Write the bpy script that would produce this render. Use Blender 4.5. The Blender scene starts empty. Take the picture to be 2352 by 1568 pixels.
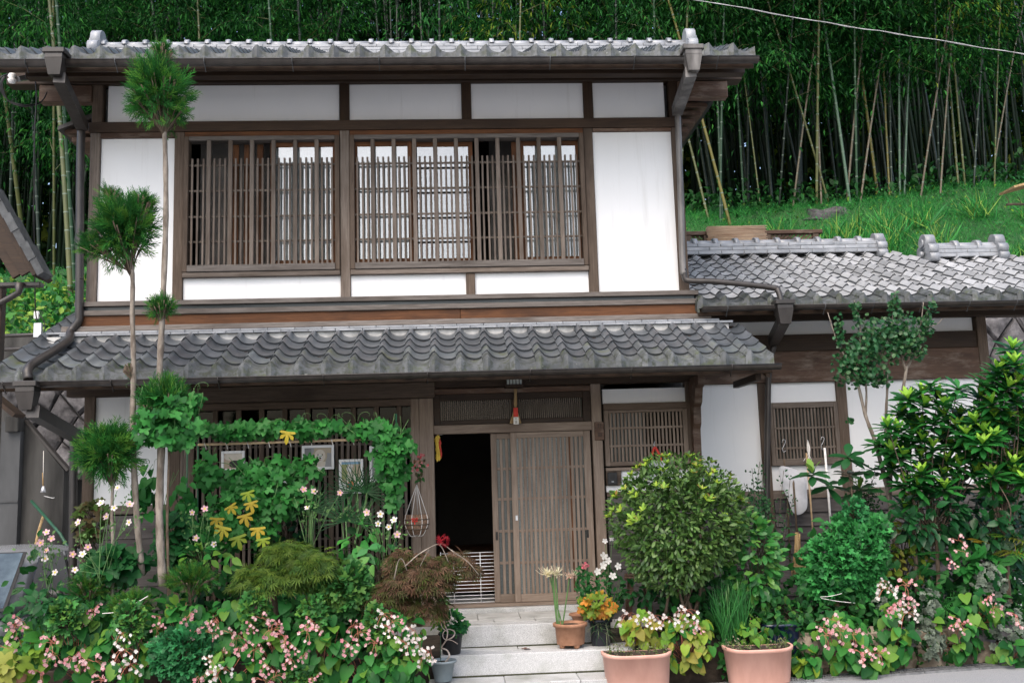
import bpy, math, random
import numpy as np
from mathutils import Vector, Matrix

# ------------------------------------------------------------------ camera, sky, sun, exposure
SC = bpy.context.scene
COL = SC.collection
random.seed(11)
rng = np.random.default_rng(11)
U = random.uniform
PI = math.pi

CAM = np.array([3.7962, -10.6079, 1.95])
YAW, PITCH, ROLL = 0.0617, 0.1396, -0.031
PW, PH, PF = 2352.0, 1568.0, 2287.0
_cy, _sy, _cp, _sp = math.cos(YAW), math.sin(YAW), math.cos(PITCH), math.sin(PITCH)
FWD = np.array([_sy * _cp, _cy * _cp, _sp])
_r0 = np.array([_cy, -_sy, 0.0]); _u0 = np.cross(_r0, FWD)
RGT = math.cos(ROLL) * _r0 + math.sin(ROLL) * _u0
UPV = -math.sin(ROLL) * _r0 + math.cos(ROLL) * _u0
cam = bpy.data.objects.new('camera', bpy.data.cameras.new('camera'))
COL.objects.link(cam)
cam.data.sensor_width = 36.0
cam.data.lens = PF / PW * 36.0
cam.data.clip_start = 0.1
cam.data.clip_end = 2000.0
cam.matrix_world = Matrix(((RGT[0], UPV[0], -FWD[0], CAM[0]), (RGT[1], UPV[1], -FWD[1], CAM[1]),
                           (RGT[2], UPV[2], -FWD[2], CAM[2]), (0, 0, 0, 1)))
SC.camera = cam

SUN_EL, SUN_AZ = math.radians(52), math.radians(203)      # azimuth measured clockwise from +Y: behind the camera, a little left
world = bpy.data.worlds.new('World'); SC.world = world; world.use_nodes = True
wn = world.node_tree
for n in list(wn.nodes): wn.nodes.remove(n)
wo = wn.nodes.new('ShaderNodeOutputWorld'); wb = wn.nodes.new('ShaderNodeBackground'); sk = wn.nodes.new('ShaderNodeTexSky')
sk.sky_type = 'NISHITA'; sk.sun_disc = False; sk.sun_elevation = SUN_EL; sk.sun_rotation = SUN_AZ
sk.dust_density = 4.5; sk.air_density = 1.0; sk.ozone_density = 1.0
wb.inputs['Strength'].default_value = 0.15
wn.links.new(sk.outputs[0], wb.inputs['Color']); wn.links.new(wb.outputs[0], wo.inputs['Surface'])
sl = bpy.data.lights.new('sun', 'SUN'); sl.energy = 0.5; sl.angle = math.radians(90); sl.color = (1.0, 0.965, 0.92)
sun = bpy.data.objects.new('sun', sl); COL.objects.link(sun)
_sd = Vector((math.sin(SUN_AZ) * math.cos(SUN_EL), math.cos(SUN_AZ) * math.cos(SUN_EL), math.sin(SUN_EL)))
sun.rotation_euler = _sd.to_track_quat('Z', 'Y').to_euler(); sun.location = (0, -5, 20)
SC.view_settings.view_transform = 'Standard'; SC.view_settings.look = 'None'
SC.view_settings.gamma = 1.0; SC.view_settings.use_curve_mapping = False
SC.view_settings.exposure = 1.22
try:
    SC.cycles.use_denoising = True
    SC.cycles.max_bounces = 8; SC.cycles.diffuse_bounces = 2; SC.cycles.glossy_bounces = 3
    SC.cycles.transmission_bounces = 4; SC.cycles.transparent_max_bounces = 8
    SC.cycles.caustics_reflective = False; SC.cycles.caustics_refractive = False
except Exception:
    pass

def at(u, v, Y):
    """world point on the plane y = Y seen at picture position u, v"""
    d = FWD + RGT * ((u - PW / 2) / PF) - UPV * ((v - PH / 2) / PF)
    return CAM + d * ((Y - CAM[1]) / d[1])
def zp(u, v, Y=0.0): return float(at(u, v, Y)[2])
def xp(u, v, Y=0.0): return float(at(u, v, Y)[0])

# ------------------------------------------------------------------ object helpers
WM = {}
def _inv(p):
    return WM[p.name].inverted() if p is not None and p.name in WM else Matrix()
def link(name, data, parent=None, M=None):
    o = bpy.data.objects.new(name, data); COL.objects.link(o)
    if parent is not None:
        o.parent = parent; o.matrix_parent_inverse = _inv(parent)
    if M is not None: o.matrix_basis = M
    WM[o.name] = M.copy() if M is not None else Matrix()
    return o
def tag(o, label=None, cat=None, group=None, kind=None):
    if label: o['label'] = label
    if cat: o['category'] = cat
    if group: o['group'] = group
    if kind: o['kind'] = kind
    return o
def thing(name, label, cat, loc, group=None):
    o = link(name, None, None, Matrix.Translation(Vector([float(c) for c in loc])))
    o.empty_display_size = 0.1
    return tag(o, label, cat, group)
def T(x, y, z): return Matrix.Translation((float(x), float(y), float(z)))
def RZ(a): return Matrix.Rotation(a, 4, 'Z')
def RX(a): return Matrix.Rotation(a, 4, 'X')
def RY(a): return Matrix.Rotation(a, 4, 'Y')
def SCL(x, y, z): return Matrix.Diagonal((x, y, z, 1))

def raw_mesh(name, V, F, mats, smooth=False, MI=None, colr=None):
    """V (n,3) array, F list of tuples or (m,k) array"""
    me = bpy.data.meshes.new(name)
    V = np.asarray(V, dtype=np.float32)
    if isinstance(F, np.ndarray):
        m, k = F.shape
        me.vertices.add(len(V)); me.vertices.foreach_set('co', V.ravel())
        me.loops.add(m * k); me.loops.foreach_set('vertex_index', F.astype(np.int32).ravel())
        me.polygons.add(m)
        me.polygons.foreach_set('loop_start', np.arange(0, m * k, k, dtype=np.int32))
        me.polygons.foreach_set('loop_total', np.full(m, k, dtype=np.int32))
        me.update(calc_edges=True)
    else:
        me.from_pydata(V.tolist(), [], F)
    if not isinstance(mats, (list, tuple)): mats = [mats]
    for m_ in mats: me.materials.append(m_)
    n = len(me.polygons)
    if MI is not None: me.polygons.foreach_set('material_index', np.asarray(MI, dtype=np.int32))
    if smooth is True: me.polygons.foreach_set('use_smooth', np.ones(n, dtype=bool))
    elif smooth is not False: me.polygons.foreach_set('use_smooth', np.asarray(smooth, dtype=bool))
    if colr is not None:
        a = me.color_attributes.new('Col', 'FLOAT_COLOR', 'POINT')
        c4 = np.ones((len(V), 4), dtype=np.float32); c4[:, :3] = colr
        a.data.foreach_set('color', c4.ravel())
    me.update()
    return me

class MB:
    def __init__(s): s.V = []; s.F = []; s.MI = []; s.S = []
    def add(s, V, F, mi=0, sm=False):
        b = len(s.V); s.V += [tuple(map(float, v)) for v in V]
        for f in F: s.F.append(tuple(i + b for i in f)); s.MI.append(mi); s.S.append(sm)
        return s
    def box(s, x0, x1, y0, y1, z0, z1, mi=0, ch=0.0):
        if x1 < x0: x0, x1 = x1, x0
        if y1 < y0: y0, y1 = y1, y0
        if z1 < z0: z0, z1 = z1, z0
        if ch <= 0:
            V = [(x, y, z) for z in (z0, z1) for y in (y0, y1) for x in (x0, x1)]
            F = [(0, 2, 3, 1), (4, 5, 7, 6), (0, 1, 5, 4), (2, 6, 7, 3), (0, 4, 6, 2), (1, 3, 7, 5)]
            return s.add(V, F, mi)
        c = min(ch, (x1 - x0) * .3, (y1 - y0) * .3, (z1 - z0) * .3)
        V = []; F = []; idx = {}
        X = (x0, x1); Y = (y0, y1); Z = (z0, z1); sg = (1, -1)
        for i in (0, 1):
            for j in (0, 1):
                for k in (0, 1):
                    p = (X[i], Y[j], Z[k]); cc = (sg[i] * c, sg[j] * c, sg[k] * c)
                    for a in range(3):
                        q = [p[t] + (cc[t] if t != a else 0) for t in range(3)]
                        idx[(i, j, k, a)] = len(V); V.append(tuple(q))
        for i in (0, 1):
            F.append(tuple(idx[(i, j, k, 0)] for j, k in ((0, 0), (1, 0), (1, 1), (0, 1)))[::(1 if i else -1)])
            F.append(tuple(idx[(j, i, k, 1)] for j, k in ((0, 0), (1, 0), (1, 1), (0, 1)))[::(-1 if i else 1)])
            F.append(tuple(idx[(j, k, i, 2)] for j, k in ((0, 0), (1, 0), (1, 1), (0, 1)))[::(1 if i else -1)])
        for i in (0, 1):
            for j in (0, 1):
                F.append((idx[(i, j, 0, 0)], idx[(i, j, 0, 1)], idx[(i, j, 1, 1)], idx[(i, j, 1, 0)])[::(1 if i == j else -1)])
                F.append((idx[(i, 0, j, 0)], idx[(i, 0, j, 2)], idx[(i, 1, j, 2)], idx[(i, 1, j, 0)])[::(-1 if i == j else 1)])
                F.append((idx[(0, i, j, 1)], idx[(0, i, j, 2)], idx[(1, i, j, 2)], idx[(1, i, j, 1)])[::(1 if i == j else -1)])
        for i in (0, 1):
            for j in (0, 1):
                for k in (0, 1):
                    f = (idx[(i, j, k, 0)], idx[(i, j, k, 1)], idx[(i, j, k, 2)])
                    F.append(f if (i + j + k) % 2 else f[::-1])
        return s.add(V, F, mi)
    def obox(s, p0, p1, w, h, mi=0, up=(0, 0, 1)):
        """a beam from p0 to p1, width w across, height h along up"""
        p0 = Vector([float(c) for c in p0]); p1 = Vector([float(c) for c in p1]); d = (p1 - p0).normalized()
        u = Vector(up); a = d.cross(u).normalized(); u = a.cross(d)
        V = []
        for p in (p0, p1):
            for sx, sz in ((-1, -1), (1, -1), (1, 1), (-1, 1)): V.append(p + a * (sx * w / 2) + u * (sz * h / 2))
        return s.add(V, [(0, 1, 2, 3), (7, 6, 5, 4), (0, 4, 5, 1), (1, 5, 6, 2), (2, 6, 7, 3), (3, 7, 4, 0)], mi)
    def tube(s, pts, r, n=8, mi=0, cap=True, sm=True):
        pts = [Vector([float(c) for c in p]) for p in pts]
        if not isinstance(r, (list, tuple, np.ndarray)): r = [r] * len(pts)
        V = []; F = []; prev = None
        for i, p in enumerate(pts):
            d = (pts[min(i + 1, len(pts) - 1)] - pts[max(i - 1, 0)])
            d = d.normalized() if d.length > 1e-9 else Vector((0, 0, 1))
            if prev is None:
                a = d.orthogonal().normalized()
            else:
                a = prev - d * prev.dot(d)
                a = a.normalized() if a.length > 1e-6 else d.orthogonal().normalized()
            prev = a; b = d.cross(a)
            for k in range(n):
                t = 2 * PI * k / n
                V.append(p + (a * math.cos(t) + b * math.sin(t)) * float(r[i]))
        for i in range(len(pts) - 1):
            for k in range(n):
                k2 = (k + 1) % n
                F.append((i * n + k, i * n + k2, (i + 1) * n + k2, (i + 1) * n + k))
        s.add(V, F, mi, sm)
        if cap:
            b = len(s.V) - len(V)
            s.F.append(tuple(b + k for k in range(n))[::-1]); s.MI.append(mi); s.S.append(False)
            e = b + (len(pts) - 1) * n
            s.F.append(tuple(e + k for k in range(n))); s.MI.append(mi); s.S.append(False)
        return s
    def lathe(s, prof, c=(0, 0, 0), n=20, mi=0, sx=1, sy=1, sm=True):
        V = []; F = []
        for r, z in prof:
            for k in range(n):
                t = 2 * PI * k / n; V.append((c[0] + r * math.cos(t) * sx, c[1] + r * math.sin(t) * sy, c[2] + z))
        for i in range(len(prof) - 1):
            for k in range(n):
                k2 = (k + 1) % n; F.append((i * n + k, i * n + k2, (i + 1) * n + k2, (i + 1) * n + k))
        return s.add(V, F, mi, sm)
    def disc(s, c, r, n=16, axis='y', mi=0, th=0.0, sx=1, sz=1):
        """a thin plate facing -y (axis y)"""
        V = []
        for yy in ((0, th) if th else (0,)):
            for k in range(n):
                t = 2 * PI * k / n; V.append((c[0] + r * math.cos(t) * sx, c[1] + yy, c[2] + r * math.sin(t) * sz))
        F = [tuple(range(n))]
        if th: F += [(k, k + n, (k + 1) % n + n, (k + 1) % n) for k in range(n)] + [tuple(range(n, 2 * n))[::-1]]
        return s.add(V, F, mi)
    def prism(s, poly, a0, a1, axis='x', mi=0):
        """extrude a 2-D polygon. axis x: poly is (y,z); axis y: (x,z); axis z: (x,y)"""
        n = len(poly); V = []
        for a in (a0, a1):
            for p, q in poly:
                V.append((a, p, q) if axis == 'x' else ((p, a, q) if axis == 'y' else (p, q, a)))
        F = [tuple(range(n))[::-1], tuple(range(n, 2 * n))] + [(k, (k + 1) % n, (k + 1) % n + n, k + n) for k in range(n)]
        if axis == 'y': F = [f[::-1] for f in F]
        return s.add(V, F, mi)
    def mesh(s, name, mats):
        return raw_mesh(name, s.V, s.F, mats, s.S, s.MI)
    def build(s, name, mats, parent=None, M=None):
        return link(name, s.mesh(name, mats), parent, M)

def boxp(name, m, parent, x0, x1, y0, y1, z0, z1, ch=0.005):
    return MB().box(x0, x1, y0, y1, z0, z1, 0, ch).build(name, m, parent)
def curve_pts(P, n=6):
    """Catmull-Rom through the points"""
    P = [np.asarray(p, float) for p in P]
    if len(P) < 3: return P
    Q = [2 * P[0] - P[1]] + P + [2 * P[-1] - P[-2]]; out = []
    for i in range(1, len(Q) - 2):
        for k in range(n):
            t = k / n
            out.append(0.5 * (2 * Q[i] + (Q[i + 1] - Q[i - 1]) * t + (2 * Q[i - 1] - 5 * Q[i] + 4 * Q[i + 1] - Q[i + 2]) * t * t
                              + (3 * Q[i] - Q[i - 1] - 3 * Q[i + 1] + Q[i + 2]) * t ** 3))
    out.append(P[-1]); return out

# ------------------------------------------------------------------ materials
def newmat(name):
    m = bpy.data.materials.new(name); m.use_nodes = True
    nt = m.node_tree
    for n in list(nt.nodes): nt.nodes.remove(n)
    out = nt.nodes.new('ShaderNodeOutputMaterial'); bs = nt.nodes.new('ShaderNodeBsdfPrincipled')
    nt.links.new(bs.outputs[0], out.inputs['Surface'])
    return m, nt, bs, out
def N(nt, t, **kw):
    n = nt.nodes.new(t)
    for k, v in kw.items():
        if k in n.inputs: n.inputs[k].default_value = v
        else: setattr(n, k, v)
    return n
def mixc(nt, fac, a, b, blend='MIX'):
    n = nt.nodes.new('ShaderNodeMix'); n.data_type = 'RGBA'; n.blend_type = blend
    for sock, val in ((n.inputs[0], fac), (n.inputs[6], a), (n.inputs[7], b)):
        if isinstance(val, bpy.types.NodeSocket): nt.links.new(val, sock)
        elif isinstance(val, (tuple, list)): sock.default_value = (*val[:3], 1)
        else: sock.default_value = val
    return n.outputs[2]
def ramp(nt, sock, lo, hi):
    n = nt.nodes.new('ShaderNodeMapRange'); n.inputs[1].default_value = lo; n.inputs[2].default_value = hi
    nt.links.new(sock, n.inputs[0]); return n.outputs[0]
def coords(nt, scale=(1, 1, 1), rnd=True):
    tc = nt.nodes.new('ShaderNodeTexCoord'); mp = nt.nodes.new('ShaderNodeMapping')
    mp.inputs['Scale'].default_value = scale
    nt.links.new(tc.outputs['Object'], mp.inputs['Vector'])
    if rnd:
        oi = nt.nodes.new('ShaderNodeObjectInfo'); mu = N(nt, 'ShaderNodeMath', operation='MULTIPLY'); mu.inputs[1].default_value = 57.0
        nt.links.new(oi.outputs['Random'], mu.inputs[0]); cb = nt.nodes.new('ShaderNodeCombineXYZ')
        for i in range(3): nt.links.new(mu.outputs[0], cb.inputs[i])
        nt.links.new(cb.outputs[0], mp.inputs['Location'])
    return mp.outputs['Vector']
def noise(nt, vec, scale=5.0, detail=4.0, rough=0.55, dist=0.0):
    n = nt.nodes.new('ShaderNodeTexNoise'); n.inputs['Scale'].default_value = scale; n.inputs['Detail'].default_value = detail
    n.inputs['Roughness'].default_value = rough; n.inputs['Distortion'].default_value = dist
    nt.links.new(vec, n.inputs['Vector']); return n.outputs['Fac']
def objvar(nt, c, lo=0.8, hi=1.2):
    oi = nt.nodes.new('ShaderNodeObjectInfo'); r = ramp(nt, oi.outputs['Random'], 0, 1)
    r.node.inputs[3].default_value = lo; r.node.inputs[4].default_value = hi
    h = nt.nodes.new('ShaderNodeHueSaturation'); nt.links.new(r, h.inputs['Value']); nt.links.new(c, h.inputs['Color'])
    return h.outputs[0]
def bump(nt, bs, h, strength=0.3, dist=0.01):
    b = nt.nodes.new('ShaderNodeBump'); b.inputs['Strength'].default_value = strength; b.inputs['Distance'].default_value = dist
    nt.links.new(h, b.inputs['Height']); nt.links.new(b.outputs[0], bs.inputs['Normal'])

def generic(name, c1, c2, scale=6.0, rough=0.7, bp=0.2, bd=0.01, var=(0.88, 1.12), stretch=(1, 1, 1), metal=0.0, lo=0.35, hi=0.65, spec=0.5, detail=5.0):
    m, nt, bs, out = newmat(name)
    v = coords(nt, stretch); f = noise(nt, v, scale, detail)
    c = mixc(nt, ramp(nt, f, lo, hi), c1, c2)
    c = objvar(nt, c, *var)
    nt.links.new(c, bs.inputs['Base Color']); bs.inputs['Roughness'].default_value = rough; bs.inputs['Metallic'].default_value = metal
    bs.inputs['Specular IOR Level'].default_value = spec
    if bp: bump(nt, bs, f, bp, bd)
    return m
def wood(name, c1, c2, c3, axis='z', rough=0.75, var=(0.8, 1.2), weather=None):
    """long grain along axis, with dark streaks and blotches"""
    m, nt, bs, out = newmat(name)
    st = {'x': (0.06, 1, 1), 'y': (1, 0.06, 1), 'z': (1, 1, 0.06)}[axis]
    v = coords(nt, st); g = noise(nt, v, 70, 6, 0.65, 0.4)
    v2 = coords(nt, {'x': (.25, 1, 1), 'y': (1, .25, 1), 'z': (1, 1, .25)}[axis]); b = noise(nt, v2, 5, 4, 0.6)
    c = mixc(nt, ramp(nt, g, 0.3, 0.7), c1, c2)
    c = mixc(nt, ramp(nt, b, 0.5, 0.75), c, c3)
    if weather: c = mixc(nt, ramp(nt, noise(nt, v2, 11, 6, .7), .5, .68), c, weather)
    c = objvar(nt, c, *var)
    nt.links.new(c, bs.inputs['Base Color']); bs.inputs['Roughness'].default_value = rough
    bs.inputs['Specular IOR Level'].default_value = 0.3
    bump(nt, bs, g, 0.35, 0.004)
    return m
M = {}
for ax in 'xyz':
    M['wood_' + ax] = wood('weathered_wood_' + ax, (.085, .066, .052), (.178, .148, .124), (.064, .045, .032), ax)
    M['dark_' + ax] = wood('dark_timber_' + ax, (.020, .011, .006), (.045, .026, .014), (.016, .009, .006), ax, 0.6)
    M['post_' + ax] = wood('post_timber_' + ax, (.06, .041, .028), (.128, .095, .071), (.046, .031, .021), ax, var=(.88, 1.12))
    M['grey_' + ax] = wood('grey_timber_' + ax, (.09, .077, .067), (.2, .178, .16), (.058, .046, .038), ax)
    M['door_' + ax] = wood('door_timber_' + ax, (.145, .107, .08), (.25, .198, .156), (.115, .083, .062), ax, var=(.9, 1.1))
    M['orange_' + ax] = wood('orange_timber_' + ax, (.075, .03, .012), (.15, .062, .024), (.03, .014, .008), ax, var=(.85, 1.15))
M['beam_dark'] = wood('beam_timber', (.035, .021, .013), (.07, .043, .027), (.03, .018, .012), 'x', 0.65)
M['brown_x'] = wood('brown_board', (.055, .03, .019), (.115, .068, .044), (.036, .02, .012), 'x', 0.65, weather=(.17, .13, .1))
M['dado'] = wood('dado_board', (.055, .05, .048), (.105, .097, .095), (.04, .035, .033), 'x', 0.8)
def _plaster():
    m, nt, bs, out = newmat('white_plaster')
    a = noise(nt, coords(nt, (1, 1, 1), False), 1.4, 4); b = noise(nt, coords(nt, (9, 9, .5), False), 1.0, 5, .7); s = noise(nt, coords(nt, (1, 1, 1), False), 60, 3)
    c = mixc(nt, ramp(nt, a, .3, .7), (.69, .7, .7), (.735, .742, .742))
    c = mixc(nt, ramp(nt, b, .58, .95), c, (.52, .52, .5)); c = mixc(nt, ramp(nt, s, .76, .8), c, (.4, .39, .36))
    nt.links.new(c, bs.inputs['Base Color']); bs.inputs['Roughness'].default_value = .9; bump(nt, bs, a, .08, .004); return m
M['plaster'] = _plaster()
M['mortar'] = generic('white_mortar', (.3, .3, .29), (.5, .5, .485), 9, .9, .3, .006)
M['soffit'] = wood('soffit_board', (.03, .017, .01), (.06, .036, .022), (.022, .013, .008), 'y', .8)
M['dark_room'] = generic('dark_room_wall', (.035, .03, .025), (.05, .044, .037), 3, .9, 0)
M['sky_backing'] = generic('white_sky_backing', (.5, .5, .52), (.56, .56, .575), 2, .9, 0, var=(1, 1))  # white sheet behind the panes, stands in for reflected sky
M['metal_brown'] = generic('brown_metal', (.018, .015, .013), (.034, .029, .026), 14, .42, .05, .002, var=(.9, 1.1), stretch=(1, 1, .3))
M['metal_strip'] = generic('dark_metal_flashing', (.012, .02, .022), (.05, .06, .062), 5, .4, .05, .002, stretch=(.3, 1, 1), lo=.45, hi=.75)
M['verdigris'] = generic('worn_copper_pipe', (.06, .055, .05), (.2, .19, .18), 9, .45, .05, .002, stretch=(1, 1, .2), lo=.4, hi=.7)
M['steel'] = generic('bare_steel', (.4, .41, .43), (.55, .56, .58), 20, .35, .02, .001, metal=.9)
M['white_paint'] = generic('white_paint', (.78, .78, .77), (.84, .84, .83), 8, .4, 0)
M['black_plastic'] = generic('black_plastic', (.012, .012, .013), (.02, .02, .021), 10, .35, 0)
M['concrete'] = generic('stained_concrete', (.035, .038, .04), (.1, .105, .11), 1.6, .9, .2, .01, stretch=(1, 1, .3))
M['concrete_dark'] = generic('wet_concrete', (.014, .014, .013), (.065, .064, .06), 2.2, .9, .25, .01, stretch=(1.4, 1.4, .25))
M['soil'] = generic('dark_soil', (.02, .014, .01), (.055, .04, .028), 9, .95, .6, .03)
M['hillside'] = generic('hill_soil', (.014, .05, .014), (.03, .085, .022), 1.2, .95, .5, .06)
M['forest_floor'] = generic('leaf_litter', (.02, .016, .010), (.055, .04, .022), 2.5, .95, .4, .05)
M['bark'] = generic('grey_bark', (.11, .088, .068), (.27, .235, .195), 24, .9, .6, .008, stretch=(1, 1, .35))
M['bark_dark'] = generic('dark_bark', (.05, .035, .022), (.13, .095, .065), 24, .9, .6, .008, stretch=(1, 1, .35))
M['twig_pale'] = generic('pale_twig', (.32, .25, .2), (.5, .43, .37), 20, .8, .3, .004)
M['stem_red'] = generic('reddish_stem', (.35, .1, .07), (.5, .2, .12), 20, .6, 0)
M['stem_green'] = generic('green_stem', (.05, .12, .035), (.09, .18, .05), 20, .6, 0)
M['stem_dark'] = generic('dark_stem', (.03, .03, .016), (.07, .055, .03), 20, .8, 0)
M['bamboo_pole'] = generic('dry_bamboo_pole', (.33, .22, .12), (.5, .38, .24), 9, .5, .05, .002, stretch=(.2, 1, 1))
M['green_stake'] = generic('green_plastic_stake', (.012, .07, .035), (.02, .1, .05), 10, .45, 0)
M['terracotta'] = generic('terracotta', (.27, .13, .07), (.43, .22, .13), 9, .75, .08, .002)
M['pink_plastic'] = generic('salmon_plastic', (.5, .262, .2), (.64, .36, .285), 7, .55, .05, .002, var=(.97, 1.03), stretch=(1, 1, .35), lo=.25, hi=.6, detail=8)
M['bluegrey_plastic'] = generic('blue_grey_plastic', (.2, .25, .27), (.28, .33, .35), 6, .5, .03, .002)
M['navy_glaze'] = generic('navy_glaze', (.006, .012, .03), (.012, .022, .05), 5, .12, .02, .002, spec=.7)
M['dark_glaze'] = generic('dark_glaze', (.01, .012, .02), (.025, .026, .035), 5, .2, .02, .002)
M['rope'] = generic('white_rope', (.62, .6, .56), (.75, .73, .7), 40, .9, .3, .003)
M['cloth'] = generic('white_cloth', (.4, .41, .43), (.54, .55, .58), 5, .95, .4, .01, var=(1, 1))
M['red_cloth'] = generic('red_cloth', (.5, .035, .025), (.6, .06, .04), 20, .8, .1, .002)
M['straw'] = generic('dry_straw', (.25, .16, .07), (.42, .3, .15), 30, .9, .4, .004, stretch=(1, 1, .15))
M['ink'] = generic('black_ink', (.012, .011, .01), (.02, .018, .016), 30, .8, 0)
M['reed'] = generic('reed_screen', (.3, .2, .13), (.46, .35, .25), 30, .9, .5, .006, stretch=(.1, 1, 1))
M['car_paint'] = generic('silver_car_paint', (.27, .285, .305), (.3, .315, .335), 60, .2, 0, metal=.25, var=(1, 1))
M['rubber'] = generic('black_rubber', (.012, .012, .012), (.02, .02, .02), 12, .8, .1, .004)
M['car_glass'] = generic('tinted_glass', (.006, .008, .009), (.008, .01, .011), 3, .06, 0, spec=.45)
M['windscreen'] = generic('windscreen_glass', (.015, .025, .03), (.1, .135, .15), 2.5, .03, 0, spec=1.0)  # blue-grey patches put sky reflection into the glass colour
M['wire'] = generic('grey_wire', (.3, .3, .3), (.42, .42, .42), 40, .7, 0)
M['screen'] = generic('gap_lift_backing', (.16, .15, .137), (.21, .195, .18), 3, .9, 0)  # grey of the added sheets that lift the black window gaps
M['grey_door'] = generic('grey_green_door', (.1, .118, .115), (.15, .17, .168), 2, .6, .03, .002)
M['paper_yellow'] = generic('yellow_paper', (.62, .42, .05), (.7, .5, .09), 20, .8, .1, .003)
M['paper_white'] = generic('white_paper', (.72, .7, .64), (.8, .78, .72), 20, .8, 0)
M['lamp_glass'] = generic('frosted_lamp_glass', (.4, .45, .42), (.48, .52, .49), 8, .3, 0)
M['basket'] = generic('woven_basket', (.1, .055, .03), (.24, .15, .095), 60, .8, .6, .006)
M['asphalt'] = None; M['granite'] = None

def _tile(name, ca, cb, mo):
    m, nt, bs, out = newmat(name)
    v = coords(nt); n1 = noise(nt, v, 5, 5, .6); n2 = noise(nt, v, 26, 5, .65)
    c = mixc(nt, ramp(nt, n1, .35, .7), ca, cb)
    c = mixc(nt, ramp(nt, n2, .62, .85), c, (.07, .075, .08))
    moss = mixc(nt, ramp(nt, noise(nt, coords(nt), 5, 5, .65), mo[0], mo[1]), c, (.085, .1, .03))
    c = objvar(nt, moss, .72, 1.24)
    nt.links.new(c, bs.inputs['Base Color']); bs.inputs['Roughness'].default_value = .42
    bs.inputs['Roughness'].default_value = .3
    bs.inputs['Specular IOR Level'].default_value = .9; bump(nt, bs, n2, .12, .003)
    return m
M['tile'] = _tile('grey_roof_tile', (.066, .076, .087), (.118, .132, .147), (.72, .9))
M['tile_moss'] = _tile('mossy_roof_tile', (.08, .095, .105), (.14, .158, .17), (.52, .74))
M['tile_pale'] = _tile('sky_pale_roof_tile', (.3, .312, .325), (.41, .42, .432), (.72, .9))  # wing tiles made paler, sky reflection put into their colour
M['tile_edge'] = generic('shaded_tile_edge', (.035, .04, .044), (.075, .082, .088), 12, .7, .1, .002)  # tile ends darkened: their lack of sky reflection put into the colour
def _eave():
    m, nt, bs, out = newmat('stained_eave_tile')
    v = coords(nt); n1 = noise(nt, v, 6, 5, .6); n2 = noise(nt, v, 17, 6, .7)
    c = mixc(nt, ramp(nt, n1, .35, .7), (.05, .057, .062), (.125, .134, .14))
    c = mixc(nt, ramp(nt, n2, .46, .62), c, (.035, .042, .03))
    c = mixc(nt, ramp(nt, noise(nt, coords(nt), 30, 4, .6), .68, .76), c, (.32, .33, .3))
    c = mixc(nt, ramp(nt, noise(nt, coords(nt), 9, 5, .65), .55, .75), c, (.06, .075, .03))
    nt.links.new(objvar(nt, c, .8, 1.2), bs.inputs['Base Color']); bs.inputs['Roughness'].default_value = .6
    bump(nt, bs, n2, .2, .003); return m
M['eave'] = _eave()
M['ridge'] = generic('ridge_tile_grey', (.2, .215, .235), (.32, .335, .355), 6, .35, .1, .003, var=(.85, 1.15))
def _granite():
    m, nt, bs, out = newmat('speckled_granite')
    v = coords(nt, rnd=True); n1 = noise(nt, v, 240, 3, .7); n2 = noise(nt, v, 2.5, 4, .6)
    c = mixc(nt, ramp(nt, n1, .4, .62), (.28, .287, .29), (.6, .605, .6))
    c = mixc(nt, ramp(nt, n2, .48, .8), c, (.17, .18, .14), 'MIX')
    nt.links.new(objvar(nt, c, .92, 1.08), bs.inputs['Base Color']); bs.inputs['Roughness'].default_value = .7
    bump(nt, bs, n1, .15, .002); return m
M['granite'] = _granite()
M['paving'] = generic('grey_paving', (.3, .305, .29), (.47, .475, .465), 5, .8, .1, .003, detail=8)
M['bounce_ground'] = generic('pale_bounce_ground', (.42, .42, .41), (.52, .52, .5), .8, .9, .05, .01)  # unseen lot across the street, made pale to bounce light under eaves
M['asphalt'] = generic('asphalt', (.2, .205, .212), (.4, .405, .41), 160, .85, .35, .004, lo=.3, hi=.75)
M['iron'] = generic('iron_grating', (.1, .105, .11), (.2, .205, .21), 20, .55, .1, .002)
M['stone'] = generic('rough_stone', (.025, .024, .026), (.13, .124, .127), 7, .9, .9, .03, var=(.7, 1.3), detail=8)
M['stone_brown'] = generic('brown_stone', (.11, .085, .06), (.3, .25, .19), 5, .9, .8, .03, var=(.7, 1.3), detail=8)
def _glass(name, glossy, rough, tint):
    m, nt, bs, out = newmat(name)
    nt.nodes.remove(bs)
    tr = N(nt, 'ShaderNodeBsdfTransparent'); tr.inputs[0].default_value = (*tint, 1)
    gl = N(nt, 'ShaderNodeBsdfGlossy'); gl.inputs['Roughness'].default_value = rough; gl.inputs['Color'].default_value = (1, 1, 1, 1)
    mx = N(nt, 'ShaderNodeMixShader'); mx.inputs[0].default_value = glossy
    nt.links.new(tr.outputs[0], mx.inputs[1]); nt.links.new(gl.outputs[0], mx.inputs[2]); nt.links.new(mx.outputs[0], out.inputs['Surface'])
    return m
M['glass'] = _glass('window_glass', .13, .01, (.86, .88, .87))
M['glass_dark'] = _glass('shaded_window_glass', .012, .05, (.35, .37, .35))  # darker copy of the window glass: dark tree reflection put into tint and gloss
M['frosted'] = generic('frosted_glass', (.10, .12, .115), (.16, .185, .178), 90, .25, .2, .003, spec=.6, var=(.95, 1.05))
M['frosted_dark'] = generic('shaded_frosted_glass', (.035, .043, .04), (.06, .07, .066), 90, .2, .2, .003, spec=.6)

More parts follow.
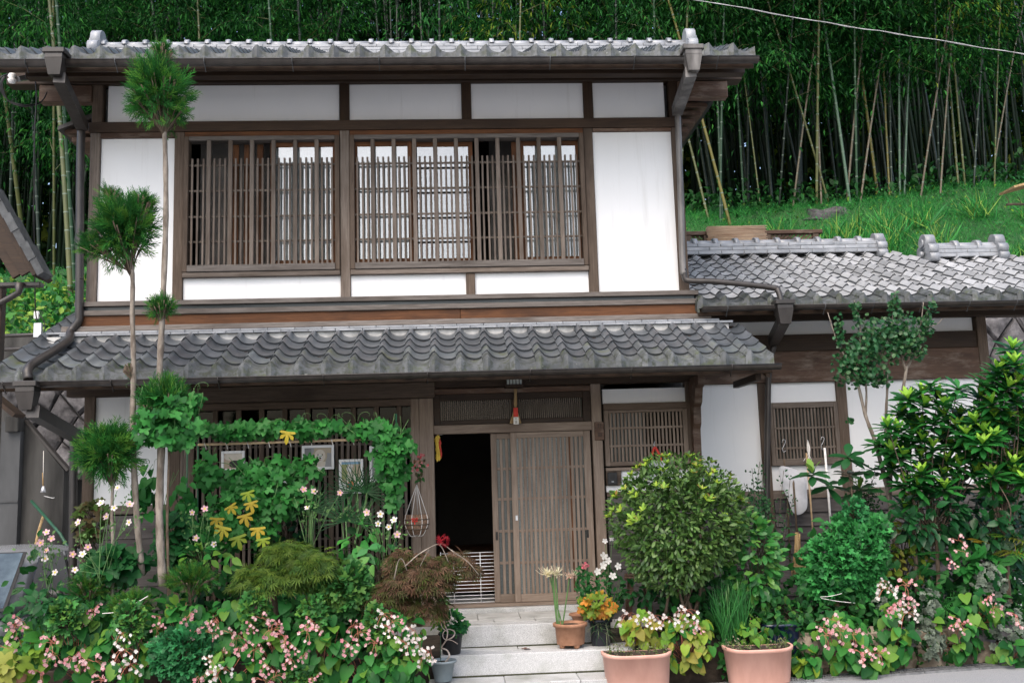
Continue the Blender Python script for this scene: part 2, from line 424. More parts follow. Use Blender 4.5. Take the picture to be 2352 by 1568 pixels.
def leafmat(name, rough=.45, trans=.28, spec=.4):
    m, nt, bs, out = newmat(name)
    a = N(nt, 'ShaderNodeAttribute', attribute_name='Col')
    f = noise(nt, coords(nt, rnd=False), 30, 3)
    c = mixc(nt, ramp(nt, f, .3, .8), a.outputs['Color'], (.5, .5, .5), 'MULTIPLY')
    c = mixc(nt, .45, a.outputs['Color'], c)
    c = objvar(nt, c, .82, 1.2)
    nt.links.new(c, bs.inputs['Base Color']); bs.inputs['Roughness'].default_value = rough; bs.inputs['Specular IOR Level'].default_value = spec
    tl = N(nt, 'ShaderNodeBsdfTranslucent'); nt.links.new(c, tl.inputs['Color'])
    mx = N(nt, 'ShaderNodeMixShader'); mx.inputs[0].default_value = trans
    nt.links.new(bs.outputs[0], mx.inputs[1]); nt.links.new(tl.outputs[0], mx.inputs[2]); nt.links.new(mx.outputs[0], out.inputs['Surface'])
    return m
M['leaf'] = leafmat('leaf', .5, .28, .22)
M['leaf_gloss'] = leafmat('glossy_leaf', .36, .2, .32)
M['needle'] = leafmat('needle_foliage', .6, .25, .15)
M['bamboo_leaf'] = leafmat('bamboo_leaf', .6, .3, .1)
M['petal'] = leafmat('petal', .6, .35, .2)

# ------------------------------------------------------------------ leaf templates: x along the leaf, y across, z the upper face
def lgrid(prof, fold=.15, droop=.15):
    V = []; F = []
    for x, w in prof:
        z = -droop * x * x
        V += [(x, -w, z + fold * w), (x, 0, z), (x, w, z + fold * w)]
    for i in range(len(prof) - 1):
        a = i * 3; F += [(a, a + 1, a + 4), (a, a + 4, a + 3), (a + 1, a + 2, a + 5), (a + 1, a + 5, a + 4)]
    return np.array(V, float), np.array(F)
def lfan(outline, c=(.35, 0), fold=.12, droop=.15):
    V = [(c[0], c[1], 0)] + [(x, y, fold * abs(y) - droop * x * x) for x, y in outline]
    n = len(outline); F = [(0, 1 + k, 1 + (k + 1) % n) for k in range(n)]
    return np.array(V, float), np.array(F)
L = {}
L['lance'] = (np.array([(0, 0, 0), (.4, -.5, .05), (1, 0, -.12), (.4, .5, .05)], float), np.array([(0, 1, 2), (0, 2, 3)]))
L['ovate'] = lgrid([(0, .02), (.3, .26), (.62, .24), (1, .01)], .3, .2)
L['oblong'] = lgrid([(0, .03), (.25, .11), (.6, .155), (.85, .1), (1, .01)], .25, .18)
L['round'] = lgrid([(0, .04), (.25, .33), (.6, .38), (.9, .2), (1, .02)], .25, .1)
L['heart'] = lfan([(0, 0), (-.2, .16), (-.16, .36), (.12, .5), (.45, .42), (.78, .24), (1.0, 0), (.76, -.27), (.42, -.44), (.1, -.46), (-.14, -.3), (-.18, -.13)], (.3, .0), .22, .3)
def _palm(n, deep, spread, jag=0):
    o = [(0.02, 0)]
    for k in range(n):
        a = (k / (n - 1) - .5) * spread; r = 1 - .35 * abs(k / (n - 1) - .5) * 2
        if k: am = a - .5 * spread / (n - 1); o.append((deep * math.cos(am), deep * math.sin(am)))
        h = .3 * spread / (n - 1); o.append((r * .8 * math.cos(a - h), r * .8 * math.sin(a - h))); o.append((r * math.cos(a), r * math.sin(a)))
        o.append((r * .8 * math.cos(a + h), r * .8 * math.sin(a + h)))
    return lfan([(x * .9, y * .9) for x, y in o[::-1]], (.18, 0), .12, .35)
L['palmate'] = _palm(5, .52, 4.2)
L['lobed5'] = _palm(5, .36, 2.7)
def _lace():
    V = []; F = []
    for k in range(7):
        a = (k / 6 - .5) * 3.0; r = 1 - .4 * abs(k / 6 - .5) * 2; w = .055
        ca, sa = math.cos(a), math.sin(a); b = len(V)
        for x, y in ((0, 0), (.5, -w), (1, 0), (.5, w)):
            X, Y = x * r, y; V.append((X * ca - Y * sa, X * sa + Y * ca, -.35 * (x * r) ** 2))
        F += [(b, b + 1, b + 2), (b, b + 2, b + 3)]
    return np.array(V, float), np.array(F)
L['lace'] = _lace()
def _cedar():
    V = []; F = []
    def spike(p, d, l, w):
        b = len(V); p = np.array(p); d = np.array(d) / np.linalg.norm(d); s = np.cross(d, (0, 0, 1.)); s /= np.linalg.norm(s); t = np.cross(s, d)
        for side in (s, t):
            b = len(V)
            V.extend([p, p + d * l * .5 + side * w, p + d * l, p + d * l * .5 - side * w]); F.extend([(b, b + 1, b + 2), (b, b + 2, b + 3)])
    spike((0, 0, 0), (1, 0, .02), 1.0, .018)
    for k in range(12):
        x = .12 + .062 * k; a = k * 2.4
        spike((x, 0, 0), (1, .5 * math.cos(a), .5 * math.sin(a)), .46 - .02 * k, .015)
    return np.array(V, float), np.array(F)
L['cedar'] = _cedar()
def _frond(n=9, w=.16, taper=1.0):
    V = []; F = []
    for k in range(n):
        x = .1 + .88 * k / n; l = w * (1 - taper * .8 * k / n) * (1 if k else .7)
        for s in (-1, 1):
            b = len(V); z = -.3 * x * x
            V += [(x, 0, z), (x + l * .25, s * l * .45, z + .02 - .035), (x + l * .55, s * l, z - .03), (x + l * .42, s * l * .38, z)]
            F += [(b, b + 1, b + 2), (b, b + 2, b + 3)]
    b = len(V); V += [(0, -.008, 0), (1, 0, -.3), (0, .008, 0), (.5, 0, -.075)]; F += [(b, b + 3, b + 2), (b + 3, b, b + 1)]
    return np.array(V, float), np.array(F)
L['frond'] = _frond(12, .28)
L['pinnate'] = _frond(8, .3, .5)
L['blade'] = (np.array([(0, -.012, 0), (0, .012, 0), (.55, .012, 0), (.55, -.012, 0), (1, 0, -.22)], float), np.array([(0, 1, 2), (0, 2, 3), (3, 2, 4)]))
def _flower(n, w, cup=.25):
    V = [(0, 0, 0)]; F = []
    for k in range(n):
        a = 2 * PI * k / n; ca, sa = math.cos(a), math.sin(a); b = len(V)
        for r, t in ((.55, -w), (.95, -w * .6), (1.0, w * .6), (.55, w)):
            V.append((r * ca - t * sa, r * sa + t * ca, cup * r))
        F += [(0, b, b + 1), (0, b + 1, b + 2), (0, b + 2, b + 3)]
    return np.array(V, float), np.array(F)
L['flower5'] = _flower(5, .36)
L['flower4'] = _flower(4, .5, .35)
L['rosette'] = (np.concatenate([L['round'][0] * s @ np.array([[math.cos(a), math.sin(a), .45 + .4 * i], [-math.sin(a), math.cos(a), 0], [0, 0, 1]]) for i, s in ((0, 1.), (1, .6)) for a in np.arange(6) * PI / 3 + i * .5]),
                np.concatenate([L['round'][1] + 15 * k for k in range(12)]))

def unit(a):
    return a / np.maximum(np.linalg.norm(a, axis=-1, keepdims=True), 1e-9)
def frames(P, D, Nn):
    D = unit(np.asarray(D, float)); S = unit(np.cross(np.asarray(Nn, float), D)); Nn = np.cross(D, S)
    return D, S, Nn
def scatter(tpl, P, D, Nn, S, Wd=1.0, C=(.03, .12, .03)):
    """every leaf of a set as arrays: vertices, faces, colours"""
    TV, TF = L[tpl]; n = len(P); D, Sd, Nn = frames(P, D, Nn)
    S = np.broadcast_to(np.asarray(S, float), (n,)); Wd = np.broadcast_to(np.asarray(Wd, float), (n,))
    V = P[:, None, :] + (TV[None, :, 0:1] * D[:, None, :] + TV[None, :, 1:2] * Sd[:, None, :] * Wd[:, None, None] + TV[None, :, 2:3] * Nn[:, None, :]) * S[:, None, None]
    F = TF[None] + (np.arange(n) * len(TV))[:, None, None]
    C = np.broadcast_to(np.asarray(C, float), (n, 3))
    return V.reshape(-1, 3), F.reshape(-1, 3), np.repeat(C, len(TV), 0)
def join(sets):
    V = []; F = []; C = []; b = 0
    for v, f, c in sets: V.append(v); F.append(f + b); C.append(c); b += len(v)
    return np.concatenate(V), np.concatenate(F), np.concatenate(C)
def leafmesh(name, sets, mat):
    V, F, C = join(sets); return raw_mesh(name, V, F, mat, False, None, C)
def grade(cols):
    c = np.array(cols, float); g = (c[:, 1] > c[:, 0] * 1.3) & (c[:, 1] > c[:, 2] * 1.3)
    y = g & (c[:, 0] > c[:, 1] * .38); c[g] *= np.array([.74, 1.06, .74]); c[y] *= np.array([1.5, 1.05, .9]); return c
def palette(n, cols, w=None, jit=.18):
    cols = grade(cols); i = rng.choice(len(cols), n, p=None if w is None else np.array(w) / np.sum(w))
    return np.clip(cols[i] * (1 + rng.normal(0, jit, (n, 1))), .002, 1)
_TM = {}
def tmesh(name, tpl, col, mat):
    k = (name, tpl, tuple(np.round(col, 4)), mat.name)
    if k not in _TM:
        V, F = L[tpl]; _TM[k] = raw_mesh(name, V, F, mat, tpl in ('heart', 'round', 'oblong', 'ovate', 'palmate'), None, np.broadcast_to(np.array(col, float), V.shape))
    return _TM[k]
def leafparts(parent, name, tpl, P, D, Nn, S, cols, mat, w=None, Wd=1.0, limit=300):
    """each leaf an object that shares a few tinted meshes; nearest first, the rest joined"""
    cols = grade(cols)
    n = len(P); D, Sd, Nn = frames(P, D, Nn); S = np.broadcast_to(np.asarray(S, float), (n,)); Wd = np.broadcast_to(np.asarray(Wd, float), (n,))
    ci = rng.choice(len(cols), n, p=None if w is None else np.array(w) / np.sum(w))
    order = np.argsort(P[:, 1] - S)
    for i in order[:limit]:
        d, s, m = D[i] * S[i], Sd[i] * S[i] * Wd[i], Nn[i] * S[i]
        Mx = Matrix(((d[0], s[0], m[0], P[i, 0]), (d[1], s[1], m[1], P[i, 1]), (d[2], s[2], m[2], P[i, 2]), (0, 0, 0, 1)))
        link(name, tmesh(name, tpl, tuple(cols[ci[i]]), mat), parent, Mx)
    r = order[limit:]
    if len(r):
        o = link('foliage', leafmesh('foliage', [scatter(tpl, P[r], D[r], Nn[r], S[r], Wd[r], np.array(cols)[ci[r]])], mat), parent)
        o['kind'] = 'stuff'
def rdir(n): return unit(rng.normal(0, 1, (n, 3)))
def ell_shell(n, c, r, thick=.16, lumps=9, amp=.42, front=False):
    """points near the surface of a lumpy ellipsoid, with their outward directions"""
    d = rdir(n)
    if front: d[:, 1] = np.where(d[:, 1] > .35, -d[:, 1], d[:, 1])
    lc = rdir(lumps); b = np.max(d @ lc.T, axis=1); k = 1 + amp * (b - .84)
    k = k * (1 - np.abs(rng.normal(0, thick, n)))
    P = np.asarray(c, float) + d * np.asarray(r, float) * k[:, None]
    return P, unit(d / np.asarray(r, float))
# ------------------------------------------------------------------ terrain, road
def hill_h(x, y):
    b = np.interp(y, [5.2, 6, 8, 10, 13, 20, 30, 60, 200], [4.45, 4.75, 6.35, 7.75, 8.4, 9.6, 10.2, 8.0, 4.0])
    xs = np.clip(x, -25, 30)
    return b + .075 * (xs - 12.6) * np.clip((y - 3) / 6, 0, 1) + .12 * np.sin(x * 1.3 + y) * np.sin(y * 1.7 + .4 * x)
def road_h(x): return .13 + .027 * (np.asarray(x, float) - 6.6)
def grid_mesh(name, xs, ys, hf, mat):
    X, Y = np.meshgrid(xs, ys); V = np.stack([X, Y, hf(X, Y)], -1).reshape(-1, 3); w = len(xs)
    F = [(j * w + i, j * w + i + 1, (j + 1) * w + i + 1, (j + 1) * w + i) for j in range(len(ys) - 1) for i in range(w - 1)]
    o = link(name, raw_mesh(name, V, np.array(F), mat, True)); o['kind'] = 'structure'; return o
grid_mesh('ground', np.array([-600, -60, -20, 0, 10, 20, 60, 600.]), np.array([-600, -100, -30, -12, 0, 5.6]), lambda X, Y: np.clip(.13 + .027 * (X - 6.6), -1.0, 1.0) - .06, M['bounce_ground'])
grid_mesh('hill', np.concatenate([np.linspace(-60, -12, 8), np.linspace(-10, 26, 60), np.linspace(30, 70, 6)]), np.concatenate([np.linspace(5.25, 14, 40), np.linspace(15, 32, 20), [40, 60, 120, 200]]), hill_h, M['hillside'])
grid_mesh('road', np.array([-40, -10, 0, 4, 8, 14, 40.]), np.array([-12, -8, -4, -1.72]), lambda X, Y: np.clip(.13 + .027 * (X - 6.6), -1, 1) + 0 * Y, M['asphalt'])
gd = MB(); gd.box(-.4, 11.5, -1.32, -.02, -.2, .42); gd.box(-.4, 3.05, -1.64, -1.32, -.2, .25)
o = gd.build('garden_soil', M['soil']); o['kind'] = 'structure'

# ------------------------------------------------------------------ the house
house = thing('house', 'two-storey white plaster and dark timber house with grey tiled roofs and open front door', 'house', (3.2, 2, .15))
SL = math.atan(.445); TP = .2545
def tprof(t):
    d = (t - .15 + .5) % 1.0 - .5
    return .055 * math.exp(-(d / .14) ** 2) - .022 + .012 * math.cos(2 * PI * d) - .016 * t
def tile_mesh(name, mat, length, sag=0.0, skirt=0.0, slope=SL, ns=12):
    T_ = np.linspace(-.03, 1.05, ns); V = []; F = []; S = []
    th = .021
    for yy, dz in ((0, .022), (length, -.002)):
        for t in T_: V.append((t * TP, yy, tprof(t) + dz))
    for i in range(ns - 1): F.append((i, i + 1, ns + i + 1, ns + i)); S.append(True)
    if skirt:
        for t in T_:
            h = tprof(t) + .022 + skirt
            V.append((t * TP, 0, tprof(t) + .022)); V.append((t * TP, -math.sin(slope) * h, tprof(t) + .022 - math.cos(slope) * h))
        b = 2 * ns
        for i in range(ns - 1): F.append((b + 2 * i, b + 2 * i + 1, b + 2 * i + 3, b + 2 * i + 2)); S.append(False)
        for (k, fl) in ((0, 1), (ns - 1, -1)):
            a = len(V); p = V[b + 2 * k]; q = V[b + 2 * k + 1]
            V += [p, q, (q[0], q[1] + .03, q[2]), (p[0], p[1] + .03, p[2])]; F.append((a, a + 1, a + 2, a + 3)[::fl]); S.append(False)
    else:
        b = len(V)
        for t in T_: V.append((t * TP, 0, tprof(t) + .022)); V.append((t * TP, 0.004, tprof(t) + .022 - th))
        for i in range(ns - 1): F.append((b + 2 * i, b + 2 * i + 1, b + 2 * i + 3, b + 2 * i + 2)); S.append(False)
    for k, fl in ((0, 1), (ns - 1, -1)):
        a = len(V); p = V[k]; q = V[ns + k]
        V += [p, q, (q[0], q[1], q[2] - th), (p[0], p[1], p[2] - th)]; F.append((a, a + 1, a + 2, a + 3)[::fl]); S.append(False)
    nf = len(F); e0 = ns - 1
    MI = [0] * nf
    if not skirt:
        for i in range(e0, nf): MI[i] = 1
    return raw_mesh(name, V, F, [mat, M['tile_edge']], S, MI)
tileM = tile_mesh('roof_tile', M['tile'], .30)
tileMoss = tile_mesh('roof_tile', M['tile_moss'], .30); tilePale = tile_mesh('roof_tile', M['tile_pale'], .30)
eaveM = tile_mesh('eave_tile', M['eave'], .30, skirt=.075)
def slopeM(x, y, z, a): return T(x, y, z) @ RX(a)

def tile_field(parent, x0, ncol, y0, z0, nrow, a, keep=None, limit=10 ** 6, expo=.235, pale=False):
    """courses of separate tiles, eave first; those past the limit are one joined part"""
    k = 0; rest = []
    for r in range(nrow):
        for c in range(ncol):
            x = x0 + c * TP; s = r * expo; y = y0 + s * math.cos(a); z = z0 + s * math.sin(a)
            if keep and not keep(x, y): continue
            Mx = slopeM(x + U(-.003, .003), y + U(-.004, .004), z + U(-.002, .002), a + U(-.012, .012)) @ RZ(U(-.012, .012))
            if r == 0: link('eave_tile', eaveM, parent, Mx)
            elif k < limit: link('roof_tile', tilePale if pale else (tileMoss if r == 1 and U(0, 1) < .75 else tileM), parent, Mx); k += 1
            else: rest.append(Mx)
    if rest:
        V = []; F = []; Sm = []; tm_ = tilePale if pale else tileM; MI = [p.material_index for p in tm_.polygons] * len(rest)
        for Mx in rest:
            b = len(V); V += [tuple(Mx @ v.co) for v in tileM.vertices]
            for p in tileM.polygons: F.append(tuple(i + b for i in p.vertices)); Sm.append(p.use_smooth)
        o = link('roof_tiles', raw_mesh('roof_tiles', V, F, list(tm_.materials), Sm, MI), parent); o['kind'] = 'stuff'
def roof_part(name, mat, poly_yz, x0, x1):
    return MB().prism(poly_yz, x0, x1, 'x').build(name, mat, house)
capM = None
def ridge(parent, x0, x1, y, zb, courses=3, step=.3):
    """flat courses of ridge tiles under a row of round cap tiles with raised collars"""
    global capM
    if capM is None:
        mb = MB(); pr = []
        n = 9
        for (xa, xb, r) in ((0, .3, .058), (.0, .065, .088)):
            V = []
            for xx in (xa, xb):
                for k in range(n): t = PI * k / (n - 1); V.append((xx, -math.cos(t) * r * 1.15, math.sin(t) * r))
            F = [(k, n + k, n + k + 1, k + 1) for k in range(n - 1)] + [tuple(range(n)), tuple(range(n, 2 * n))[::-1]]
            mb.add(V, F, 0, False); 
            for q in range(len(mb.S) - len(F), len(mb.S) - 2): mb.S[q] = True
        capM = mb.mesh('ridge_cap_tile', M['ridge'])
    h = .052; nt_ = int(round((x1 - x0) / step)); st = (x1 - x0) / nt_
    for c in range(courses):
        w = .13 - .012 * c; off = (c % 2) * st / 2
        mesh = MB().box(.002, st - .002, -w, w, 0, h - .006, 0, .006).mesh('ridge_course_tile', M['ridge'])
        for k in range(nt_ - (1 if off else 0)):
            link('ridge_course_tile', mesh, parent, T(x0 + k * st + off, y + U(-.003, .003), zb + c * h))
        if off:
            for xa in (x0, x1 - st / 2): link('ridge_course_tile', mesh, parent, T(xa, y, zb + c * h) @ SCL(.5, 1, 1))
        boxp('ridge_core', M['mortar'], parent, x0 + .01, x1 - .01, y - w + .02, y + w - .02, zb + c * h, zb + (c + 1) * h - .001, 0)
    nc = int(round((x1 - x0) / .27)); sc = (x1 - x0) / nc
    for k in range(nc):
        link('ridge_cap_tile', capM, parent, T(x0 + k * sc, y, zb + courses * h - .004) @ SCL(sc / .3, 1, 1))
def end_tile(parent, x, y, zb, s=1.0, sgn=1, face=False):
    """scrolled ridge-end tile"""
    mb = MB(); t = .065
    def roll(cy, cz, r, x0, x1):
        n = 12; V = []
        for xx in (x0, x1):
            for k in range(n): a = 2 * PI * k / n; V.append((xx, cy + r * math.cos(a), cz + r * math.sin(a)))
        mb.add(V, [(k, (k + 1) % n, (k + 1) % n + n, k + n) for k in range(n)], 0, True); b = len(mb.V) - 2 * n
        mb.F += [tuple(b + k for k in range(n))[::-1], tuple(b + n + k for k in range(n))]; mb.MI += [0, 0]; mb.S += [False, False]
    roll(0, .29 * s, .105 * s, -t, t)
    for q in (-1, 1): roll(q * .12 * s, .17 * s, .07 * s, -t, t); roll(q * .15 * s, .05 * s, .06 * s, -t, t * .9)
    mb.box(-t * .8, t * .8, -.13 * s, .13 * s, 0, .22 * s)
    roll(0, .27 * s, .06 * s, sgn * t, sgn * (t + .03)); roll(0, .12 * s, .035 * s, sgn * t, sgn * (t + .05))
    mb.build('ridge_end_tile', M['ridge'], parent, T(x, y, zb))

# --- body walls
Zs = 3.954; BY = 4.6
UA = math.atan(.40); UE_Y, UE_Z = -1.03, 6.285; RY_, RZ_ = 2.2, 6.285 + .4 * 3.23
def uroof(y): return UE_Z + .4 * (min(y, 2 * RY_ - y) - UE_Y)
for nm, xa, xb in (('side_wall', -.04, .06), ('side_wall', 6.31, 6.41)):
    roof_part(nm, M['plaster'], [(.12, .2), (BY, .2), (BY, uroof(BY) - .12), (RY_, RZ_ - .12), (.12, uroof(.12) - .12)], xa, xb)
boxp('back_wall', M['plaster'], house, .06, 6.31, BY - .1, BY, .2, uroof(BY) - .15, 0)
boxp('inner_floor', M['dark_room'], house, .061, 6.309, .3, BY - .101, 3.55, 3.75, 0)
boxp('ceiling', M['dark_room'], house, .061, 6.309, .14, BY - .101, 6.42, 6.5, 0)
boxp('inner_backing', M['screen'], house, 1.0, 2.6, .5, .52, 3.8, 6.3, 0); boxp('inner_backing', M['screen'], house, 4.3, 5.3, .9, .92, 3.8, 6.3, 0)  # added sheets, keep the gaps between the slats from going black
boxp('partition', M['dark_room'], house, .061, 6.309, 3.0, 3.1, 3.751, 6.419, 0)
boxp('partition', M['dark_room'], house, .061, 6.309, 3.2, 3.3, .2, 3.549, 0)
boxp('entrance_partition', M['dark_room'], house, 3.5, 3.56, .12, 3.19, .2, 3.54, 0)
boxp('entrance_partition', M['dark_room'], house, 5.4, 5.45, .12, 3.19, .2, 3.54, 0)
boxp('raised_floor', M['orange_x'], house, 3.57, 5.39, 1.5, 3.19, 1.0, 1.12, .006)
boxp('floor_step', M['orange_x'], house, 3.75, 5.2, 1.02, 1.4, .72, .93, .006)
boxp('floor_kick_board', M['brown_x'], house, 3.57, 5.39, 1.52, 1.6, .6, .999, .004)
boxp('entrance_floor', M['paving'], house, 3.57, 5.39, .1, 3.19, .5, .66, 0)
boxp('foundation', M['granite'], house, -.06, 6.43, -.04, BY, -.1, .5, 0)

# --- posts, beams and plaster panels of the upper floor
PX = [0.0, .896, 2.677, 5.371, 6.37]
zBT, zBB = 5.94, zp(848, 299); zPT = 6.37
def post(x, z0, z1, w=.105, yf=0.0, m='post_z', name='post', d=.12): return boxp(name, M[m], house, x - w / 2, x + w / 2, yf, yf + d, z0, z1, .006)
for x in PX: post(x, Zs, zBB, m='wood_z' if x in (PX[0], PX[2]) else 'post_z')
xm = xp(1071, 230)
for x in (.01, PX[2], xm, PX[3] + .02, 6.36): post(x, zBT, zPT + .08, w=.11, m='dark_z' if x > 0.1 else 'post_z', name='short_post')
boxp('long_beam', M['beam_dark'], house, -.07, 6.44, -.022, .11, zBB, zBT, .006)
boxp('eave_beam', M['dark_x'], house, -.95, 7.15, -.03, .14, zPT, zPT + .2, .008)
ux = [.065, PX[2], xm, PX[3] + .02, 6.31]
for i in range(4): boxp('wall_panel', M['plaster'], house, ux[i] + .05, ux[i + 1] - .05, .035, .09, zBT + .004, zPT - .003, 0)
boxp('head_trim', M['orange_x'], house, PX[1] + .055, PX[2] - .055, .0, .08, zp(848, 311), zBB - .002, .004)
boxp('head_trim', M['orange_x'], house, PX[2] + .055, PX[3] - .055, .0, .08, zp(848, 311), zBB - .002, .004)
boxp('head_trim', M['brown_x'], house, PX[0] + .055, PX[1] - .055, .0, .08, zp(340, 316), zBB - .002, .004)
boxp('head_trim', M['brown_x'], house, PX[3] + .055, PX[4] - .055, .0, .08, zp(1450, 301), zBB - .002, .004)
boxp('wall_panel', M['plaster'], house, PX[0] + .056, PX[1] - .056, .035, .09, Zs + .002, zp(340, 316) - .002, 0)
boxp('wall_panel', M['plaster'], house, PX[3] + .056, PX[4] - .056, .035, .09, Zs + .002, zp(1450, 301) - .002, 0)
zW0, zW1, zWs = zp(831, 604), zp(831, 619), zp(831, 631)
for xa, xb in ((PX[1], PX[2]), (PX[2], PX[3])):
    boxp('window_sill', M['wood_x'], house, xa + .056, xb - .056, -.025, .1, zWs, zW1 - .004, .005)
xq = xp(1081, 650)
post(xq, Zs, zWs - .002, w=.1, name='short_post')
for xa, xb in ((PX[1] + .056, PX[2] - .056), (PX[2] + .056, xq - .05), (xq + .05, PX[3] - .056)):
    boxp('wall_panel', M['plaster'], house, xa, xb, .035, .09, Zs + .002, zWs - .002, 0)

def lattice(win, x0, x1, z0, zthick, zthin, thick_x, rails, yf, tw=.045, sw=.0215, nthin=3, mats=('wood_z', 'wood_z', 'wood_x'), ends=True, thin_w=.024):
    tm = MB().box(-tw / 2, tw / 2, 0, .04, 0, zthick - z0, 0, .004).mesh('thick_slat', M[mats[0]])
    sm = MB().box(-sw / 2, sw / 2, 0, .024, 0, zthin - z0, 0, .003).mesh('slat', M[mats[1]])
    xs = [x0 - tw / 2] + list(thick_x) + [x1 + tw / 2]
    for x in thick_x: link('thick_slat', tm, win, T(x, yf - .012, z0))
    for a, b in zip(xs[:-1], xs[1:]):
        for k in range(1, nthin + 1): link('slat', sm, win, T(a + (b - a) * k / (nthin + 1) + U(-.002, .002), yf, z0))
    for z in rails: link('rail', MB().box(x0 - .01, x1 + .01, yf + .026, yf + .044, z - .011, z + .011, 0, .003).mesh('rail', M[mats[2]]), win)

def upper_window(xa, xb, thick_u, backings, sash, stiles=()):
    fx0, fx1 = xa + .056, xb - .056; zt = zp(848, 311); fw = .05
    f = MB(); f.box(fx0, fx0 + fw, -.03, .1, zW1, zt - .002, 0, .005); f.box(fx1 - fw, fx1, -.03, .1, zW1, zt - .002, 0, .005)
    f.box(fx0 + fw, fx1 - fw, -.03, .1, zt - .05, zt - .002, 1, .005); f.box(fx0 + fw, fx1 - fw, -.04, .1, zW1, zW0, 1, .005)
    w = f.build('lattice_window', [M['post_z'], M['grey_x']], house)
    x0, x1 = fx0 + fw, fx1 - fw
    ztk = zt - .05
    lattice(w, x0, x1, zW0, ztk, zp(831, 361), [xp(u, 450, -.02) for u in thick_u], [zp(831, v) for v in (375, 433, 492, 549)], -.012)
    for (ua, ub, st) in sash:            # wooden sashes with their pane behind the lattice
        a, b = xp(ua, 450, .1), xp(ub, 450, .1); y0 = .065 if st else .1
        s = MB(); s.box(a, a + .05, y0, y0 + .03, zW0, ztk, 0, .003); s.box(b - .05, b, y0, y0 + .03, zW0, ztk, 0, .003)
        s.box(a + .05, b - .05, y0, y0 + .03, ztk - .05, ztk, 1, .003); s.box(a + .05, b - .05, y0, y0 + .03, zW0, zW0 + .06, 1, .003)
        link('sash', s.mesh('sash', [M['orange_z'], M['orange_x']]), w)
        g = MB().box(a + .05, b - .05, y0 + .012, y0 + .016, zW0 + .06, ztk - .05).mesh('pane', M['glass']); link('pane', g, w)
    for ua, ub in stiles: link('inner_stile', MB().box(xp(ua, 450, .12), xp(ub, 450, .12), .12, .15, zW0, ztk, 0, .003).mesh('inner_stile', M['orange_z']), w)
    for (ua, ub) in backings:  # flat white sheets painting the sky's reflection in the bright panes
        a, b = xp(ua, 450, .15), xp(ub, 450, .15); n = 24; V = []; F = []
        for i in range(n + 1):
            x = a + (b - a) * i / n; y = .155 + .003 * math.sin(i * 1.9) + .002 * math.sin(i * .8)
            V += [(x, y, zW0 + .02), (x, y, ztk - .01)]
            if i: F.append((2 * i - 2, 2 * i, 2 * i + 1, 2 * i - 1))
        link('sky_backing', raw_mesh('sky_backing', V, F, M['sky_backing'], True), w)
    return w
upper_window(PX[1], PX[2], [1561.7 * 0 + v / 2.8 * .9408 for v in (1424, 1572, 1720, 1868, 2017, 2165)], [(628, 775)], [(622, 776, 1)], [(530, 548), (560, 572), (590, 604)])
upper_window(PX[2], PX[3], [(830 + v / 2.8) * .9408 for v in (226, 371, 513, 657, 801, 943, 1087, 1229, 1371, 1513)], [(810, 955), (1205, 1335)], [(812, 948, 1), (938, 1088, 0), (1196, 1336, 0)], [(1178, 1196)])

# --- ledges between the storeys
u0 = 300
zz = [zp(u0, v, -.06) for v in (693.5, 702.5, 712, 724, 748, 760.5, 779)]
boxp('ledge', M['grey_x'], house, -.14, 6.5, -.075, .03, zz[1], Zs + .001, .004)
boxp('metal_flashing', M['metal_strip'], house, -.1, 6.46, -.04, .03, zz[2], zz[1] - .001, .004)
boxp('ledge', M['grey_x'], house, -.12, 6.5, -.085, .03, zz[3], zz[2] - .001, .004)
boxp('wide_board', M['orange_x'], house, -.12, 3.9, -.062, .03, zz[4], zz[3] - .001, .003)
boxp('wide_board', M['orange_x'], house, 3.904, 6.5, -.06, .03, zz[4], zz[3] - .001, .003)
boxp('ledge', M['grey_x'], house, -.26, 6.62, -.095, .03, zz[5], zz[4] - .001, .004)
hh = (zz[5] - zz[6]) / 2 * .62
for c in range(2):
    n = 25; st = 7.1 / n; mesh = MB().box(.002, st - .002, -.02 - .02 * c, .1, 0, hh - .004, 0, .004).mesh('flashing_tile', M['ridge'])
    for k in range(n): link('flashing_tile', mesh, house, T(-.3 + k * st + (st / 2 if c else 0) - .1, -.11, zz[5] - .003 - (c + 1) * hh))
boxp('plaster_bedding', M['mortar'], house, -.4, 6.8, -.115, .02, zz[6] - .1, zz[5] - .002 - 2 * hh, .003)

# --- lower roof
LX0, LY0, LZ0 = -.48, -1.2, 3.075
tile_field(house, LX0, 29, LY0, LZ0, 9, SL, lambda x, y: y < -.16 or (x < -.3 and y < .95))
roof_part('roof_deck', M['soffit'], [(LY0 + .03, LZ0 - .08), (-.0, LZ0 - .08 + 1.17 * .445), (-.0, LZ0 - .035 + 1.17 * .445), (LY0 + .03, LZ0 - .035)], LX0 + .02, LX0 + 29 * TP - .02)
roof_part('roof_deck', M['soffit'], [(.001, LZ0 - .08 + 1.17 * .445), (1.0, LZ0 - .08 + 2.17 * .445), (1.0, LZ0 - .035 + 2.17 * .445), (.001, LZ0 - .035 + 1.17 * .445)], LX0 + .02, -.05)
rm = MB().obox((0, LY0 + .05, LZ0 - .115), (0, -.005, LZ0 - .115 + 1.145 * .445), .05, .06).mesh('rafter', M['dark_y'])
for k in range(20): link('rafter', rm, house, T(LX0 + .15 + k * .37, 0, 0))
boxp('eave_fascia', M['dark_x'], house, LX0, LX0 + 29 * TP, LY0 + .03, LY0 + .055, LZ0 - .16, LZ0 - .082, .003)
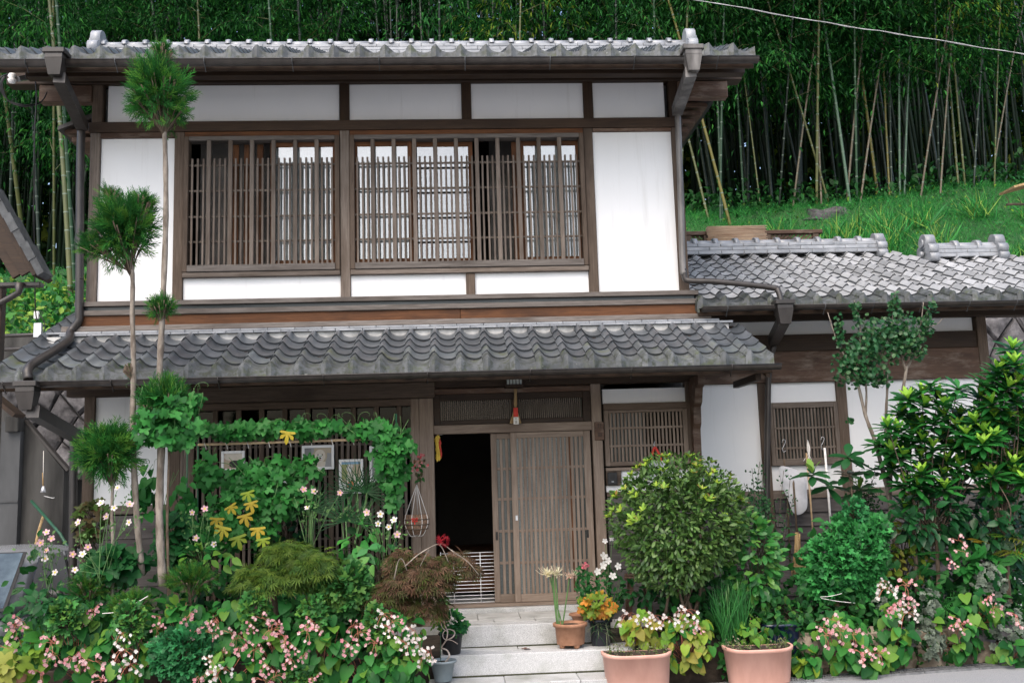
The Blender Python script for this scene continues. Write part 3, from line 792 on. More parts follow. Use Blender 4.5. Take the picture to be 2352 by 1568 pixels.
def gutter(x0, x1, y, z, r=.05, nh=8):
    n = 10; V = []; F = []
    for rr in (r, r - .005):
        for x in (x0, x1):
            for k in range(n + 1): a = PI + PI * k / n; V.append((x, y + rr * math.cos(a), z + rr * math.sin(a)))
    q = n + 1
    for b, fl in ((0, -1), (2 * q, 1)):
        for k in range(n): F.append((b + k, b + k + 1, b + q + k + 1, b + q + k)[::fl])
    F += [tuple(range(q)), tuple(range(q, 2 * q))]
    g = MB().add(V, F, 0, True)
    g.tube([(x0, y - r, z), (x1, y - r, z)], .006, 6); 
    o = g.build('gutter', M['metal_brown'], house)
    for k in range(nh):
        x = x0 + (x1 - x0) * (k + .5) / nh
        h = MB().tube([(x, y - r - .004, z + .01), (x, y - r - .006, z - .02), (x, y - .7 * r, z - .8 * r), (x, y, z - r - .005), (x, y + .03, z - r - .05), (x, y + .05, z - r - .035)], .0045, 5)
        h.build('gutter_hook', M['concrete'] if nh == 9 else M['metal_brown'], o)
    return o
gutter(LX0 - .3, 6.95, -1.26, 2.985, .05, 8)
# right-hand verge board and bracket
MB().prism([(-1.15, LZ0 - .09), (-.1, LZ0 - .09 + 1.05 * .445), (-.1, LZ0 - .2 + 1.05 * .445), (-1.15, LZ0 - .2)], 6.84, 6.88, 'x').build('verge_board', M['dark_y'], house)
MB().prism([(-1.15, LZ0 - .09), (.9, LZ0 - .09 + 2.05 * .445), (.9, LZ0 - .2 + 2.05 * .445), (-1.15, LZ0 - .2)], -.46, -.42, 'x').build('verge_board', M['dark_y'], house)
boxp('corner_brace', M['dark_y'], house, 6.78, 6.84, -1.0, -.2, 2.86, 2.93, .004)

# --- upper roof
UX0 = -.66
tile_field(house, UX0, 30, UE_Y, UE_Z, 1, UA)
rest = []
k = 0
for r in range(1, 15):
    for c in range(30):
        rest.append(slopeM(UX0 + c * TP, UE_Y + r * .235 * math.cos(UA), UE_Z + r * .235 * math.sin(UA), UA))
V = []; F = []; Sm = []
tv = np.array([v.co for v in tileM.vertices]); tf = [tuple(p.vertices) for p in tileM.polygons]; ts = [p.use_smooth for p in tileM.polygons]
for Mx in rest:
    b = len(V); A = np.array(Mx); V += list(map(tuple, tv @ A[:3, :3].T + A[:3, 3])); F += [tuple(i + b for i in f) for f in tf]; Sm += ts
o = link('roof_tiles', raw_mesh('roof_tiles', V, F, M['tile'], Sm), house); o['kind'] = 'stuff'
UX1 = UX0 + 30 * TP
roof_part('roof_deck', M['soffit'], [(UE_Y + .03, UE_Z - .09), (RY_, RZ_ - .09), (2 * RY_ - UE_Y, UE_Z - .09), (2 * RY_ - UE_Y, UE_Z - .035), (RY_, RZ_ - .035), (UE_Y + .03, UE_Z - .035)], UX0 + .02, UX1 - .02)
roof_part('back_roof', M['tile'], [(RY_, RZ_ - .03), (2 * RY_ - UE_Y, UE_Z - .03), (2 * RY_ - UE_Y, UE_Z + .03), (RY_, RZ_ + .03)], UX0, UX1)
ridge(house, -.72, 7.1, RY_, RZ_ - .02, 5)
end_tile(house, -.78, RY_, RZ_ - .06, 1.3, -1); end_tile(house, 7.15, RY_, RZ_ - .06, 1.3, 1)
rm = MB().obox((0, UE_Y + .05, UE_Z - .13), (0, .0, UE_Z - .13 + .98 * .4), .055, .065).mesh('rafter', M['dark_y'])
for k in range(19): link('rafter', rm, house, T(UX0 + .12 + k * .4, 0, 0))
boxp('eave_fascia', M['dark_x'], house, UX0, UX1, UE_Y + .03, UE_Y + .06, UE_Z - .19, UE_Z - .091, .004)
boxp('purlin', M['dark_x'], house, -.5, 7.0, -.62, -.5, 6.2, 6.31, .006)
gutter(UX0 - .05, UX1 + .02, UE_Y - .055, UE_Z - .125, .055, 9)
for x, xa in ((-.6, -.42), (6.75, 6.98)):
    boxp('beam_end', M['brown_x'], house, x if x < 0 else 6.41, -.04 if x < 0 else 6.98, -.03, .1, 6.17, 6.36, .008)

# --- gutters' downpipes
def down_box(c, w=.17, d=.15, h=.26, top=.05):
    m = MB(); x, y, z = c
    m.box(x - w * .62, x + w * .62, y - d * .6, y + d * .6, z - top, z, 0, .006); m.box(x - w * .5, x + w * .5, y - d * .5, y + d * .5, z - .1, z - top, 0, .004)
    V = []
    for zz_, k in ((z - .1, .5), (z - h, .33)):
        for sx, sy in ((-1, -1), (1, -1), (1, 1), (-1, 1)): V.append((x + sx * w * k, y + sy * d * k, zz_))
    m.add(V, [(0, 1, 5, 4), (1, 2, 6, 5), (2, 3, 7, 6), (3, 0, 4, 7), (7, 6, 5, 4)])
    return m
def pipe(c, P, r, mat='metal_brown', square=None):
    m = down_box(c) if c is not None else MB()
    b = m.build('downpipe', M[mat], house) if c is not None else None
    q = MB()
    if square: 
        q.obox(square[0], square[1], .11, .11)
    q.tube(curve_pts(P, 5) if len(P) > 2 else P, r, 12)
    if b is None: b = q.build('downpipe', M[mat], house)
    else: q.build('pipe', M[mat], b)
    return b
pL = pipe((xp(131, 118, UE_Y - .1), UE_Y - .11, zp(131, 118, UE_Y - .1)), [at(187, 288, -.1), at(184, 400, -.1), at(183, 600, -.1), at(182, 712, -.1), at(180, 738, -.1), at(162, 762, -.12), at(158, 782, -.3), at(120, 808, -.75), at(68, 842, -1.22), at(65, 872, -1.3)], .042, square=(at(136, 178, UE_Y - .1), at(189, 290, -.1)))
for v in (440, 640): 
    c = at(184, v, -.1); MB().tube([c + np.array([0, 0, -.012]), c + np.array([0, 0, .012])], .04, 12).build('pipe_clip', M['metal_brown'], pL)
pipe((xp(65, 876, -1.3), -1.3, zp(65, 876, -1.3)), [at(170, 1000, -.2), at(168, 1150, -.2), at(166, 1420, -.2)], .04, square=(at(76, 945, -1.3), at(176, 1002, -.2)))
pR = pipe((xp(1588, 110, UE_Y - .1), UE_Y - .11, zp(1588, 110, UE_Y - .1)), [at(1556, 250, -.1), at(1562, 400, -.1), at(1568, 610, -.1), at(1571, 622, -.1)], .034, 'verdigris', square=(at(1587, 165, UE_Y - .1), at(1555, 255, -.1)))
gutterW_y, gutterW_z = -.21, None
pipe(None, [at(1571, 618, -.1), at(1574, 640, -.1), at(1590, 645, -.12), at(1650, 647, -.16), at(1770, 660, -.2), at(1787, 668, -.22), at(1795, 695, -.25)], .032)
pipe((xp(1798, 690, -.25), -.25, zp(1798, 690, -.25)), [at(1778, 790, .55), at(1766, 850, .6), at(1763, 1000, .62), at(1762, 1150, .62), at(1760, 1420, .62)], .034, square=(at(1800, 735, -.25), at(1776, 782, .5)))

# --- small side hoods over the gable windows
for s, xw in ((-1, -.04), (1, 6.41)):
    z0 = zp(150, 300, .6) if s < 0 else zp(1610, 240, .6)
    h = MB()
    h.prism([(xw, z0 + .16), (xw + s * .5, z0 - .04), (xw + s * .5, z0 - .085), (xw, z0 + .1)], .35, 2.2, 'y', 0)
    hd = h.build('side_hood', M['metal_brown'], house)
    b = MB()
    for k in range(5): b.box(xw + s * .005, xw + s * (.45 - .08 * k), .42, 2.1, z0 - .03 - .1 * k - .07, z0 - .045 - .1 * k, 0, .004) if s > 0 or k < 2 else None
    b.build('hood_bracket', M['brown_x'], hd)
boxp('side_frame', M['post_z'], house, -.16, -.045, .3, .42, 3.9, zp(175, 330, .3), .005)

# --- ground floor, left part
z0g = .5
for x in (0.02, .9): post(x, z0g, 3.3, w=.11)
boxp('ground_beam', M['dark_x'], house, -.2, 6.5, -.06, .1, zp(1100, 866, -.06) - .1, 3.45, .006)
zr = zp(270, 1161); boxp('rail_beam', M['wood_x'], house, .08, .84, .0, .1, zr - .09, zr - .002, .005)
boxp('head_trim', M['dark_x'], house, .08, .84, .0, .1, zp(270, 911), zp(270, 895), .004)
boxp('wall_panel', M['plaster'], house, .076, .844, .035, .09, zr, zp(270, 911) - .002, 0)
for k in range(5): boxp('dado_board', M['dado'], house, .08, .84, .012 + .004 * (k % 2), .05, z0g + .02 + k * (zr - .1 - z0g - .02) / 5, z0g + .016 + (k + 1) * (zr - .1 - z0g - .02) / 5, .003)
# lattice bay
XB = xp(981, 1050)
zc0, zc1 = zp(800, 917, -.1), zp(800, 882, -.1)
boxp('lattice_header', M['post_x'], house, .86, xp(998, 900, -.12), -.13, .02, zc0, zc1, .006)
post(XB, z0g, zc0 - .002, w=.15, yf=-.03, m='door_z', d=.15)
zt = zp(800, 935)
f = MB(); xf0, xf1 = .96, xp(945, 1050)
f.box(xf1, XB - .076, -.02, .1, z0g, zc0 - .003, 0, .004); f.box(xf0, xf1 - .001, -.02, .1, zt, zc0 - .003, 1, .004); f.box(xf0, xf1 - .001, -.02, .1, z0g, z0g + .12, 1, .004)
gw = f.build('lattice_window', [M['door_z'], M['post_x']], house)
sp = .2395; tx = [xp((830 + v / 2.8) * .9408, 950) for v in (100, 256, 407, 559)]
txs = sorted(set([tx[-1] - k * sp for k in range(0, 11) if tx[-1] - k * sp > xf0 + .08]))
lattice(gw, xf0, xf1, z0g + .12, zt, zp(800, 985), txs, [zp(800, v) for v in (1020, 1092, 1165, 1235)], .0, tw=.052, sw=.03, mats=('post_z', 'wood_z', 'wood_x'))
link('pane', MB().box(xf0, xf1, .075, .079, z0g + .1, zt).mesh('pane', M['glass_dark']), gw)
boxp('inner_backing', M['dark_room'], house, xf0, xf1, .16, .19, z0g, zt, 0)

# --- entrance
xd0, xd1 = XB + .076, xp(1365, 1100); xpR = xp(1376, 1100)
post(xpR, z0g, 3.3, w=xp(1388, 1100) - xp(1365, 1100), m='door_z', d=.14, yf=-.02)
zl0, zl1 = zp(1180, 992), zp(1180, 972)
boxp('door_lintel', M['door_x'], house, xd0, xd1 - .002, -.01, .12, zl0, zl1, .005)
zt0, zt1 = zp(1180, 901), zp(1180, 889)
boxp('upper_lintel', M['brown_x'], house, xd0, xd1 - .002, -.005, .12, zt0, zt1, .005)
tf_ = MB(); tf_.box(xd0 + .002, xd0 + .07, .01, .07, zl1 + .002, zt0 - .002, 0, .004); tf_.box(xd1 - .09, xd1 - .004, .01, .07, zl1 + .002, zt0 - .002, 0, .004)
tf_.box(xd0 + .07, xd1 - .09, .01, .07, zl1 + .002, zl1 + .05, 0, .004); tf_.box(xd0 + .07, xd1 - .09, .01, .07, zt0 - .07, zt0 - .002, 0, .004)
trw = tf_.build('transom_window', M['dark_x'], house)
xmid = xp(1183, 940)
sl_ = MB(); k = xd0 + .085
while k < xd1 - .1:
    sl_.box(k - .0045, k + .0045, .02, .035, zl1 + .05, zt0 - .07); k += .0215
o = link('transom_slats', sl_.mesh('transom_slats', M['wood_z']), trw); o['kind'] = 'stuff'
link('mid_stile', MB().box(xmid - .035, xmid + .035, .012, .05, zl1 + .05, zt0 - .07).mesh('mid_stile', M['dark_z']), trw)
link('pane', MB().box(xd0 + .07, xd1 - .09, .052, .056, zl1 + .05, zt0 - .07).mesh('pane', M['glass_dark']), trw)
boxp('upper_board', M['dark_x'], house, xd0, xd1, .03, .08, zt1 + .002, 3.3, 0)
zd0 = .705
def door(xa, xb, yf, slat_n, st_l, st_r, panes, name):
    zt_ = zl0 - .004; zsl0, zsl1 = zp(1250, 1362), zp(1250, 1004)
    f = MB(); f.box(xa, xa + st_l, yf, yf + .036, zd0, zt_, 0, .004); f.box(xb - st_r, xb, yf, yf + .036, zd0, zt_, 0, .004)
    f.box(xa + st_l, xb - st_r, yf + .002, yf + .034, zsl1, zt_, 1, .003); f.box(xa + st_l, xb - st_r, yf + .002, yf + .034, zd0, zsl0, 1, .003)
    d = f.build(name, [M['door_z'], M['door_x']], house); x0, x1 = xa + st_l, xb - st_r
    sp_ = (x1 - x0) / (slat_n + .5 * 0 + 1) if slat_n < 5 else (x1 - x0) / (slat_n + .55)
    sm = MB().box(-.0145, .0145, 0, .018, zsl0, zsl1, 0, .003).mesh('slat', M['door_z'])
    for i in range(slat_n): link('slat', sm, d, T(x0 + sp_ * (i + (1 if slat_n < 5 else .78)), yf + .004, 0))
    for v in (1073, 1143, 1217, 1290): link('rail', MB().box(x0, x1, yf + .012, yf + .024, zp(1250, v) - .014, zp(1250, v) + .014, 0, .002).mesh('rail', M['door_x']), d)
    for pa, pb, mm in panes: link('pane', MB().box(x0 + (x1 - x0) * pa, x0 + (x1 - x0) * pb, yf + .026, yf + .03, zsl0, zsl1).mesh('pane', M[mm]), d)
    return d
xa = xp(1132, 1200, .06); xb = xp(1178, 1200); xe = xp(1364, 1200)
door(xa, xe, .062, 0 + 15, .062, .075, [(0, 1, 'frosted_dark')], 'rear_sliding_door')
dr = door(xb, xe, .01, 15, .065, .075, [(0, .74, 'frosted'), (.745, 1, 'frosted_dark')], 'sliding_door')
link('inner_stile', MB().box(xp(1313, 1200), xp(1322, 1200), .032, .034, zp(1250, 1362), zp(1250, 1004)).mesh('inner_stile', M['orange_z']), dr)
link('door_lock', MB().box(xp(1184, 1189), xp(1190, 1189), .002, .01, zp(1187, 1195), zp(1187, 1183), 0, .003).mesh('door_lock', M['steel']), dr)
for u, v0, v1 in ((1350, 1216, 1234), (1132 + 9, 1221, 1240)):
    yy = .008 if u > 1200 else .058
    link('finger_pull', MB().box(xp(u - 2.5, 1225, yy), xp(u + 2.5, 1225, yy), yy, yy + .006, zp(u, v1, yy), zp(u, v0, yy)).mesh('finger_pull', M['ink']), dr)
boxp('door_track', M['door_x'], house, xd0, xd1, -.02, .13, .67, .703, .004)
boxp('threshold_stone', M['granite'], house, xp(1010, 1400), xp(1392, 1400), -.1, .125, .5, .669, .006)

# --- porch and steps: separate slabs of granite
zP = .625
x0p, x1p = xp(1035, 1432, -1.0), xp(1400, 1428, -1.0)
steps = thing('stone_steps', 'pale granite steps leading up from the street to the open front door', 'steps', (4.4, -1.2, .15))
def slabs(name, cuts, y0, y1, z0, z1, m='granite'):
    for a, b in zip(cuts[:-1], cuts[1:]): boxp(name, M[m], steps, a + .002, b - .002, y0, y1, z0, z1 + U(-.002, .002), .006)
slabs('paving_slab', [x0p, 4.0, 4.42, 4.95, x1p], -.62, -.105, .3, zP, 'paving'); slabs('paving_slab', [x0p, 4.15, 4.55, x1p], -.8, -.624, .3, zP, 'paving')
slabs('riser_stone', [x0p, x1p], -1.0, -.804, .1, zP)
zQ = .425; slabs('paving_slab', [x0p - .1, 4.35, x1p + .15], -1.16, -1.004, .1, zQ, 'paving'); slabs('riser_stone', [x0p - .1, x1p + .15], -1.38, -1.164, .0, zQ)
M['moss'] = generic('dark_moss', (.03, .034, .018), (.06, .062, .035), 30, .95, .4, .004)
for yy_, zz_ in ((-1.006, zQ), (-1.388, .237)): boxp('moss_line', M['moss'], steps, x0p - .08, x1p + .1, yy_, yy_ + .004, zz_ - .01, zz_ + .012, 0)
slabs('kerb_stone', [x0p - .2, 4.2, 4.85, x1p + .2], -1.72, -1.384, -.05, .235)

# --- right bay of the ground floor
xr0, xr1 = xp(1388, 1000) + .003, PX[4] - .055
zq = [zp(1480, v) for v in (891, 924, 940, 1058, 1068, 1071, 1079)]
boxp('wall_panel', M['plaster'], house, xr0, xr1, .035, .09, zq[1], zq[0], 0)
boxp('head_trim', M['post_x'], house, xr0, xr1, -.005, .09, zq[2], zq[1] - .002, .004)
f = MB(); ws = .05
f.box(xr0, xr0 + ws, -.01, .08, zq[4], zq[2] - .002, 0, .004); f.box(xr1 - ws, xr1, -.01, .08, zq[4], zq[2] - .002, 0, .004)
f.box(xr0 + ws, xr1 - ws, -.01, .08, zq[4], zq[3], 1, .004); f.box(xr0 + ws, xr1 - ws, -.008, .08, zq[2] - .03, zq[2] - .002, 1, .004)
sw = f.build('lattice_window', [M['door_z'], M['door_x']], house)
n = 20; sm = MB().box(-.0105, .0105, 0, .02, zq[3], zq[2] - .03, 0, .003).mesh('slat', M['door_z'])
for k in range(n): link('slat', sm, sw, T(xr0 + ws + (xr1 - xr0 - 2 * ws) * (k + .5) / n, .004, 0))
for v in (981, 1022): link('rail', MB().box(xr0 + ws, xr1 - ws, .0, .02, zp(1480, v) - .013, zp(1480, v) + .01, 0, .002).mesh('rail', M['door_x']), sw)
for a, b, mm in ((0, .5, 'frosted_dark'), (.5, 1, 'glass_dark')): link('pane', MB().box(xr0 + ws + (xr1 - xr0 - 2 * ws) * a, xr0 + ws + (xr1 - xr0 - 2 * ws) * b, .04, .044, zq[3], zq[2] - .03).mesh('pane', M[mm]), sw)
boxp('inner_backing', M['dark_room'], house, xr0, xr1, .2, .23, z0g, zq[1], 0)
boxp('rail_beam', M['door_x'], house, xr0, xr1, -.005, .1, zq[6], zq[5] - .002, .004)
zi = [zp(1410, v) for v in (1083, 1114, 1117, 1129, 1140)]
boxp('entry_board', M['post_x'], house, xr0, xp(1428, 1100), .005, .08, zi[1], zq[6] - .002, .003)
boxp('wall_panel', M['plaster'], house, xp(1428, 1100) + .002, xr1, .035, .09, zi[3], zq[6] - .002, 0)
boxp('wall_panel', M['plaster'], house, xr0, xp(1428, 1100), .035, .09, zi[3], zi[1] - .002, 0)
boxp('rail_beam', M['post_x'], house, xr0, xr1, -.005, .1, zi[4], zi[3] - .002, .004)
for k in range(5): 
    h = (zi[4] - .5) / 5
    boxp('dado_board', M['dado'], house, xr0, xr1, .012 + .004 * (k % 2), .06, .5 + k * h, .5 + (k + 1) * h - .005, .003)
post(PX[4], z0g, 3.3, w=.115, m='post_z', d=.13)
# carved bracket on the corner post
br = MB(); xb_ = PX[4] + .02
zb = [zp(1600, v, -.1) for v in (868, 925, 935, 985, 1050, 1090)]
br.prism([(-.02, zb[0]), (-.42, zb[0]), (-.42, zb[0] - .09), (-.3, zb[0] - .12), (-.24, zb[1]), (-.17, zb[2]), (-.15, zb[3] + .06), (-.1, zb[3]), (-.085, zb[4]), (-.11, zb[4] - .08), (-.09, zb[5]), (-.045, zb[5] - .02), (-.001, zb[5] + .03), (-.001, zb[0])], xb_ - .04, xb_ + .04, 'x')
br.build('carved_bracket', M['brown_x'], house)

# --- side wing
WY = .75; WX = [6.47, 7.417, 8.335, 10.08]
zWb, zWr = 2.995, 1.757
wz = lambda v, u=1900: zp(u, v, WY)
boxp('wide_board', M['brown_x'], house, 6.42, 10.03, WY - .02, WY + .1, zWb, wz(803, 2000), .005)
boxp('wide_board', M['dark_x'], house, 6.42, 10.03, WY - .008, WY + .1, wz(803, 2000) + .002, wz(764, 2000), .005)
for a, b in ((6.45, 8.3), (8.42, 10.0)): boxp('wall_panel', M['plaster'], house, a, b, WY + .035, WY + .1, wz(764, 2000) + .002, wz(733, 2000), 0)
post(8.36, wz(764, 2000) + .002, wz(733, 2000), .1, yf=WY, m='dark_z', name='short_post')
boxp('eave_beam', M['dark_x'], house, 6.42, 11.2, WY - .04, WY + .12, wz(733, 2000) + .002, wz(733, 2000) + .22, .006)
post(WX[1] - .02, .3, zWb - .002, .1, yf=WY); post(WX[2], .3, zWb - .002, .12, yf=WY); post(WX[3], .2, wz(733, 2000) + .002, .12, yf=WY - .03, d=.16)
boxp('wall_panel', M['plaster'], house, 6.45, WX[1] - .072, WY + .035, WY + .1, zWr, zWb - .003, 0)
zz1, zz0 = wz(921), wz(1066)
boxp('wall_panel', M['plaster'], house, WX[1] + .032, WX[2] - .062, WY + .035, WY + .1, zz1, zWb - .003, 0)
boxp('wall_panel', M['plaster'], house, WX[1] + .032, WX[2] - .062, WY + .035, WY + .1, zWr, zz0 - .003, 0)
boxp('wall_panel', M['plaster'], house, WX[2] + .062, WX[3] - .062, WY + .035, WY + .1, zWr, zWb - .003, 0)
boxp('rail_beam', M['wood_x'], house, 6.45, 10.02, WY + .005, WY + .1, zWr - .1, zWr - .002, .004)
xw0, xw1 = WX[1] + .034, WX[2] - .064
f = MB(); f.box(xw0, xw0 + .05, WY - .012, WY + .08, zz0, zz1 - .002, 0, .004); f.box(xw1 - .05, xw1, WY - .012, WY + .08, zz0, zz1 - .002, 0, .004)
f.box(xw0 + .05, xw1 - .05, WY - .012, WY + .08, zz1 - .07, zz1 - .002, 1, .004); f.box(xw0 + .05, xw1 - .05, WY - .012, WY + .08, zz0, zz0 + .08, 1, .004)
sw = f.build('lattice_window', [M['wood_z'], M['wood_x']], house)
n = 18; sm = MB().box(-.011, .011, 0, .02, zz0 + .08, zz1 - .07, 0, .003).mesh('slat', M['wood_z'])
for k in range(n): link('slat', sm, sw, T(xw0 + .05 + (xw1 - xw0 - .1) * (k + .5) / n, WY + .002, 0))
for v in (980, 1026): link('rail', MB().box(xw0 + .05, xw1 - .05, WY + .0, WY + .018, wz(v) - .014, wz(v) + .01, 0, .002).mesh('rail', M['wood_x']), sw)
link('pane', MB().box(xw0 + .05, xw1 - .05, WY + .045, WY + .049, zz0 + .08, zz1 - .07).mesh('pane', M['frosted_dark']), sw)
nb = 8; hb = (zWr - .1 - .42) / nb
for x_a, x_b in ((6.45, WX[1] - .08), (WX[1] + .04, WX[2] - .07), (WX[2] + .07, WX[3] - .07)):
    for k in range(nb):
        b = MB().prism([(WY + .0, .42 + k * hb), (WY + .06, .42 + k * hb), (WY + .06, .42 + (k + 1) * hb - .002), (WY + .022, .42 + (k + 1) * hb - .002)], x_a, x_b, 'x')
        b.build('dado_board', M['dado'], house)
boxp('wing_wall', M['plaster'], house, 6.45, 10.1, WY + .11, 4.0, .2, 3.45, 0)
WE_Y, WE_Z = -.15, 3.81; WXL = 6.475
def wkeep(x, y): return y < (1.75 if x > 9.62 else 2.12)
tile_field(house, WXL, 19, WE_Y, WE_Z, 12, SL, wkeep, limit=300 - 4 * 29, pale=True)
yA, yB = 2.12, 1.72
for xa, xb, yr in ((WXL + .02, 9.66, yA), (9.661, WXL + 19 * TP, yB)):
    zr_ = WE_Z + (yr - WE_Y) * .445
    roof_part('roof_deck', M['soffit'], [(WE_Y + .03, WE_Z - .08), (yr, zr_ - .09), (2 * yr - WE_Y, WE_Z - .08), (2 * yr - WE_Y, WE_Z - .03), (yr, zr_ - .045), (WE_Y + .03, WE_Z - .035)], xa, xb)
ridge(house, 6.45, 9.5, yA, WE_Z + (yA - WE_Y) * .445 - .0, 3); end_tile(house, 9.53, yA, WE_Z + (yA - WE_Y) * .445 - .06, .85, 1)
rz = WE_Z + (yB - WE_Y) * .445
ridge(house, xp(2135, 590, yB), xp(2290, 590, yB), yB, rz, 3); end_tile(house, xp(2128, 590, yB), yB - .05, rz - .06, .95, -1); end_tile(house, xp(2292, 590, yB), yB, rz - .04, .9, 1)
MB().prism([(-1, 0), (1, 0), (.8, .1), (-.8, .1)], 0, .001, 'y')
gutter(xp(1612, 705, -.2), 11.3, WE_Y - .06, WE_Z - .075, .05, 9)
boxp('eave_fascia', M['dark_x'], house, WXL, WXL + 19 * TP, WE_Y + .03, WE_Y + .055, WE_Z - .15, WE_Z - .082, .003)
rm = MB().obox((0, WE_Y + .05, WE_Z - .115), (0, WY, WE_Z - .115 + .85 * .445), .05, .06).mesh('rafter', M['dark_y'])
for k in range(13): link('rafter', rm, house, T(WXL + .15 + k * .37, 0, 0))
MB().prism([(WE_Y, WE_Z - .12), (.6, WE_Z - .12 + .75 * .445), (.6, WE_Z + .02 + .75 * .445), (WE_Y, WE_Z + .0)], WXL - .02, WXL + .004, 'x').build('verge_board', M['eave'], house)
# ------------------------------------------------------------------ bamboo grove on the hill
M['culm_green'] = generic('green_culm', (0.0168, 0.0525, 0.0210), (0.0294, 0.0770, 0.0315), 3, .4, 0, var=(.8, 1.2), stretch=(1, 1, .3))
M['culm_pale'] = generic('pale_green_culm', (0.0600, 0.1200, 0.0720), (0.0960, 0.1680, 0.1080), 3, .4, 0, var=(.85, 1.15), stretch=(1, 1, .3))
M['culm_yellow'] = generic('yellow_culm', (0.1240, 0.1116, 0.0186), (0.1860, 0.1612, 0.0372), 3, .4, 0, var=(.85, 1.15), stretch=(1, 1, .3))
M['culm_olive'] = generic('olive_culm', (0.0682, 0.0806, 0.0217), (0.1116, 0.1178, 0.0372), 3, .4, 0, var=(.85, 1.15), stretch=(1, 1, .3))
M['culm_tan'] = generic('tan_culm', (0.1100, 0.0880, 0.0550), (0.1650, 0.1375, 0.0935), 3, .5, 0, var=(.8, 1.15), stretch=(1, 1, .3))
M['culm_dark'] = generic('dark_green_culm', (.007, .016, .009), (.016, .03, .017), 3, .45, 0, var=(.7, 1.3), stretch=(1, 1, .3))  # deepened for the rear rows and thicket: grove shade put into colour
M['node_dark'] = generic('dull_culm_node', (.04, .055, .042), (.07, .09, .07), 10, .6, 0)
M['node_white'] = generic('pale_culm_node', (.13, .17, .13), (.2, .25, .2), 10, .6, 0)
BG = [(.013, .06, .018), (.02, .085, .024), (.04, .135, .034), (.007, .036, .012)]
BY_ = [(.10, .19, .03), (.16, .22, .04), (.05, .16, .03)]
def spray(n, c, out, r=.5, size=(.15, .24), cols=BG):
    q = rng.normal(0, 1, (n, 3)) * np.array([r, r, r * .2]); q[:, 2] -= .35 * (q[:, 0] ** 2 + q[:, 1] ** 2) / r; P = c + q
    D = unit(np.asarray(out) * .5 + unit(q) * .7 + rng.normal(0, .4, (n, 3)) + np.array([0, 0, -.6]))
    Nn = rng.normal(0, .35, (n, 3)) + np.array([0, 0, 1.])
    return scatter('lance', P, D, Nn, rng.uniform(*size, n), .22, palette(n, cols))
def bamboo_foliage(h0, h1, ns, cols, seed, per=120):
    sets = []; tw = MB()
    for k in range(ns):
        h = h0 + (h1 - h0) * (k / ns) ** .85 + U(-.2, .2); a = U(0, 2 * PI); ln = U(.35, 1.25) * (1.0 if h < h1 * .75 else .6)
        o = np.array([math.cos(a), math.sin(a), 0.]); c = o * ln + np.array([0, 0, h + ln * .25])
        sets.append(spray(per, c, o, U(.32, .52), (.12, .2), cols=cols))
        tw.tube([(0, 0, h - .2), o * ln * .6 + np.array([0, 0, h + .12]), c], [.009, .006, .003], 4)
    V, F, C = join(sets)
    me = raw_mesh('foliage', V, F, M['bamboo_leaf'], False, None, C)
    return me, tw.mesh('branch', M['culm_olive'])
FOL = [bamboo_foliage(3.0, 10.5, 34, BG, 0), bamboo_foliage(3.4, 10.5, 36, BG, 1), bamboo_foliage(2.4, 10, 28, BG + BY_[2:], 2), bamboo_foliage(3.6, 10.5, 24, BY_ + BG[1:3], 3), bamboo_foliage(3.8, 11, 38, BG, 4)]
def culm(root, p0, d, L_, r, mat, mi_ring='node_white', seg=.36):
    n = int(L_ / seg); mb = MB(); p0 = np.asarray(p0, float); d = unit(np.asarray(d, float)); side = unit(np.array([d[0], d[1], 0]) + 1e-6)
    def pos(s): return p0 + d * s + side * (.0035 * s * s) - np.array([0, 0, .0015 * s * s])
    P = []; R = []
    for k in range(n):
        s = k * seg; q = 1 - .55 * (s / L_); P += [pos(s), pos(s + .022)]; R += [r * q, r * q * 1.0]
    mb.tube([pos(-.3)] + P, [r * 1.02] + R, 8, 0)
    for k in range(1, n):
        s = k * seg; q = 1 - .55 * (s / L_)
        mb.tube([pos(s - .012), pos(s + .012)], [r * q * 1.09, r * q * 1.07], 8, 1, cap=False)
    mb.build('culm', [M[mat], M[mi_ring]], root)
    return pos
def ground_hit(u, v, y0=6.0, y1=40.0):
    best = None
    for y in np.arange(y0, 13.0, .1):
        p = at(u, v, y); g_ = p[2] - float(hill_h(p[0], y))
        if g_ <= 0: return p
        if best is None or g_ < best[0]: best = (g_, p)
    return best[1]
def bamboo(pb, pt, w, mat, label, fol, group='bamboo at the front of the grove', fs=1.0, L_=12.0, frot=None):
    p0 = ground_hit(*pb); 
    t = at(pt[0], pt[1], p0[1] + U(-.6, .3)); d = t - p0
    r = w / 2 * (p0[1] - CAM[1]) / PF
    root = thing('bamboo', label, 'bamboo', p0, group)
    culm(root, p0, d, L_, max(r * .9, .018), mat)
    if fol is not None:
        q = Vector(d).to_track_quat('Z', 'Y').to_matrix().to_4x4()
        Mx = T(*p0) @ q @ RZ(U(0, 6.28) if frot is None else frot) @ SCL(fs, fs, 1)
        link('foliage', FOL[fol][0], root, Mx); link('branch', FOL[fol][1], root, Mx)
    return root
def z3(x, y): return (1561.7 + .336 * x, .336 * y)
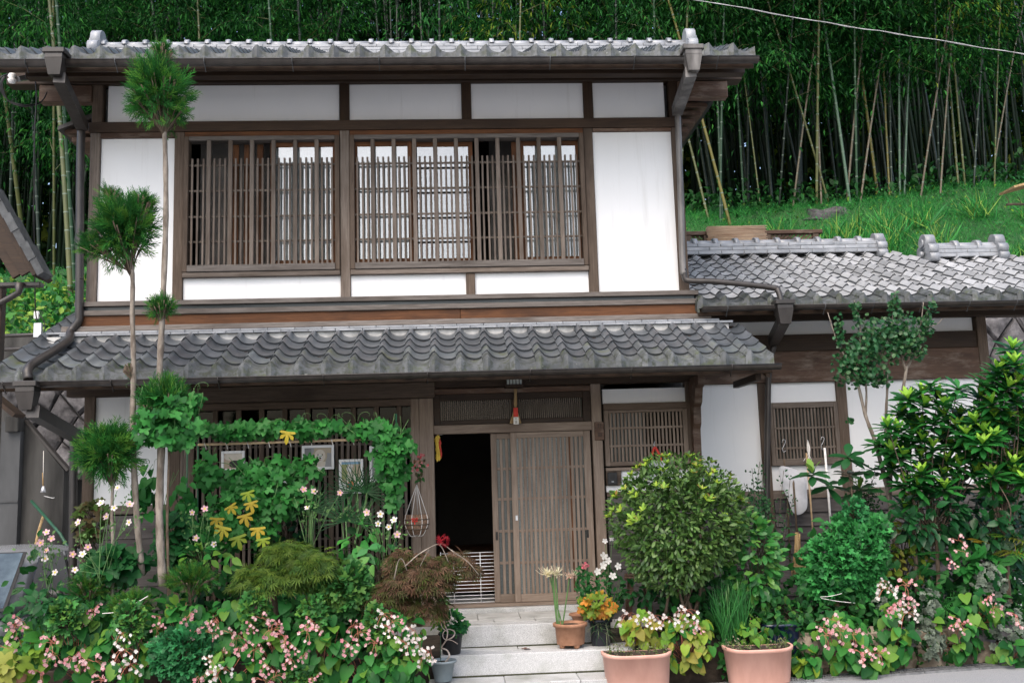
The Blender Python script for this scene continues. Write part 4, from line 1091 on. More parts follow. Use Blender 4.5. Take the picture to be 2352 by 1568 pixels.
front = [
 ((345, 1545), (95, 570), 26, 'culm_yellow', 'thick yellow bamboo leaning left against the house corner', None),
 ((290, 1515), (250, 560), 24, 'culm_green', 'bright green ringed bamboo just behind the leaning yellow one', None),
 ((276, 1520), (283, 20), 22, 'culm_green', 'straight green bamboo of the close pair beside the house corner', 1),
 ((195, 1500), (75, 1000), 22, 'culm_olive', 'dark olive bamboo leaning left, nearest to the house wall', None),
 ((440, 1440), (390, 600), 18, 'culm_green', 'slim green bamboo leaning slightly left above the lattice fence', None),
 ((553, 1440), (490, 900), 11, 'culm_olive', 'very thin olive bamboo leaning left over the tall grass', None),
 ((680, 1400), (720, 780), 18, 'culm_dark', 'dark grey-green bamboo leaning right near a tan one', 2),
 ((775, 1405), (890, 430), 17, 'culm_tan', 'tan bamboo leaning right that crosses the slanting olive one', None),
 ((998, 1320), (730, 400), 18, 'culm_olive', 'olive bamboo slanting strongly left across the others', None),
 ((935, 1350), (940, 560), 24, 'culm_olive', 'thick upright olive bamboo with clear white rings', 0),
 ((965, 1350), (945, 850), 18, 'culm_tan', 'tan upright bamboo touching the thick olive one', None),
 ((1160, 1370), (975, 20), 26, 'culm_pale', 'thick pale green bamboo leaning left above the bare rock', 1),
 ((1150, 1280), (1220, 450), 19, 'culm_tan', 'greyish tan bamboo leaning right behind the pale green one', None),
 ((1210, 1320), (1190, 300), 21, 'culm_green', 'straight green bamboo with white rings right of the pale leaning one', 4),
 ((1355, 1355), (1185, 40), 24, 'culm_yellow', 'long yellow bamboo leaning left to the top of the picture', 1),
 ((1240, 1335), (1390, 200), 18, 'culm_tan', 'grey bamboo leaning right across the long yellow one', None),
 ((1435, 1360), (1357, 0), 18, 'culm_yellow', 'yellow bamboo nearly upright, bending left at its foot', 4),
 ((1450, 1355), (1420, 360), 18, 'culm_dark', 'dark green bamboo close behind the bent yellow one', 2),
 ((1505, 1355), (1490, 430), 20, 'culm_pale', 'pale grey-green straight bamboo in the middle of the slope', 0),
 ((1535, 1350), (1565, 30), 18, 'culm_pale', 'grey-green straight bamboo leaning slightly right to the top', 4),
 ((1645, 1355), (1830, 60), 18, 'culm_tan', 'tan bamboo leaning far right from the dark undergrowth', None),
 ((1780, 1340), (1840, 330), 16, 'culm_tan', 'slender tan bamboo rising beside the right-leaning one', None),
 ((1770, 1200), (1755, 640), 18, 'culm_dark', 'dark green bamboo standing farther back among tan ones', 2),
 ((1905, 1280), (1850, 650), 20, 'culm_olive', 'dark olive bamboo leaning left on the right slope', None),
 ((1950, 1280), (1835, 0), 18, 'culm_olive', 'olive bamboo leaning left that reaches the wire', 3),
 ((2010, 1250), (2030, 850), 18, 'culm_dark', 'dark grey-green short-looking bamboo near the right side', 2),
 ((2150, 1280), (2170, 300), 12, 'culm_olive', 'thin olive bamboo standing in the yellowish foliage', 3),
 ((2160, 1060), (2220, 700), 10, 'culm_tan', 'thin pale bamboo leaning right, farthest right of all', 3),
]
for k_, (pb, pt, w, m_, lb, fo) in enumerate(front): bamboo(z3(*pb), z3(*pt), w * .336, m_, lb, fo if fo is not None else (None if k_ % 3 == 0 or k_ < 4 else (4, 1, 0)[k_ % 3]), fs=1.15)
for pb, pt, w, m_, lb, fo in [
 ((163, 700), (138, 150), 14, 'culm_olive', 'thick olive green bamboo rising left of the downpipe', None),
 ((172, 690), (155, 340), 11, 'culm_green', 'thinner green bamboo close beside the thick one left of the house', None),
 ((124, 645), (124, 480), 7, 'culm_olive', 'thin olive bamboo with a pale foot on the left slope', 2),
 ((62, 620), (45, 480), 11, 'culm_olive', 'olive bamboo above the neighbouring roof edge', 0),
 ((20, 600), (28, 330), 9, 'culm_dark', 'dark bamboo at the far left of the picture', 1),
 ((90, 600), (80, 300), 9, 'culm_dark', 'dark bamboo behind the hanging wires', 0),
 ((640, 500), (626, 0), 8, 'culm_green', 'green bamboo with white rings showing above the upper roof', 4),
 ((470, 500), (461, 0), 7, 'culm_olive', 'slim olive bamboo showing above the upper roof', 1),
 ((1015, 500), (1008, 0), 8, 'culm_dark', 'dark bamboo showing above the middle of the upper roof', 4),
 ((1420, 500), (1412, 0), 8, 'culm_dark', 'dark green bamboo above the upper roof towards its right end', 0),
 ((1510, 500), (1500, 0), 8, 'culm_green', 'green bamboo above the right end of the upper roof', 1),
 ((1190, 500), (1190, 0), 7, 'culm_olive', 'leafy pale green bamboo rising over the middle of the ridge', 3),
 ((1562, 500), (1575, 0), 8, 'culm_olive', 'olive bamboo by the right ridge end of the upper roof', 2)]:
    bamboo(pb, pt, w, m_, lb, fo, 'bamboo left of and behind the house')
# the rows behind: what shows of them is alike
for k in range(78):
    y = U(12.5, 22); x = U(-11, 5.5) * 1.0 if k % 2 else U(5.5, 21) + (y - 12) * .25
    if k % 2: x -= (y - 12) * .2
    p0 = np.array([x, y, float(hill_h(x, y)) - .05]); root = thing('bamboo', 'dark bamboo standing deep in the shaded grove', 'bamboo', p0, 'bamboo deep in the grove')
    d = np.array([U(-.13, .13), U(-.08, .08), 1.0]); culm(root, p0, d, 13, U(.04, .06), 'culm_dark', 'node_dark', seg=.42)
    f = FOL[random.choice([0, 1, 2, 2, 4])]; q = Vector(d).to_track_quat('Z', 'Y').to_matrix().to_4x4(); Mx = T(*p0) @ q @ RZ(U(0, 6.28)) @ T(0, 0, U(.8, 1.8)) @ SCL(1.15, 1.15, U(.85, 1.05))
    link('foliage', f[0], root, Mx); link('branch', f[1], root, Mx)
# the thicket behind, one mass
mb = MB()
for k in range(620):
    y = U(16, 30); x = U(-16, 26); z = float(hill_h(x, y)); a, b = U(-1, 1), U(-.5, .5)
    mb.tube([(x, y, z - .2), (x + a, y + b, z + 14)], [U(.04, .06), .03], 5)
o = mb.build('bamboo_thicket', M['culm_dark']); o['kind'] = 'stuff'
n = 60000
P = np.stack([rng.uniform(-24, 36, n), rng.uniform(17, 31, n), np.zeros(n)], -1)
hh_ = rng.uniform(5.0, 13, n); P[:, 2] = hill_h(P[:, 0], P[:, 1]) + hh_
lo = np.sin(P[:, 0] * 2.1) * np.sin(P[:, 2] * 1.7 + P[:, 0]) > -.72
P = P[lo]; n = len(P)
o = link('bamboo_canopy', leafmesh('bamboo_canopy', [scatter('lance', P, rng.normal(0, 1, (n, 3)) + np.array([0, -.3, -.6]), rng.normal(0, .6, (n, 3)) + np.array([0, 0, 1]), rng.uniform(.35, .6, n), .4, palette(n, [(.005, .025, .008), (.008, .034, .011)]))], M['bamboo_leaf'])); o['kind'] = 'stuff'  # leaves darker than the front bamboo: grove shade put into colour
n = 44000
P = np.stack([rng.uniform(-24, 36, n), rng.uniform(31, 34, n), rng.uniform(-.5, 11, n)], -1); P[:, 2] = hill_h(P[:, 0], P[:, 1]) + np.abs(P[:, 2])
o = link('far_bushes', leafmesh('far_bushes', [scatter('ovate', P, rng.normal(0, 1, (n, 3)), rng.normal(0, .6, (n, 3)) + np.array([0, -.4, 1]), rng.uniform(.45, .9, n), 1.0, palette(n, [(.12, .2, .03), (.06, .14, .04), (.18, .24, .05), (.04, .1, .05)]))], M['leaf'])); o['kind'] = 'stuff'

# ------------------------------------------------------------------ grass and weeds on the bank
def bank(n, x0, x1, y0, y1):
    X = rng.uniform(x0, x1, n); Y = rng.uniform(y0, y1, n); return np.stack([X, Y, hill_h(X, Y) - .01], -1)
GC = [(.03, .18, .05), (.05, .23, .06), (.08, .27, .07), (.022, .13, .04)]
def blades(P, size, cols, spread=.55):
    n = len(P); D = rng.normal(0, spread, (n, 3)); D[:, 2] = 1
    return scatter('blade', P, D, rng.normal(0, 1, (n, 3)) + np.array([0, -1, .3]), rng.uniform(*size, n), rng.uniform(.8, 1.8, n), palette(n, cols))
sets = [blades(bank(120000, 6.2, 20, 5.3, 11.2), (.08, .22), GC, .9), blades(bank(15000, -9, 1.5, 5.3, 10.5), (.1, .26), GC, .8)]
for k in range(64):
    c = bank(1, 8.5, 19, 5.5, 8.6)[0]; m_ = 150; sets.append(blades(c + rng.normal(0, .13, (m_, 3)) * np.array([1, 1, .1]), (.3, .7), GC + [(.2, .32, .1)], .5))
P = bank(5000, 6.2, 20, 5.3, 11); P[:, 2] += np.abs(rng.normal(0, .16, len(P))); m_ = len(P)
sets.append(scatter('ovate', P, rng.normal(0, 1, (m_, 3)), rng.normal(0, .5, (m_, 3)) + np.array([0, -.5, 1]), rng.uniform(.04, .09, m_), 1, palette(m_, GC + [(.12, .24, .04)])))
P = bank(9000, -9, 1.5, 5.3, 9.5); P[:, 2] += np.abs(rng.normal(0, .25, len(P))); m_ = len(P)
sets.append(scatter('ovate', P, rng.normal(0, 1, (m_, 3)), rng.normal(0, .5, (m_, 3)) + np.array([0, -.5, 1]), rng.uniform(.08, .2, m_), 1, palette(m_, [(.04, .16, .04), (.09, .24, .05), (.2, .32, .08), (.02, .1, .03)])))
o = link('grass', leafmesh('grass', sets, M['leaf'])); o['kind'] = 'stuff'
n = 2600; P = bank(n, 8, 20, 9.8, 12.5); P[:, 2] += np.abs(rng.normal(0, .35, n))
o = link('undergrowth', leafmesh('undergrowth', [scatter('ovate', P, rng.normal(0, 1, (n, 3)), rng.normal(0, .5, (n, 3)) + np.array([0, -.4, 1]), rng.uniform(.08, .2, n), 1, palette(n, [(.02, .07, .02), (.03, .1, .03)]))], M['leaf'])); o['kind'] = 'stuff'
def rock(name, c, r, mat, parent=None, seed=0, k=.25):
    rg = np.random.default_rng(seed); d = []; n1, n2 = 6, 9
    for i in range(n1 + 1):
        for j in range(n2):
            t, p = PI * i / n1, 2 * PI * j / n2; q = 1 + rg.uniform(-k, k) * (0 if i in (0, n1) and j else 1)
            v = np.array([math.sin(t) * math.cos(p), math.sin(t) * math.sin(p), math.cos(t)]); v = np.sign(v) * np.abs(v) ** .75
            d.append(np.asarray(c) + v * q * np.asarray(r))
    for i in (0, n1): 
        for j in range(n2): d[i * n2 + j] = d[i * n2]
    F = [(i * n2 + j, (i + 1) * n2 + j, (i + 1) * n2 + (j + 1) % n2, i * n2 + (j + 1) % n2) for i in range(n1) for j in range(n2)]
    return link(name, raw_mesh(name, d, F, mat, False), parent)
p = ground_hit(1905, 492); rk = rock('rock', p + np.array([0, .25, -.14]), (.62, .5, .26), M['stone'], None, 4)
tag(rk, 'bare brown rock breaking through the grass below the bamboo', 'rock')

# ------------------------------------------------------------------ stone retaining wall behind the house
wall = thing('retaining_wall', 'rough grey stone retaining wall at the foot of the bank behind the house', 'wall', (5, 5.3, 0))
boxp('wall_core', M['concrete_dark'], wall, -12, 22, 5.12, 5.24, -.2, 4.45, 0)
def stones(x0, x1, z0, z1, seed):
    rg = np.random.default_rng(seed); s = .52; nx = int((x1 - x0) / s) + 2; nz = int((z1 - z0) / s * 1.3) + 2; pts = {}
    for i in range(-1, nx + 2):
        for j in range(-1, nz + 2): pts[i, j] = (x0 + i * s + (j % 2) * s / 2 + rg.uniform(-.09, .09), z0 + j * s * .62 + rg.uniform(-.07, .07))
    for j in range(0, nz):
        for i in range(0, nx):     # a diamond between rows j-1 .. j+1
            o = j % 2
            q = [pts[i, j], pts[i + o, j - 1], pts[i + 1, j], pts[i + o, j + 1]]
            if o == 0: q = [pts[i, j], pts[i, j - 1] if (j - 1) % 2 else pts[i + 1, j - 1], pts[i + 1, j], pts[i, j + 1]]
            if q[3][1] > 4.62 or q[1][1] < 0: continue
            cx, cz = sum(p_[0] for p_ in q) / 4, sum(p_[1] for p_ in q) / 4; V = []
            for k_, (yy, sc) in enumerate(((5.13, .97), (5.06, .95), (5.0, .8))):
                for px, pz in q:
                    V.append((cx + (px - cx) * sc, yy + rg.uniform(-.03, .03), cz + (pz - cz) * sc))
            V.append((cx, 4.98 + rg.uniform(-.04, .02), cz))
            F = [(r * 4 + k_, r * 4 + (k_ + 1) % 4, (r + 1) * 4 + (k_ + 1) % 4, (r + 1) * 4 + k_) for r in (0, 1) for k_ in range(4)] + [(8 + k_, 8 + (k_ + 1) % 4, 12) for k_ in range(4)]
            link('stone', raw_mesh('stone', V, F, M['stone']), wall)
stones(-3.2, .2, .9, 4.4, 1); stones(10.9, 14.6, 2.4, 4.45, 2)
# hillside handrails, left
hr = thing('handrail', 'two dark horizontal pipe rails at the foot of the left bank', 'handrail', at(60, 800, 4.6))
for v in (770, 801):
    MB().tube([at(-60, v + 4, 4.6), at(190, v - 6, 4.6)], .03, 8).build('rail', M['metal_brown'], hr)
c = at(2, 790, 4.6); boxp('post', M['metal_brown'], hr, c[0] - .25, c[0] - .2, 4.6, 4.65, 2.5, c[2] + .3, .004)

# ------------------------------------------------------------------ lattice fence and reed screen behind the wing roof
FY = 3.6
zt_, zb_ = zp(1700, 531, FY), zp(1700, 560, FY) - .35
lf = thing('lattice_fence', 'dark brown lattice fence showing above the wing roof ridge', 'fence', (9, FY, zb_))
xa, xb = xp(1560, 540, FY), xp(1880, 540, FY)
boxp('top_rail', M['brown_x'], lf, xa, xb + .05, FY - .05, FY + .05, zt_ - .06, zt_, .006); boxp('bottom_rail', M['brown_x'], lf, xa, xb, FY - .03, FY + .03, zb_, zb_ + .06, .006)
for u in (1580, 1622, 1762, 1872): x = xp(u, 545, FY); boxp('post', M['post_z'], lf, x - .045, x + .045, FY - .04, FY + .04, zb_ - .8, zt_ - .061, .005)
for k in range(26):
    x = xa + (xb - xa - .5) * k / 25
    for s in (0, 1): MB().obox((x + s * .5, FY - .012 + .02 * s, zb_ + .03), (x + (1 - s) * .5, FY - .012 + .02 * s, zt_ - .06), .03, .012, up=(0, 1, 0)).build('lattice_slat', M['brown_x'], lf)
rs = MB(); x0_, x1_ = xp(1623, 545, FY - .08), xp(1760, 545, FY - .08)
for k in range(34): rs.tube([(x0_ + U(-.02, .02), FY - .085 + U(-.005, .005), zb_ + .05 + k * .0165), (x1_ + U(-.02, .02), FY - .085 + U(-.005, .005), zb_ + .052 + k * .0165)], .008, 5)
rs.tube([(x0_, FY - .06, zt_ + .012), (x1_, FY - .06, zt_ + .012)], .016, 6)
tag(rs.build('reed_screen', M['reed']), 'light brown reed screen hung over the dark lattice fence', 'screen')

# ------------------------------------------------------------------ left neighbour: roof edge, concrete wall, shed, car
NY = .6
nb_ = thing('neighbour_roof', 'dark tiled roof corner of the neighbouring house cutting in from the left', 'house', at(-60, 700, NY + 1))
q0, q1 = at(-80, 340, NY), at(96, 632, NY); d = unit(q1 - q0); nn = np.array([-d[2], 0, d[0]]); nn = nn if nn[2] > 0 else -nn
def strip(name, mat, a, b, t0, t1, y0, y1, par):
    poly = [(a[0] + nn[0] * t0, a[2] + nn[2] * t0), (b[0] + nn[0] * t0, b[2] + nn[2] * t0), (b[0] + nn[0] * t1, b[2] + nn[2] * t1), (a[0] + nn[0] * t1, a[2] + nn[2] * t1)]
    return MB().prism(poly, y0, y1, 'y').build(name, mat, par)
for k in range(9):
    a = q0 + d * (np.linalg.norm(q1 - q0) * k / 9 - .02); b = q0 + d * np.linalg.norm(q1 - q0) * (k + 1) / 9
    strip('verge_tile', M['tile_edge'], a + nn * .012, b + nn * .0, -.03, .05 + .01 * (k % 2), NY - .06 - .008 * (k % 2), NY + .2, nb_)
strip('roof_deck', M['dark_y'], q0, q1 - d * .05, -.09, -.031, NY + .0, NY + .45, nb_)
strip('barge_board', M['dark_x'], q0, q1 - d * .12, -.2, -.091, NY + .02, NY + .06, nb_)
strip('barge_trim', M['dark_x'], q0, q1 - d * .16, -.3, -.201, NY + .05, NY + .1, nb_)
zz_ = at(60, 645, NY)[2]
boxp('eave_gutter', M['metal_brown'], nb_, xp(-80, 645, NY), xp(82, 645, NY), NY + .12, NY + .24, zz_ - .035, zz_ + .015, .01)
m = MB(); m.tube([at(45, 650, NY + .1), at(43, 672, NY + .1), at(22, 684, NY + .1), at(4, 694, NY + .1), at(-10, 696, NY + .1)], [.06, .035, .035, .035, .035], 10); m.build('downpipe', M['metal_brown'], nb_)
boxp('post', M['dark_z'], nb_, xp(-14, 800, NY + .2), xp(4, 800, NY + .2), NY + .15, NY + .27, .0, zz_, .006)
# concrete stair wall with sloping cap
CY = 2.3
cw = thing('concrete_wall', 'stained grey concrete stair wall with a sloping metal cap, behind the silver car', 'wall', at(30, 1220, CY))
xz = lambda u, v, y=CY: (float(at(u, v, y)[0]), float(at(u, v, y)[2]))
zg = -.2
A, B_, C_ = xz(-60, 968), xz(48, 968), xz(140, 1080)
MB().prism([(A[0], zg), (B_[0], zg), (B_[0], B_[1]), (A[0], A[1])], CY, CY + .25, 'y').build('wall_panel', M['concrete'], cw)
MB().prism([(B_[0] + .004, zg), (C_[0], zg), (C_[0], C_[1]), (B_[0] + .004, B_[1])], CY + .1, CY + .3, 'y').build('wall_panel', M['concrete_dark'], cw)
MB().obox(np.array([B_[0], CY + .16, B_[1] + .02]), np.array([C_[0] + .04, CY + .16, C_[1] + .0]), .12, .035).build('cap_rail', M['metal_brown'], cw)
boxp('column_head', M['concrete_dark'], cw, xz(18, 970)[0], xz(48, 970)[0], CY - .08, CY + .25, xz(30, 992)[1], xz(30, 955)[1], .008)
boxp('joint_strip', M['concrete'], cw, A[0], B_[0], CY - .012, CY - .001, xz(20, 1154)[1], xz(20, 1151)[1], 0)
# low roof over it
lr = MB(); a, b = at(-60, 870, 1.5), at(44, 955, 1.5); lr.obox(a, b, .3, .05, up=(0, 0, 1)); 
tag(lr.build('lean_to_roof', M['dark_y']), 'dark lean-to roof edge above the concrete wall at far left', 'roof')
SY = 2.75
sh = thing('shed', 'small grey shed with a flat dark roof and grey-green door beside the house', 'shed', at(125, 1220, SY))
s0, s1 = at(86, 1095, SY), at(175, 1095, SY)
boxp('roof', M['metal_brown'], sh, s0[0], s1[0] + .1, SY - .15, SY + 1, zp(120, 1104, SY), zp(120, 1087, SY), .008)
boxp('wall', M['concrete_dark'], sh, xp(100, 1160, SY), s1[0] + .1, SY + .05, SY + .9, -.1, zp(120, 1104, SY) - .002, 0)
boxp('door', M['grey_door'], sh, xp(108, 1160, SY), xp(158, 1160, SY), SY + .0, SY + .048, -.05, zp(120, 1130, SY), .006)
boxp('transom', M['grey_door'], sh, xp(108, 1160, SY), xp(158, 1160, SY), SY + .01, SY + .048, zp(120, 1117, SY), zp(120, 1106, SY), .004)
boxp('door_rail', M['concrete'], sh, xp(106, 1124, SY), xp(160, 1124, SY), SY - .03, SY + .047, zp(120, 1129, SY), zp(120, 1119, SY), .01)
def pole(name, label, cat, P, r, mat, n=8):
    o = MB().tube(P, r, n).build(name, M[mat]); return tag(o, label, cat)
pole('leaning_pole', 'dark green pole leaning against the grey shed door', 'pole', [at(72, 1150, 2.1), at(138, 1225, 1.6), at(175, 1290, 1.4)], .018, 'green_stake')
pole('straw_pole', 'thin straw-coloured pole leaning beside the shed door', 'pole', [at(100, 1182, 2.3), at(88, 1222, 2.1), at(76, 1280, 1.9)], .017, 'straw')
wbz = at(100, 1120, 1.2); wb_ = thing('wind_bell', 'small metal wind bell hanging on a string before the stone wall', 'bell', at(99, 1128, 1.0))
MB().lathe([(.004, .07), (.014, .065), (.022, .03), (.03, 0), (.026, .0), (.0, .05)], at(99, 1130, 1.0), 14).build('bell', M['steel'], wb_)
MB().tube([at(100, 1035, 1.0), at(99, 1120, 1.0)], .003, 4).build('string', M['rope'], wb_)
MB().tube([at(98, 1085, 1.0), at(99, 1120, 1.0)], .007, 6).build('tag', M['straw'], wb_)
MB().tube(curve_pts([at(101, 1138, 1.0), at(103, 1139, 1.0), at(120, 1143, 1.0), at(125, 1142, 1.0)], 3), .004, 5).build('hook', M['steel'], wb_)

# silver car, nose towards the street
car = thing('car', 'silver compact car parked nose out at the left edge, half hidden by flowers', 'car', (-1.1, -.6, -.0))
CXs = -.25   # near side
def car_part(name, st, mat, smooth=True, sub=2):
    """loft of sections: (y, half width bottom, half width top, z0, z1)"""
    V = []; F = []; ns = 12
    for (y, wb1, wt, za, zc) in st:
        for k in range(ns):
            t = 2 * PI * k / ns; c, s = math.cos(t), math.sin(t)
            c = math.copysign(abs(c) ** .42, c); s = math.copysign(abs(s) ** .42, s)
            w = (wb1 + wt) / 2 + (wt - wb1) / 2 * s; V.append((CXs - .76 + c * w, y, (za + zc) / 2 + s * (zc - za) / 2))
    for i in range(len(st) - 1):
        for k in range(ns): F.append((i * ns + k, i * ns + (k + 1) % ns, (i + 1) * ns + (k + 1) % ns, (i + 1) * ns + k))
    F += [tuple(range(ns))[::-1], tuple((len(st) - 1) * ns + k for k in range(ns))]
    o = link(name, raw_mesh(name, V, F, mat, smooth), car)
    if sub: s_ = o.modifiers.new('s', 'SUBSURF'); s_.levels = s_.render_levels = sub
    return o
gz = .05
car_part('body', [(-2.75, .5, .45, gz + .25, gz + .5), (-2.68, .66, .6, gz + .2, gz + .66), (-2.3, .73, .66, gz + .18, gz + .82), (-1.75, .76, .68, gz + .18, gz + .93), (-1.2, .76, .7, gz + .18, gz + .98), (.6, .76, .7, gz + .18, gz + .98), (1.05, .74, .68, gz + .2, gz + .95), (1.15, .7, .6, gz + .3, gz + .9)], M['car_paint'])
car_part('cabin', [(-1.75, .70, .62, gz + .88, gz + .93), (-1.35, .70, .57, gz + .88, gz + 1.25), (-.98, .70, .54, gz + .88, gz + 1.46), (-.4, .70, .545, gz + .88, gz + 1.53), (.4, .70, .54, gz + .88, gz + 1.51), (.9, .68, .52, gz + .88, gz + 1.42), (1.12, .66, .5, gz + .88, gz + 1.0)], M['car_paint'])
def cq(name, P, mat, th=.008):
    m = MB(); n = len(P); m.add(P, [tuple(range(n))]); o = m.build(name, mat, car); s_ = o.modifiers.new('t', 'SOLIDIFY'); s_.thickness = th; s_.offset = 0; return o
def cab(y, z):      # cabin side x at height
    t = (z - .88) / .62; return CXs - .76 + .70 - .155 * t + .012
cq('side_window', [(cab(y, z), y, gz + z) for y, z in ((-1.36, .99), (-.2, .99), (-.2, 1.43), (-.82, 1.41))], M['car_glass'])
cq('rear_side_window', [(cab(y, z), y, gz + z) for y, z in ((-.12, .99), (.86, 1.01), (.66, 1.39), (-.12, 1.43))], M['car_glass'])
wx0, wx1 = CXs - .76 - .56, CXs - .76 + .56
cq('windscreen_seal', [(wx0 - .08, -1.69, gz + .975), (wx1 + .075, -1.69, gz + .975), (wx1 - .03, -1.0, gz + 1.478), (wx0 + .03, -1.0, gz + 1.478)], M['rubber'])
cq('windscreen', [(wx0 - .04, -1.66, gz + 1.0), (wx1 + .04, -1.66, gz + 1.0), (wx1 - .06, -1.02, gz + 1.47), (wx0 + .06, -1.02, gz + 1.47)], M['windscreen'])
for y in (-2.05, .55):
    wh = link('wheel', MB().mesh('wheel', []), car)
    m = MB(); V = []
    for (r, x) in ((.19, -.08), (.27, -.09), (.3, -.05), (.3, .05), (.27, .09), (.19, .08)): V.append((r, x))
    t_ = MB(); ns = 24; VV = []
    for r, x in V:
        for k in range(ns): a = 2 * PI * k / ns; VV.append((CXs - .08 + x, y + r * math.cos(a), gz + .3 + r * math.sin(a)))
    t_.add(VV, [(i * ns + k, i * ns + (k + 1) % ns, ((i + 1) % 6) * ns + (k + 1) % ns, ((i + 1) % 6) * ns + k) for i in range(6) for k in range(ns)], 0, True)
    bpy.data.objects.remove(wh)
    wh = t_.build('wheel', M['rubber'], car); r_ = MB()
    r_.prism([(y + .19 * math.cos(2 * PI * k / 16), gz + .3 + .19 * math.sin(2 * PI * k / 16)) for k in range(16)], CXs - .1, CXs - .03, 'x'); r_.build('rim', M['steel'], wh)
m = MB(); mc = at(75, 1352, -1.15); m.lathe([(.0, -.07), (.05, -.06), (.075, 0), (.05, .06), (0, .07)], (CXs + .12, -1.18, gz + 1.05), 12, 0, 1.35, .45); m.build('wing_mirror', M['black_plastic'], car)
boxp('headlight', M['lamp_glass'], car, CXs - .3, CXs - .1, -2.69, -2.55, gz + .52, gz + .68, .02)
boxp('wiper', M['rubber'], car, wx1 - .6, wx1 - .05, -1.69, -1.67, gz + 1.01, gz + 1.03, .003)
car.matrix_basis = T(-1.1 - .04, .3, -.13)   # rolled back beside the house

# ------------------------------------------------------------------ wires
ow = MB(); Y0 = -2.0; P = [at(u, v, Y0 + k * .0) for k, (u, v) in enumerate(((1480, -18), (1600, 0), (1900, 53), (2100, 84), (2352, 125), (2480, 147)))]
for k in range(2): ow.tube([p + np.array([0, .012 * k, .02 * math.sin(i * 2 + k)]) * .3 for i, p in enumerate(curve_pts(P, 5))], .0032, 5)
tag(ow.build('overhead_wire', M['wire']), 'pale overhead wire crossing the upper right of the picture', 'wire')
sb = thing('service_bracket', 'galvanised bracket with coiled service wires at the upper left eave', 'bracket', at(60, 178, -.4))
a, b = at(42, 182, -.5), at(94, 174, -.3); MB().obox(a, b, .05, .05).build('arm', M['steel'], sb)
MB().lathe([(.0, .06), (.03, .05), (.045, .02), (.03, 0), (.045, -.02), (.03, -.05), (0, -.06)], at(28, 180, -.5), 12).build('insulator', M['white_paint'], sb)
w_ = MB()
for k in range(3): w_.tube(curve_pts([at(20 + 3 * k, 168, -.5), at(3 + 2 * k, 185, -.52), at(3 + 3 * k, 210, -.5), at(22, 232 + k, -.45), at(55, 241 + 2 * k, -.4), at(86, 238 + k, -.3), at(100, 228, -.2), at(108, 212, -.1)], 5), .007, 5)
w_.tube([at(-30, 155, -.6), at(28, 170, -.5)], .006, 5)
w_.tube(curve_pts([at(38, 180, -.5), at(20, 172, -.5), at(5, 176, -.55), at(-10, 190, -.6)], 4), .008, 5)
w_.build('cable', M['black_plastic'], sb)
dw = MB(); dw.tube(curve_pts([at(81, 178, -.35), at(84, 225, -.35), at(80, 300, -.3), at(79, 400, -.1), at(77, 480, .4), at(79, 600, 1.0), at(81, 700, 1.8), at(84, 735, 2.2)], 6), .008, 6)
o = dw.build('drop_cable', M['black_plastic']); tag(o, 'thin dark cable hanging straight down left of the house', 'cable')
bx = thing('cable_box', 'small grey metal cable clamp box standing at the roof edge on the left', 'box', at(88, 780, 2.3))
c = at(88, 755, 2.3); boxp('box', M['steel'], bx, c[0] - .05, c[0] + .05, 2.27, 2.33, zp(88, 775, 2.3), zp(88, 742, 2.3), .005)
c = at(84, 725, 2.3); boxp('clamp', M['white_paint'], bx, c[0] - .03, c[0] + .03, 2.28, 2.32, zp(88, 732, 2.3), zp(88, 715, 2.3), .006)
MB().tube(curve_pts([at(84, 718, 2.3), at(100, 735, 2.3), at(103, 755, 2.3), at(96, 772, 2.3)], 4), .007, 5).build('wire_loop', M['black_plastic'], bx)
# bird table at the right edge
bt = thing('bird_feeder', 'small roofed wooden feeder with a dark hooked perch at the right edge', 'feeder', at(2380, 640, 3.0))
a = at(2312, 438, 3.0); e = at(2420, 408, 3.0); MB().obox(a, e, .4, .03).build('roof', M['straw'], bt)
MB().tube([at(2312, 470, 3.0), at(2330, 469, 3.0), at(2420, 471, 3.0)], .02, 8).build('perch', M['stem_dark'], bt)
for u in (2318, 2345): MB().tube(curve_pts([at(u, 470, 3.0), at(u - 3, 458, 3.0), at(u - 8, 452, 3.0)], 3), .006, 5).build('hook', M['stem_dark'], bt)
boxp('post', M['brown_x'], bt, at(2385, 500, 3)[0] - .04, at(2385, 500, 3)[0] + .04, 3.0, 3.08, .2, zp(2385, 412, 3.0), .005)
# ------------------------------------------------------------------ garden plants
def rr(px, Y): return px * (Y - CAM[1]) / PF
def base(u, v, Y, z=.42): p = at(u, v, Y); return np.array([p[0], Y, z])
def in_ell(n, u, v, ru, rv, Y, dy=.25, shell=True):
    """points over an ellipse seen at u, v with some depth, and outward directions"""
    c = at(u, v, Y); r = (rr(ru, Y), dy, rr(rv, Y))
    return ell_shell(n, c, r, .2 if shell else .45, front=True)
def facing(n, up=.5, jit=.4): return rng.normal(0, jit, (n, 3)) + np.array([0, -1, up])

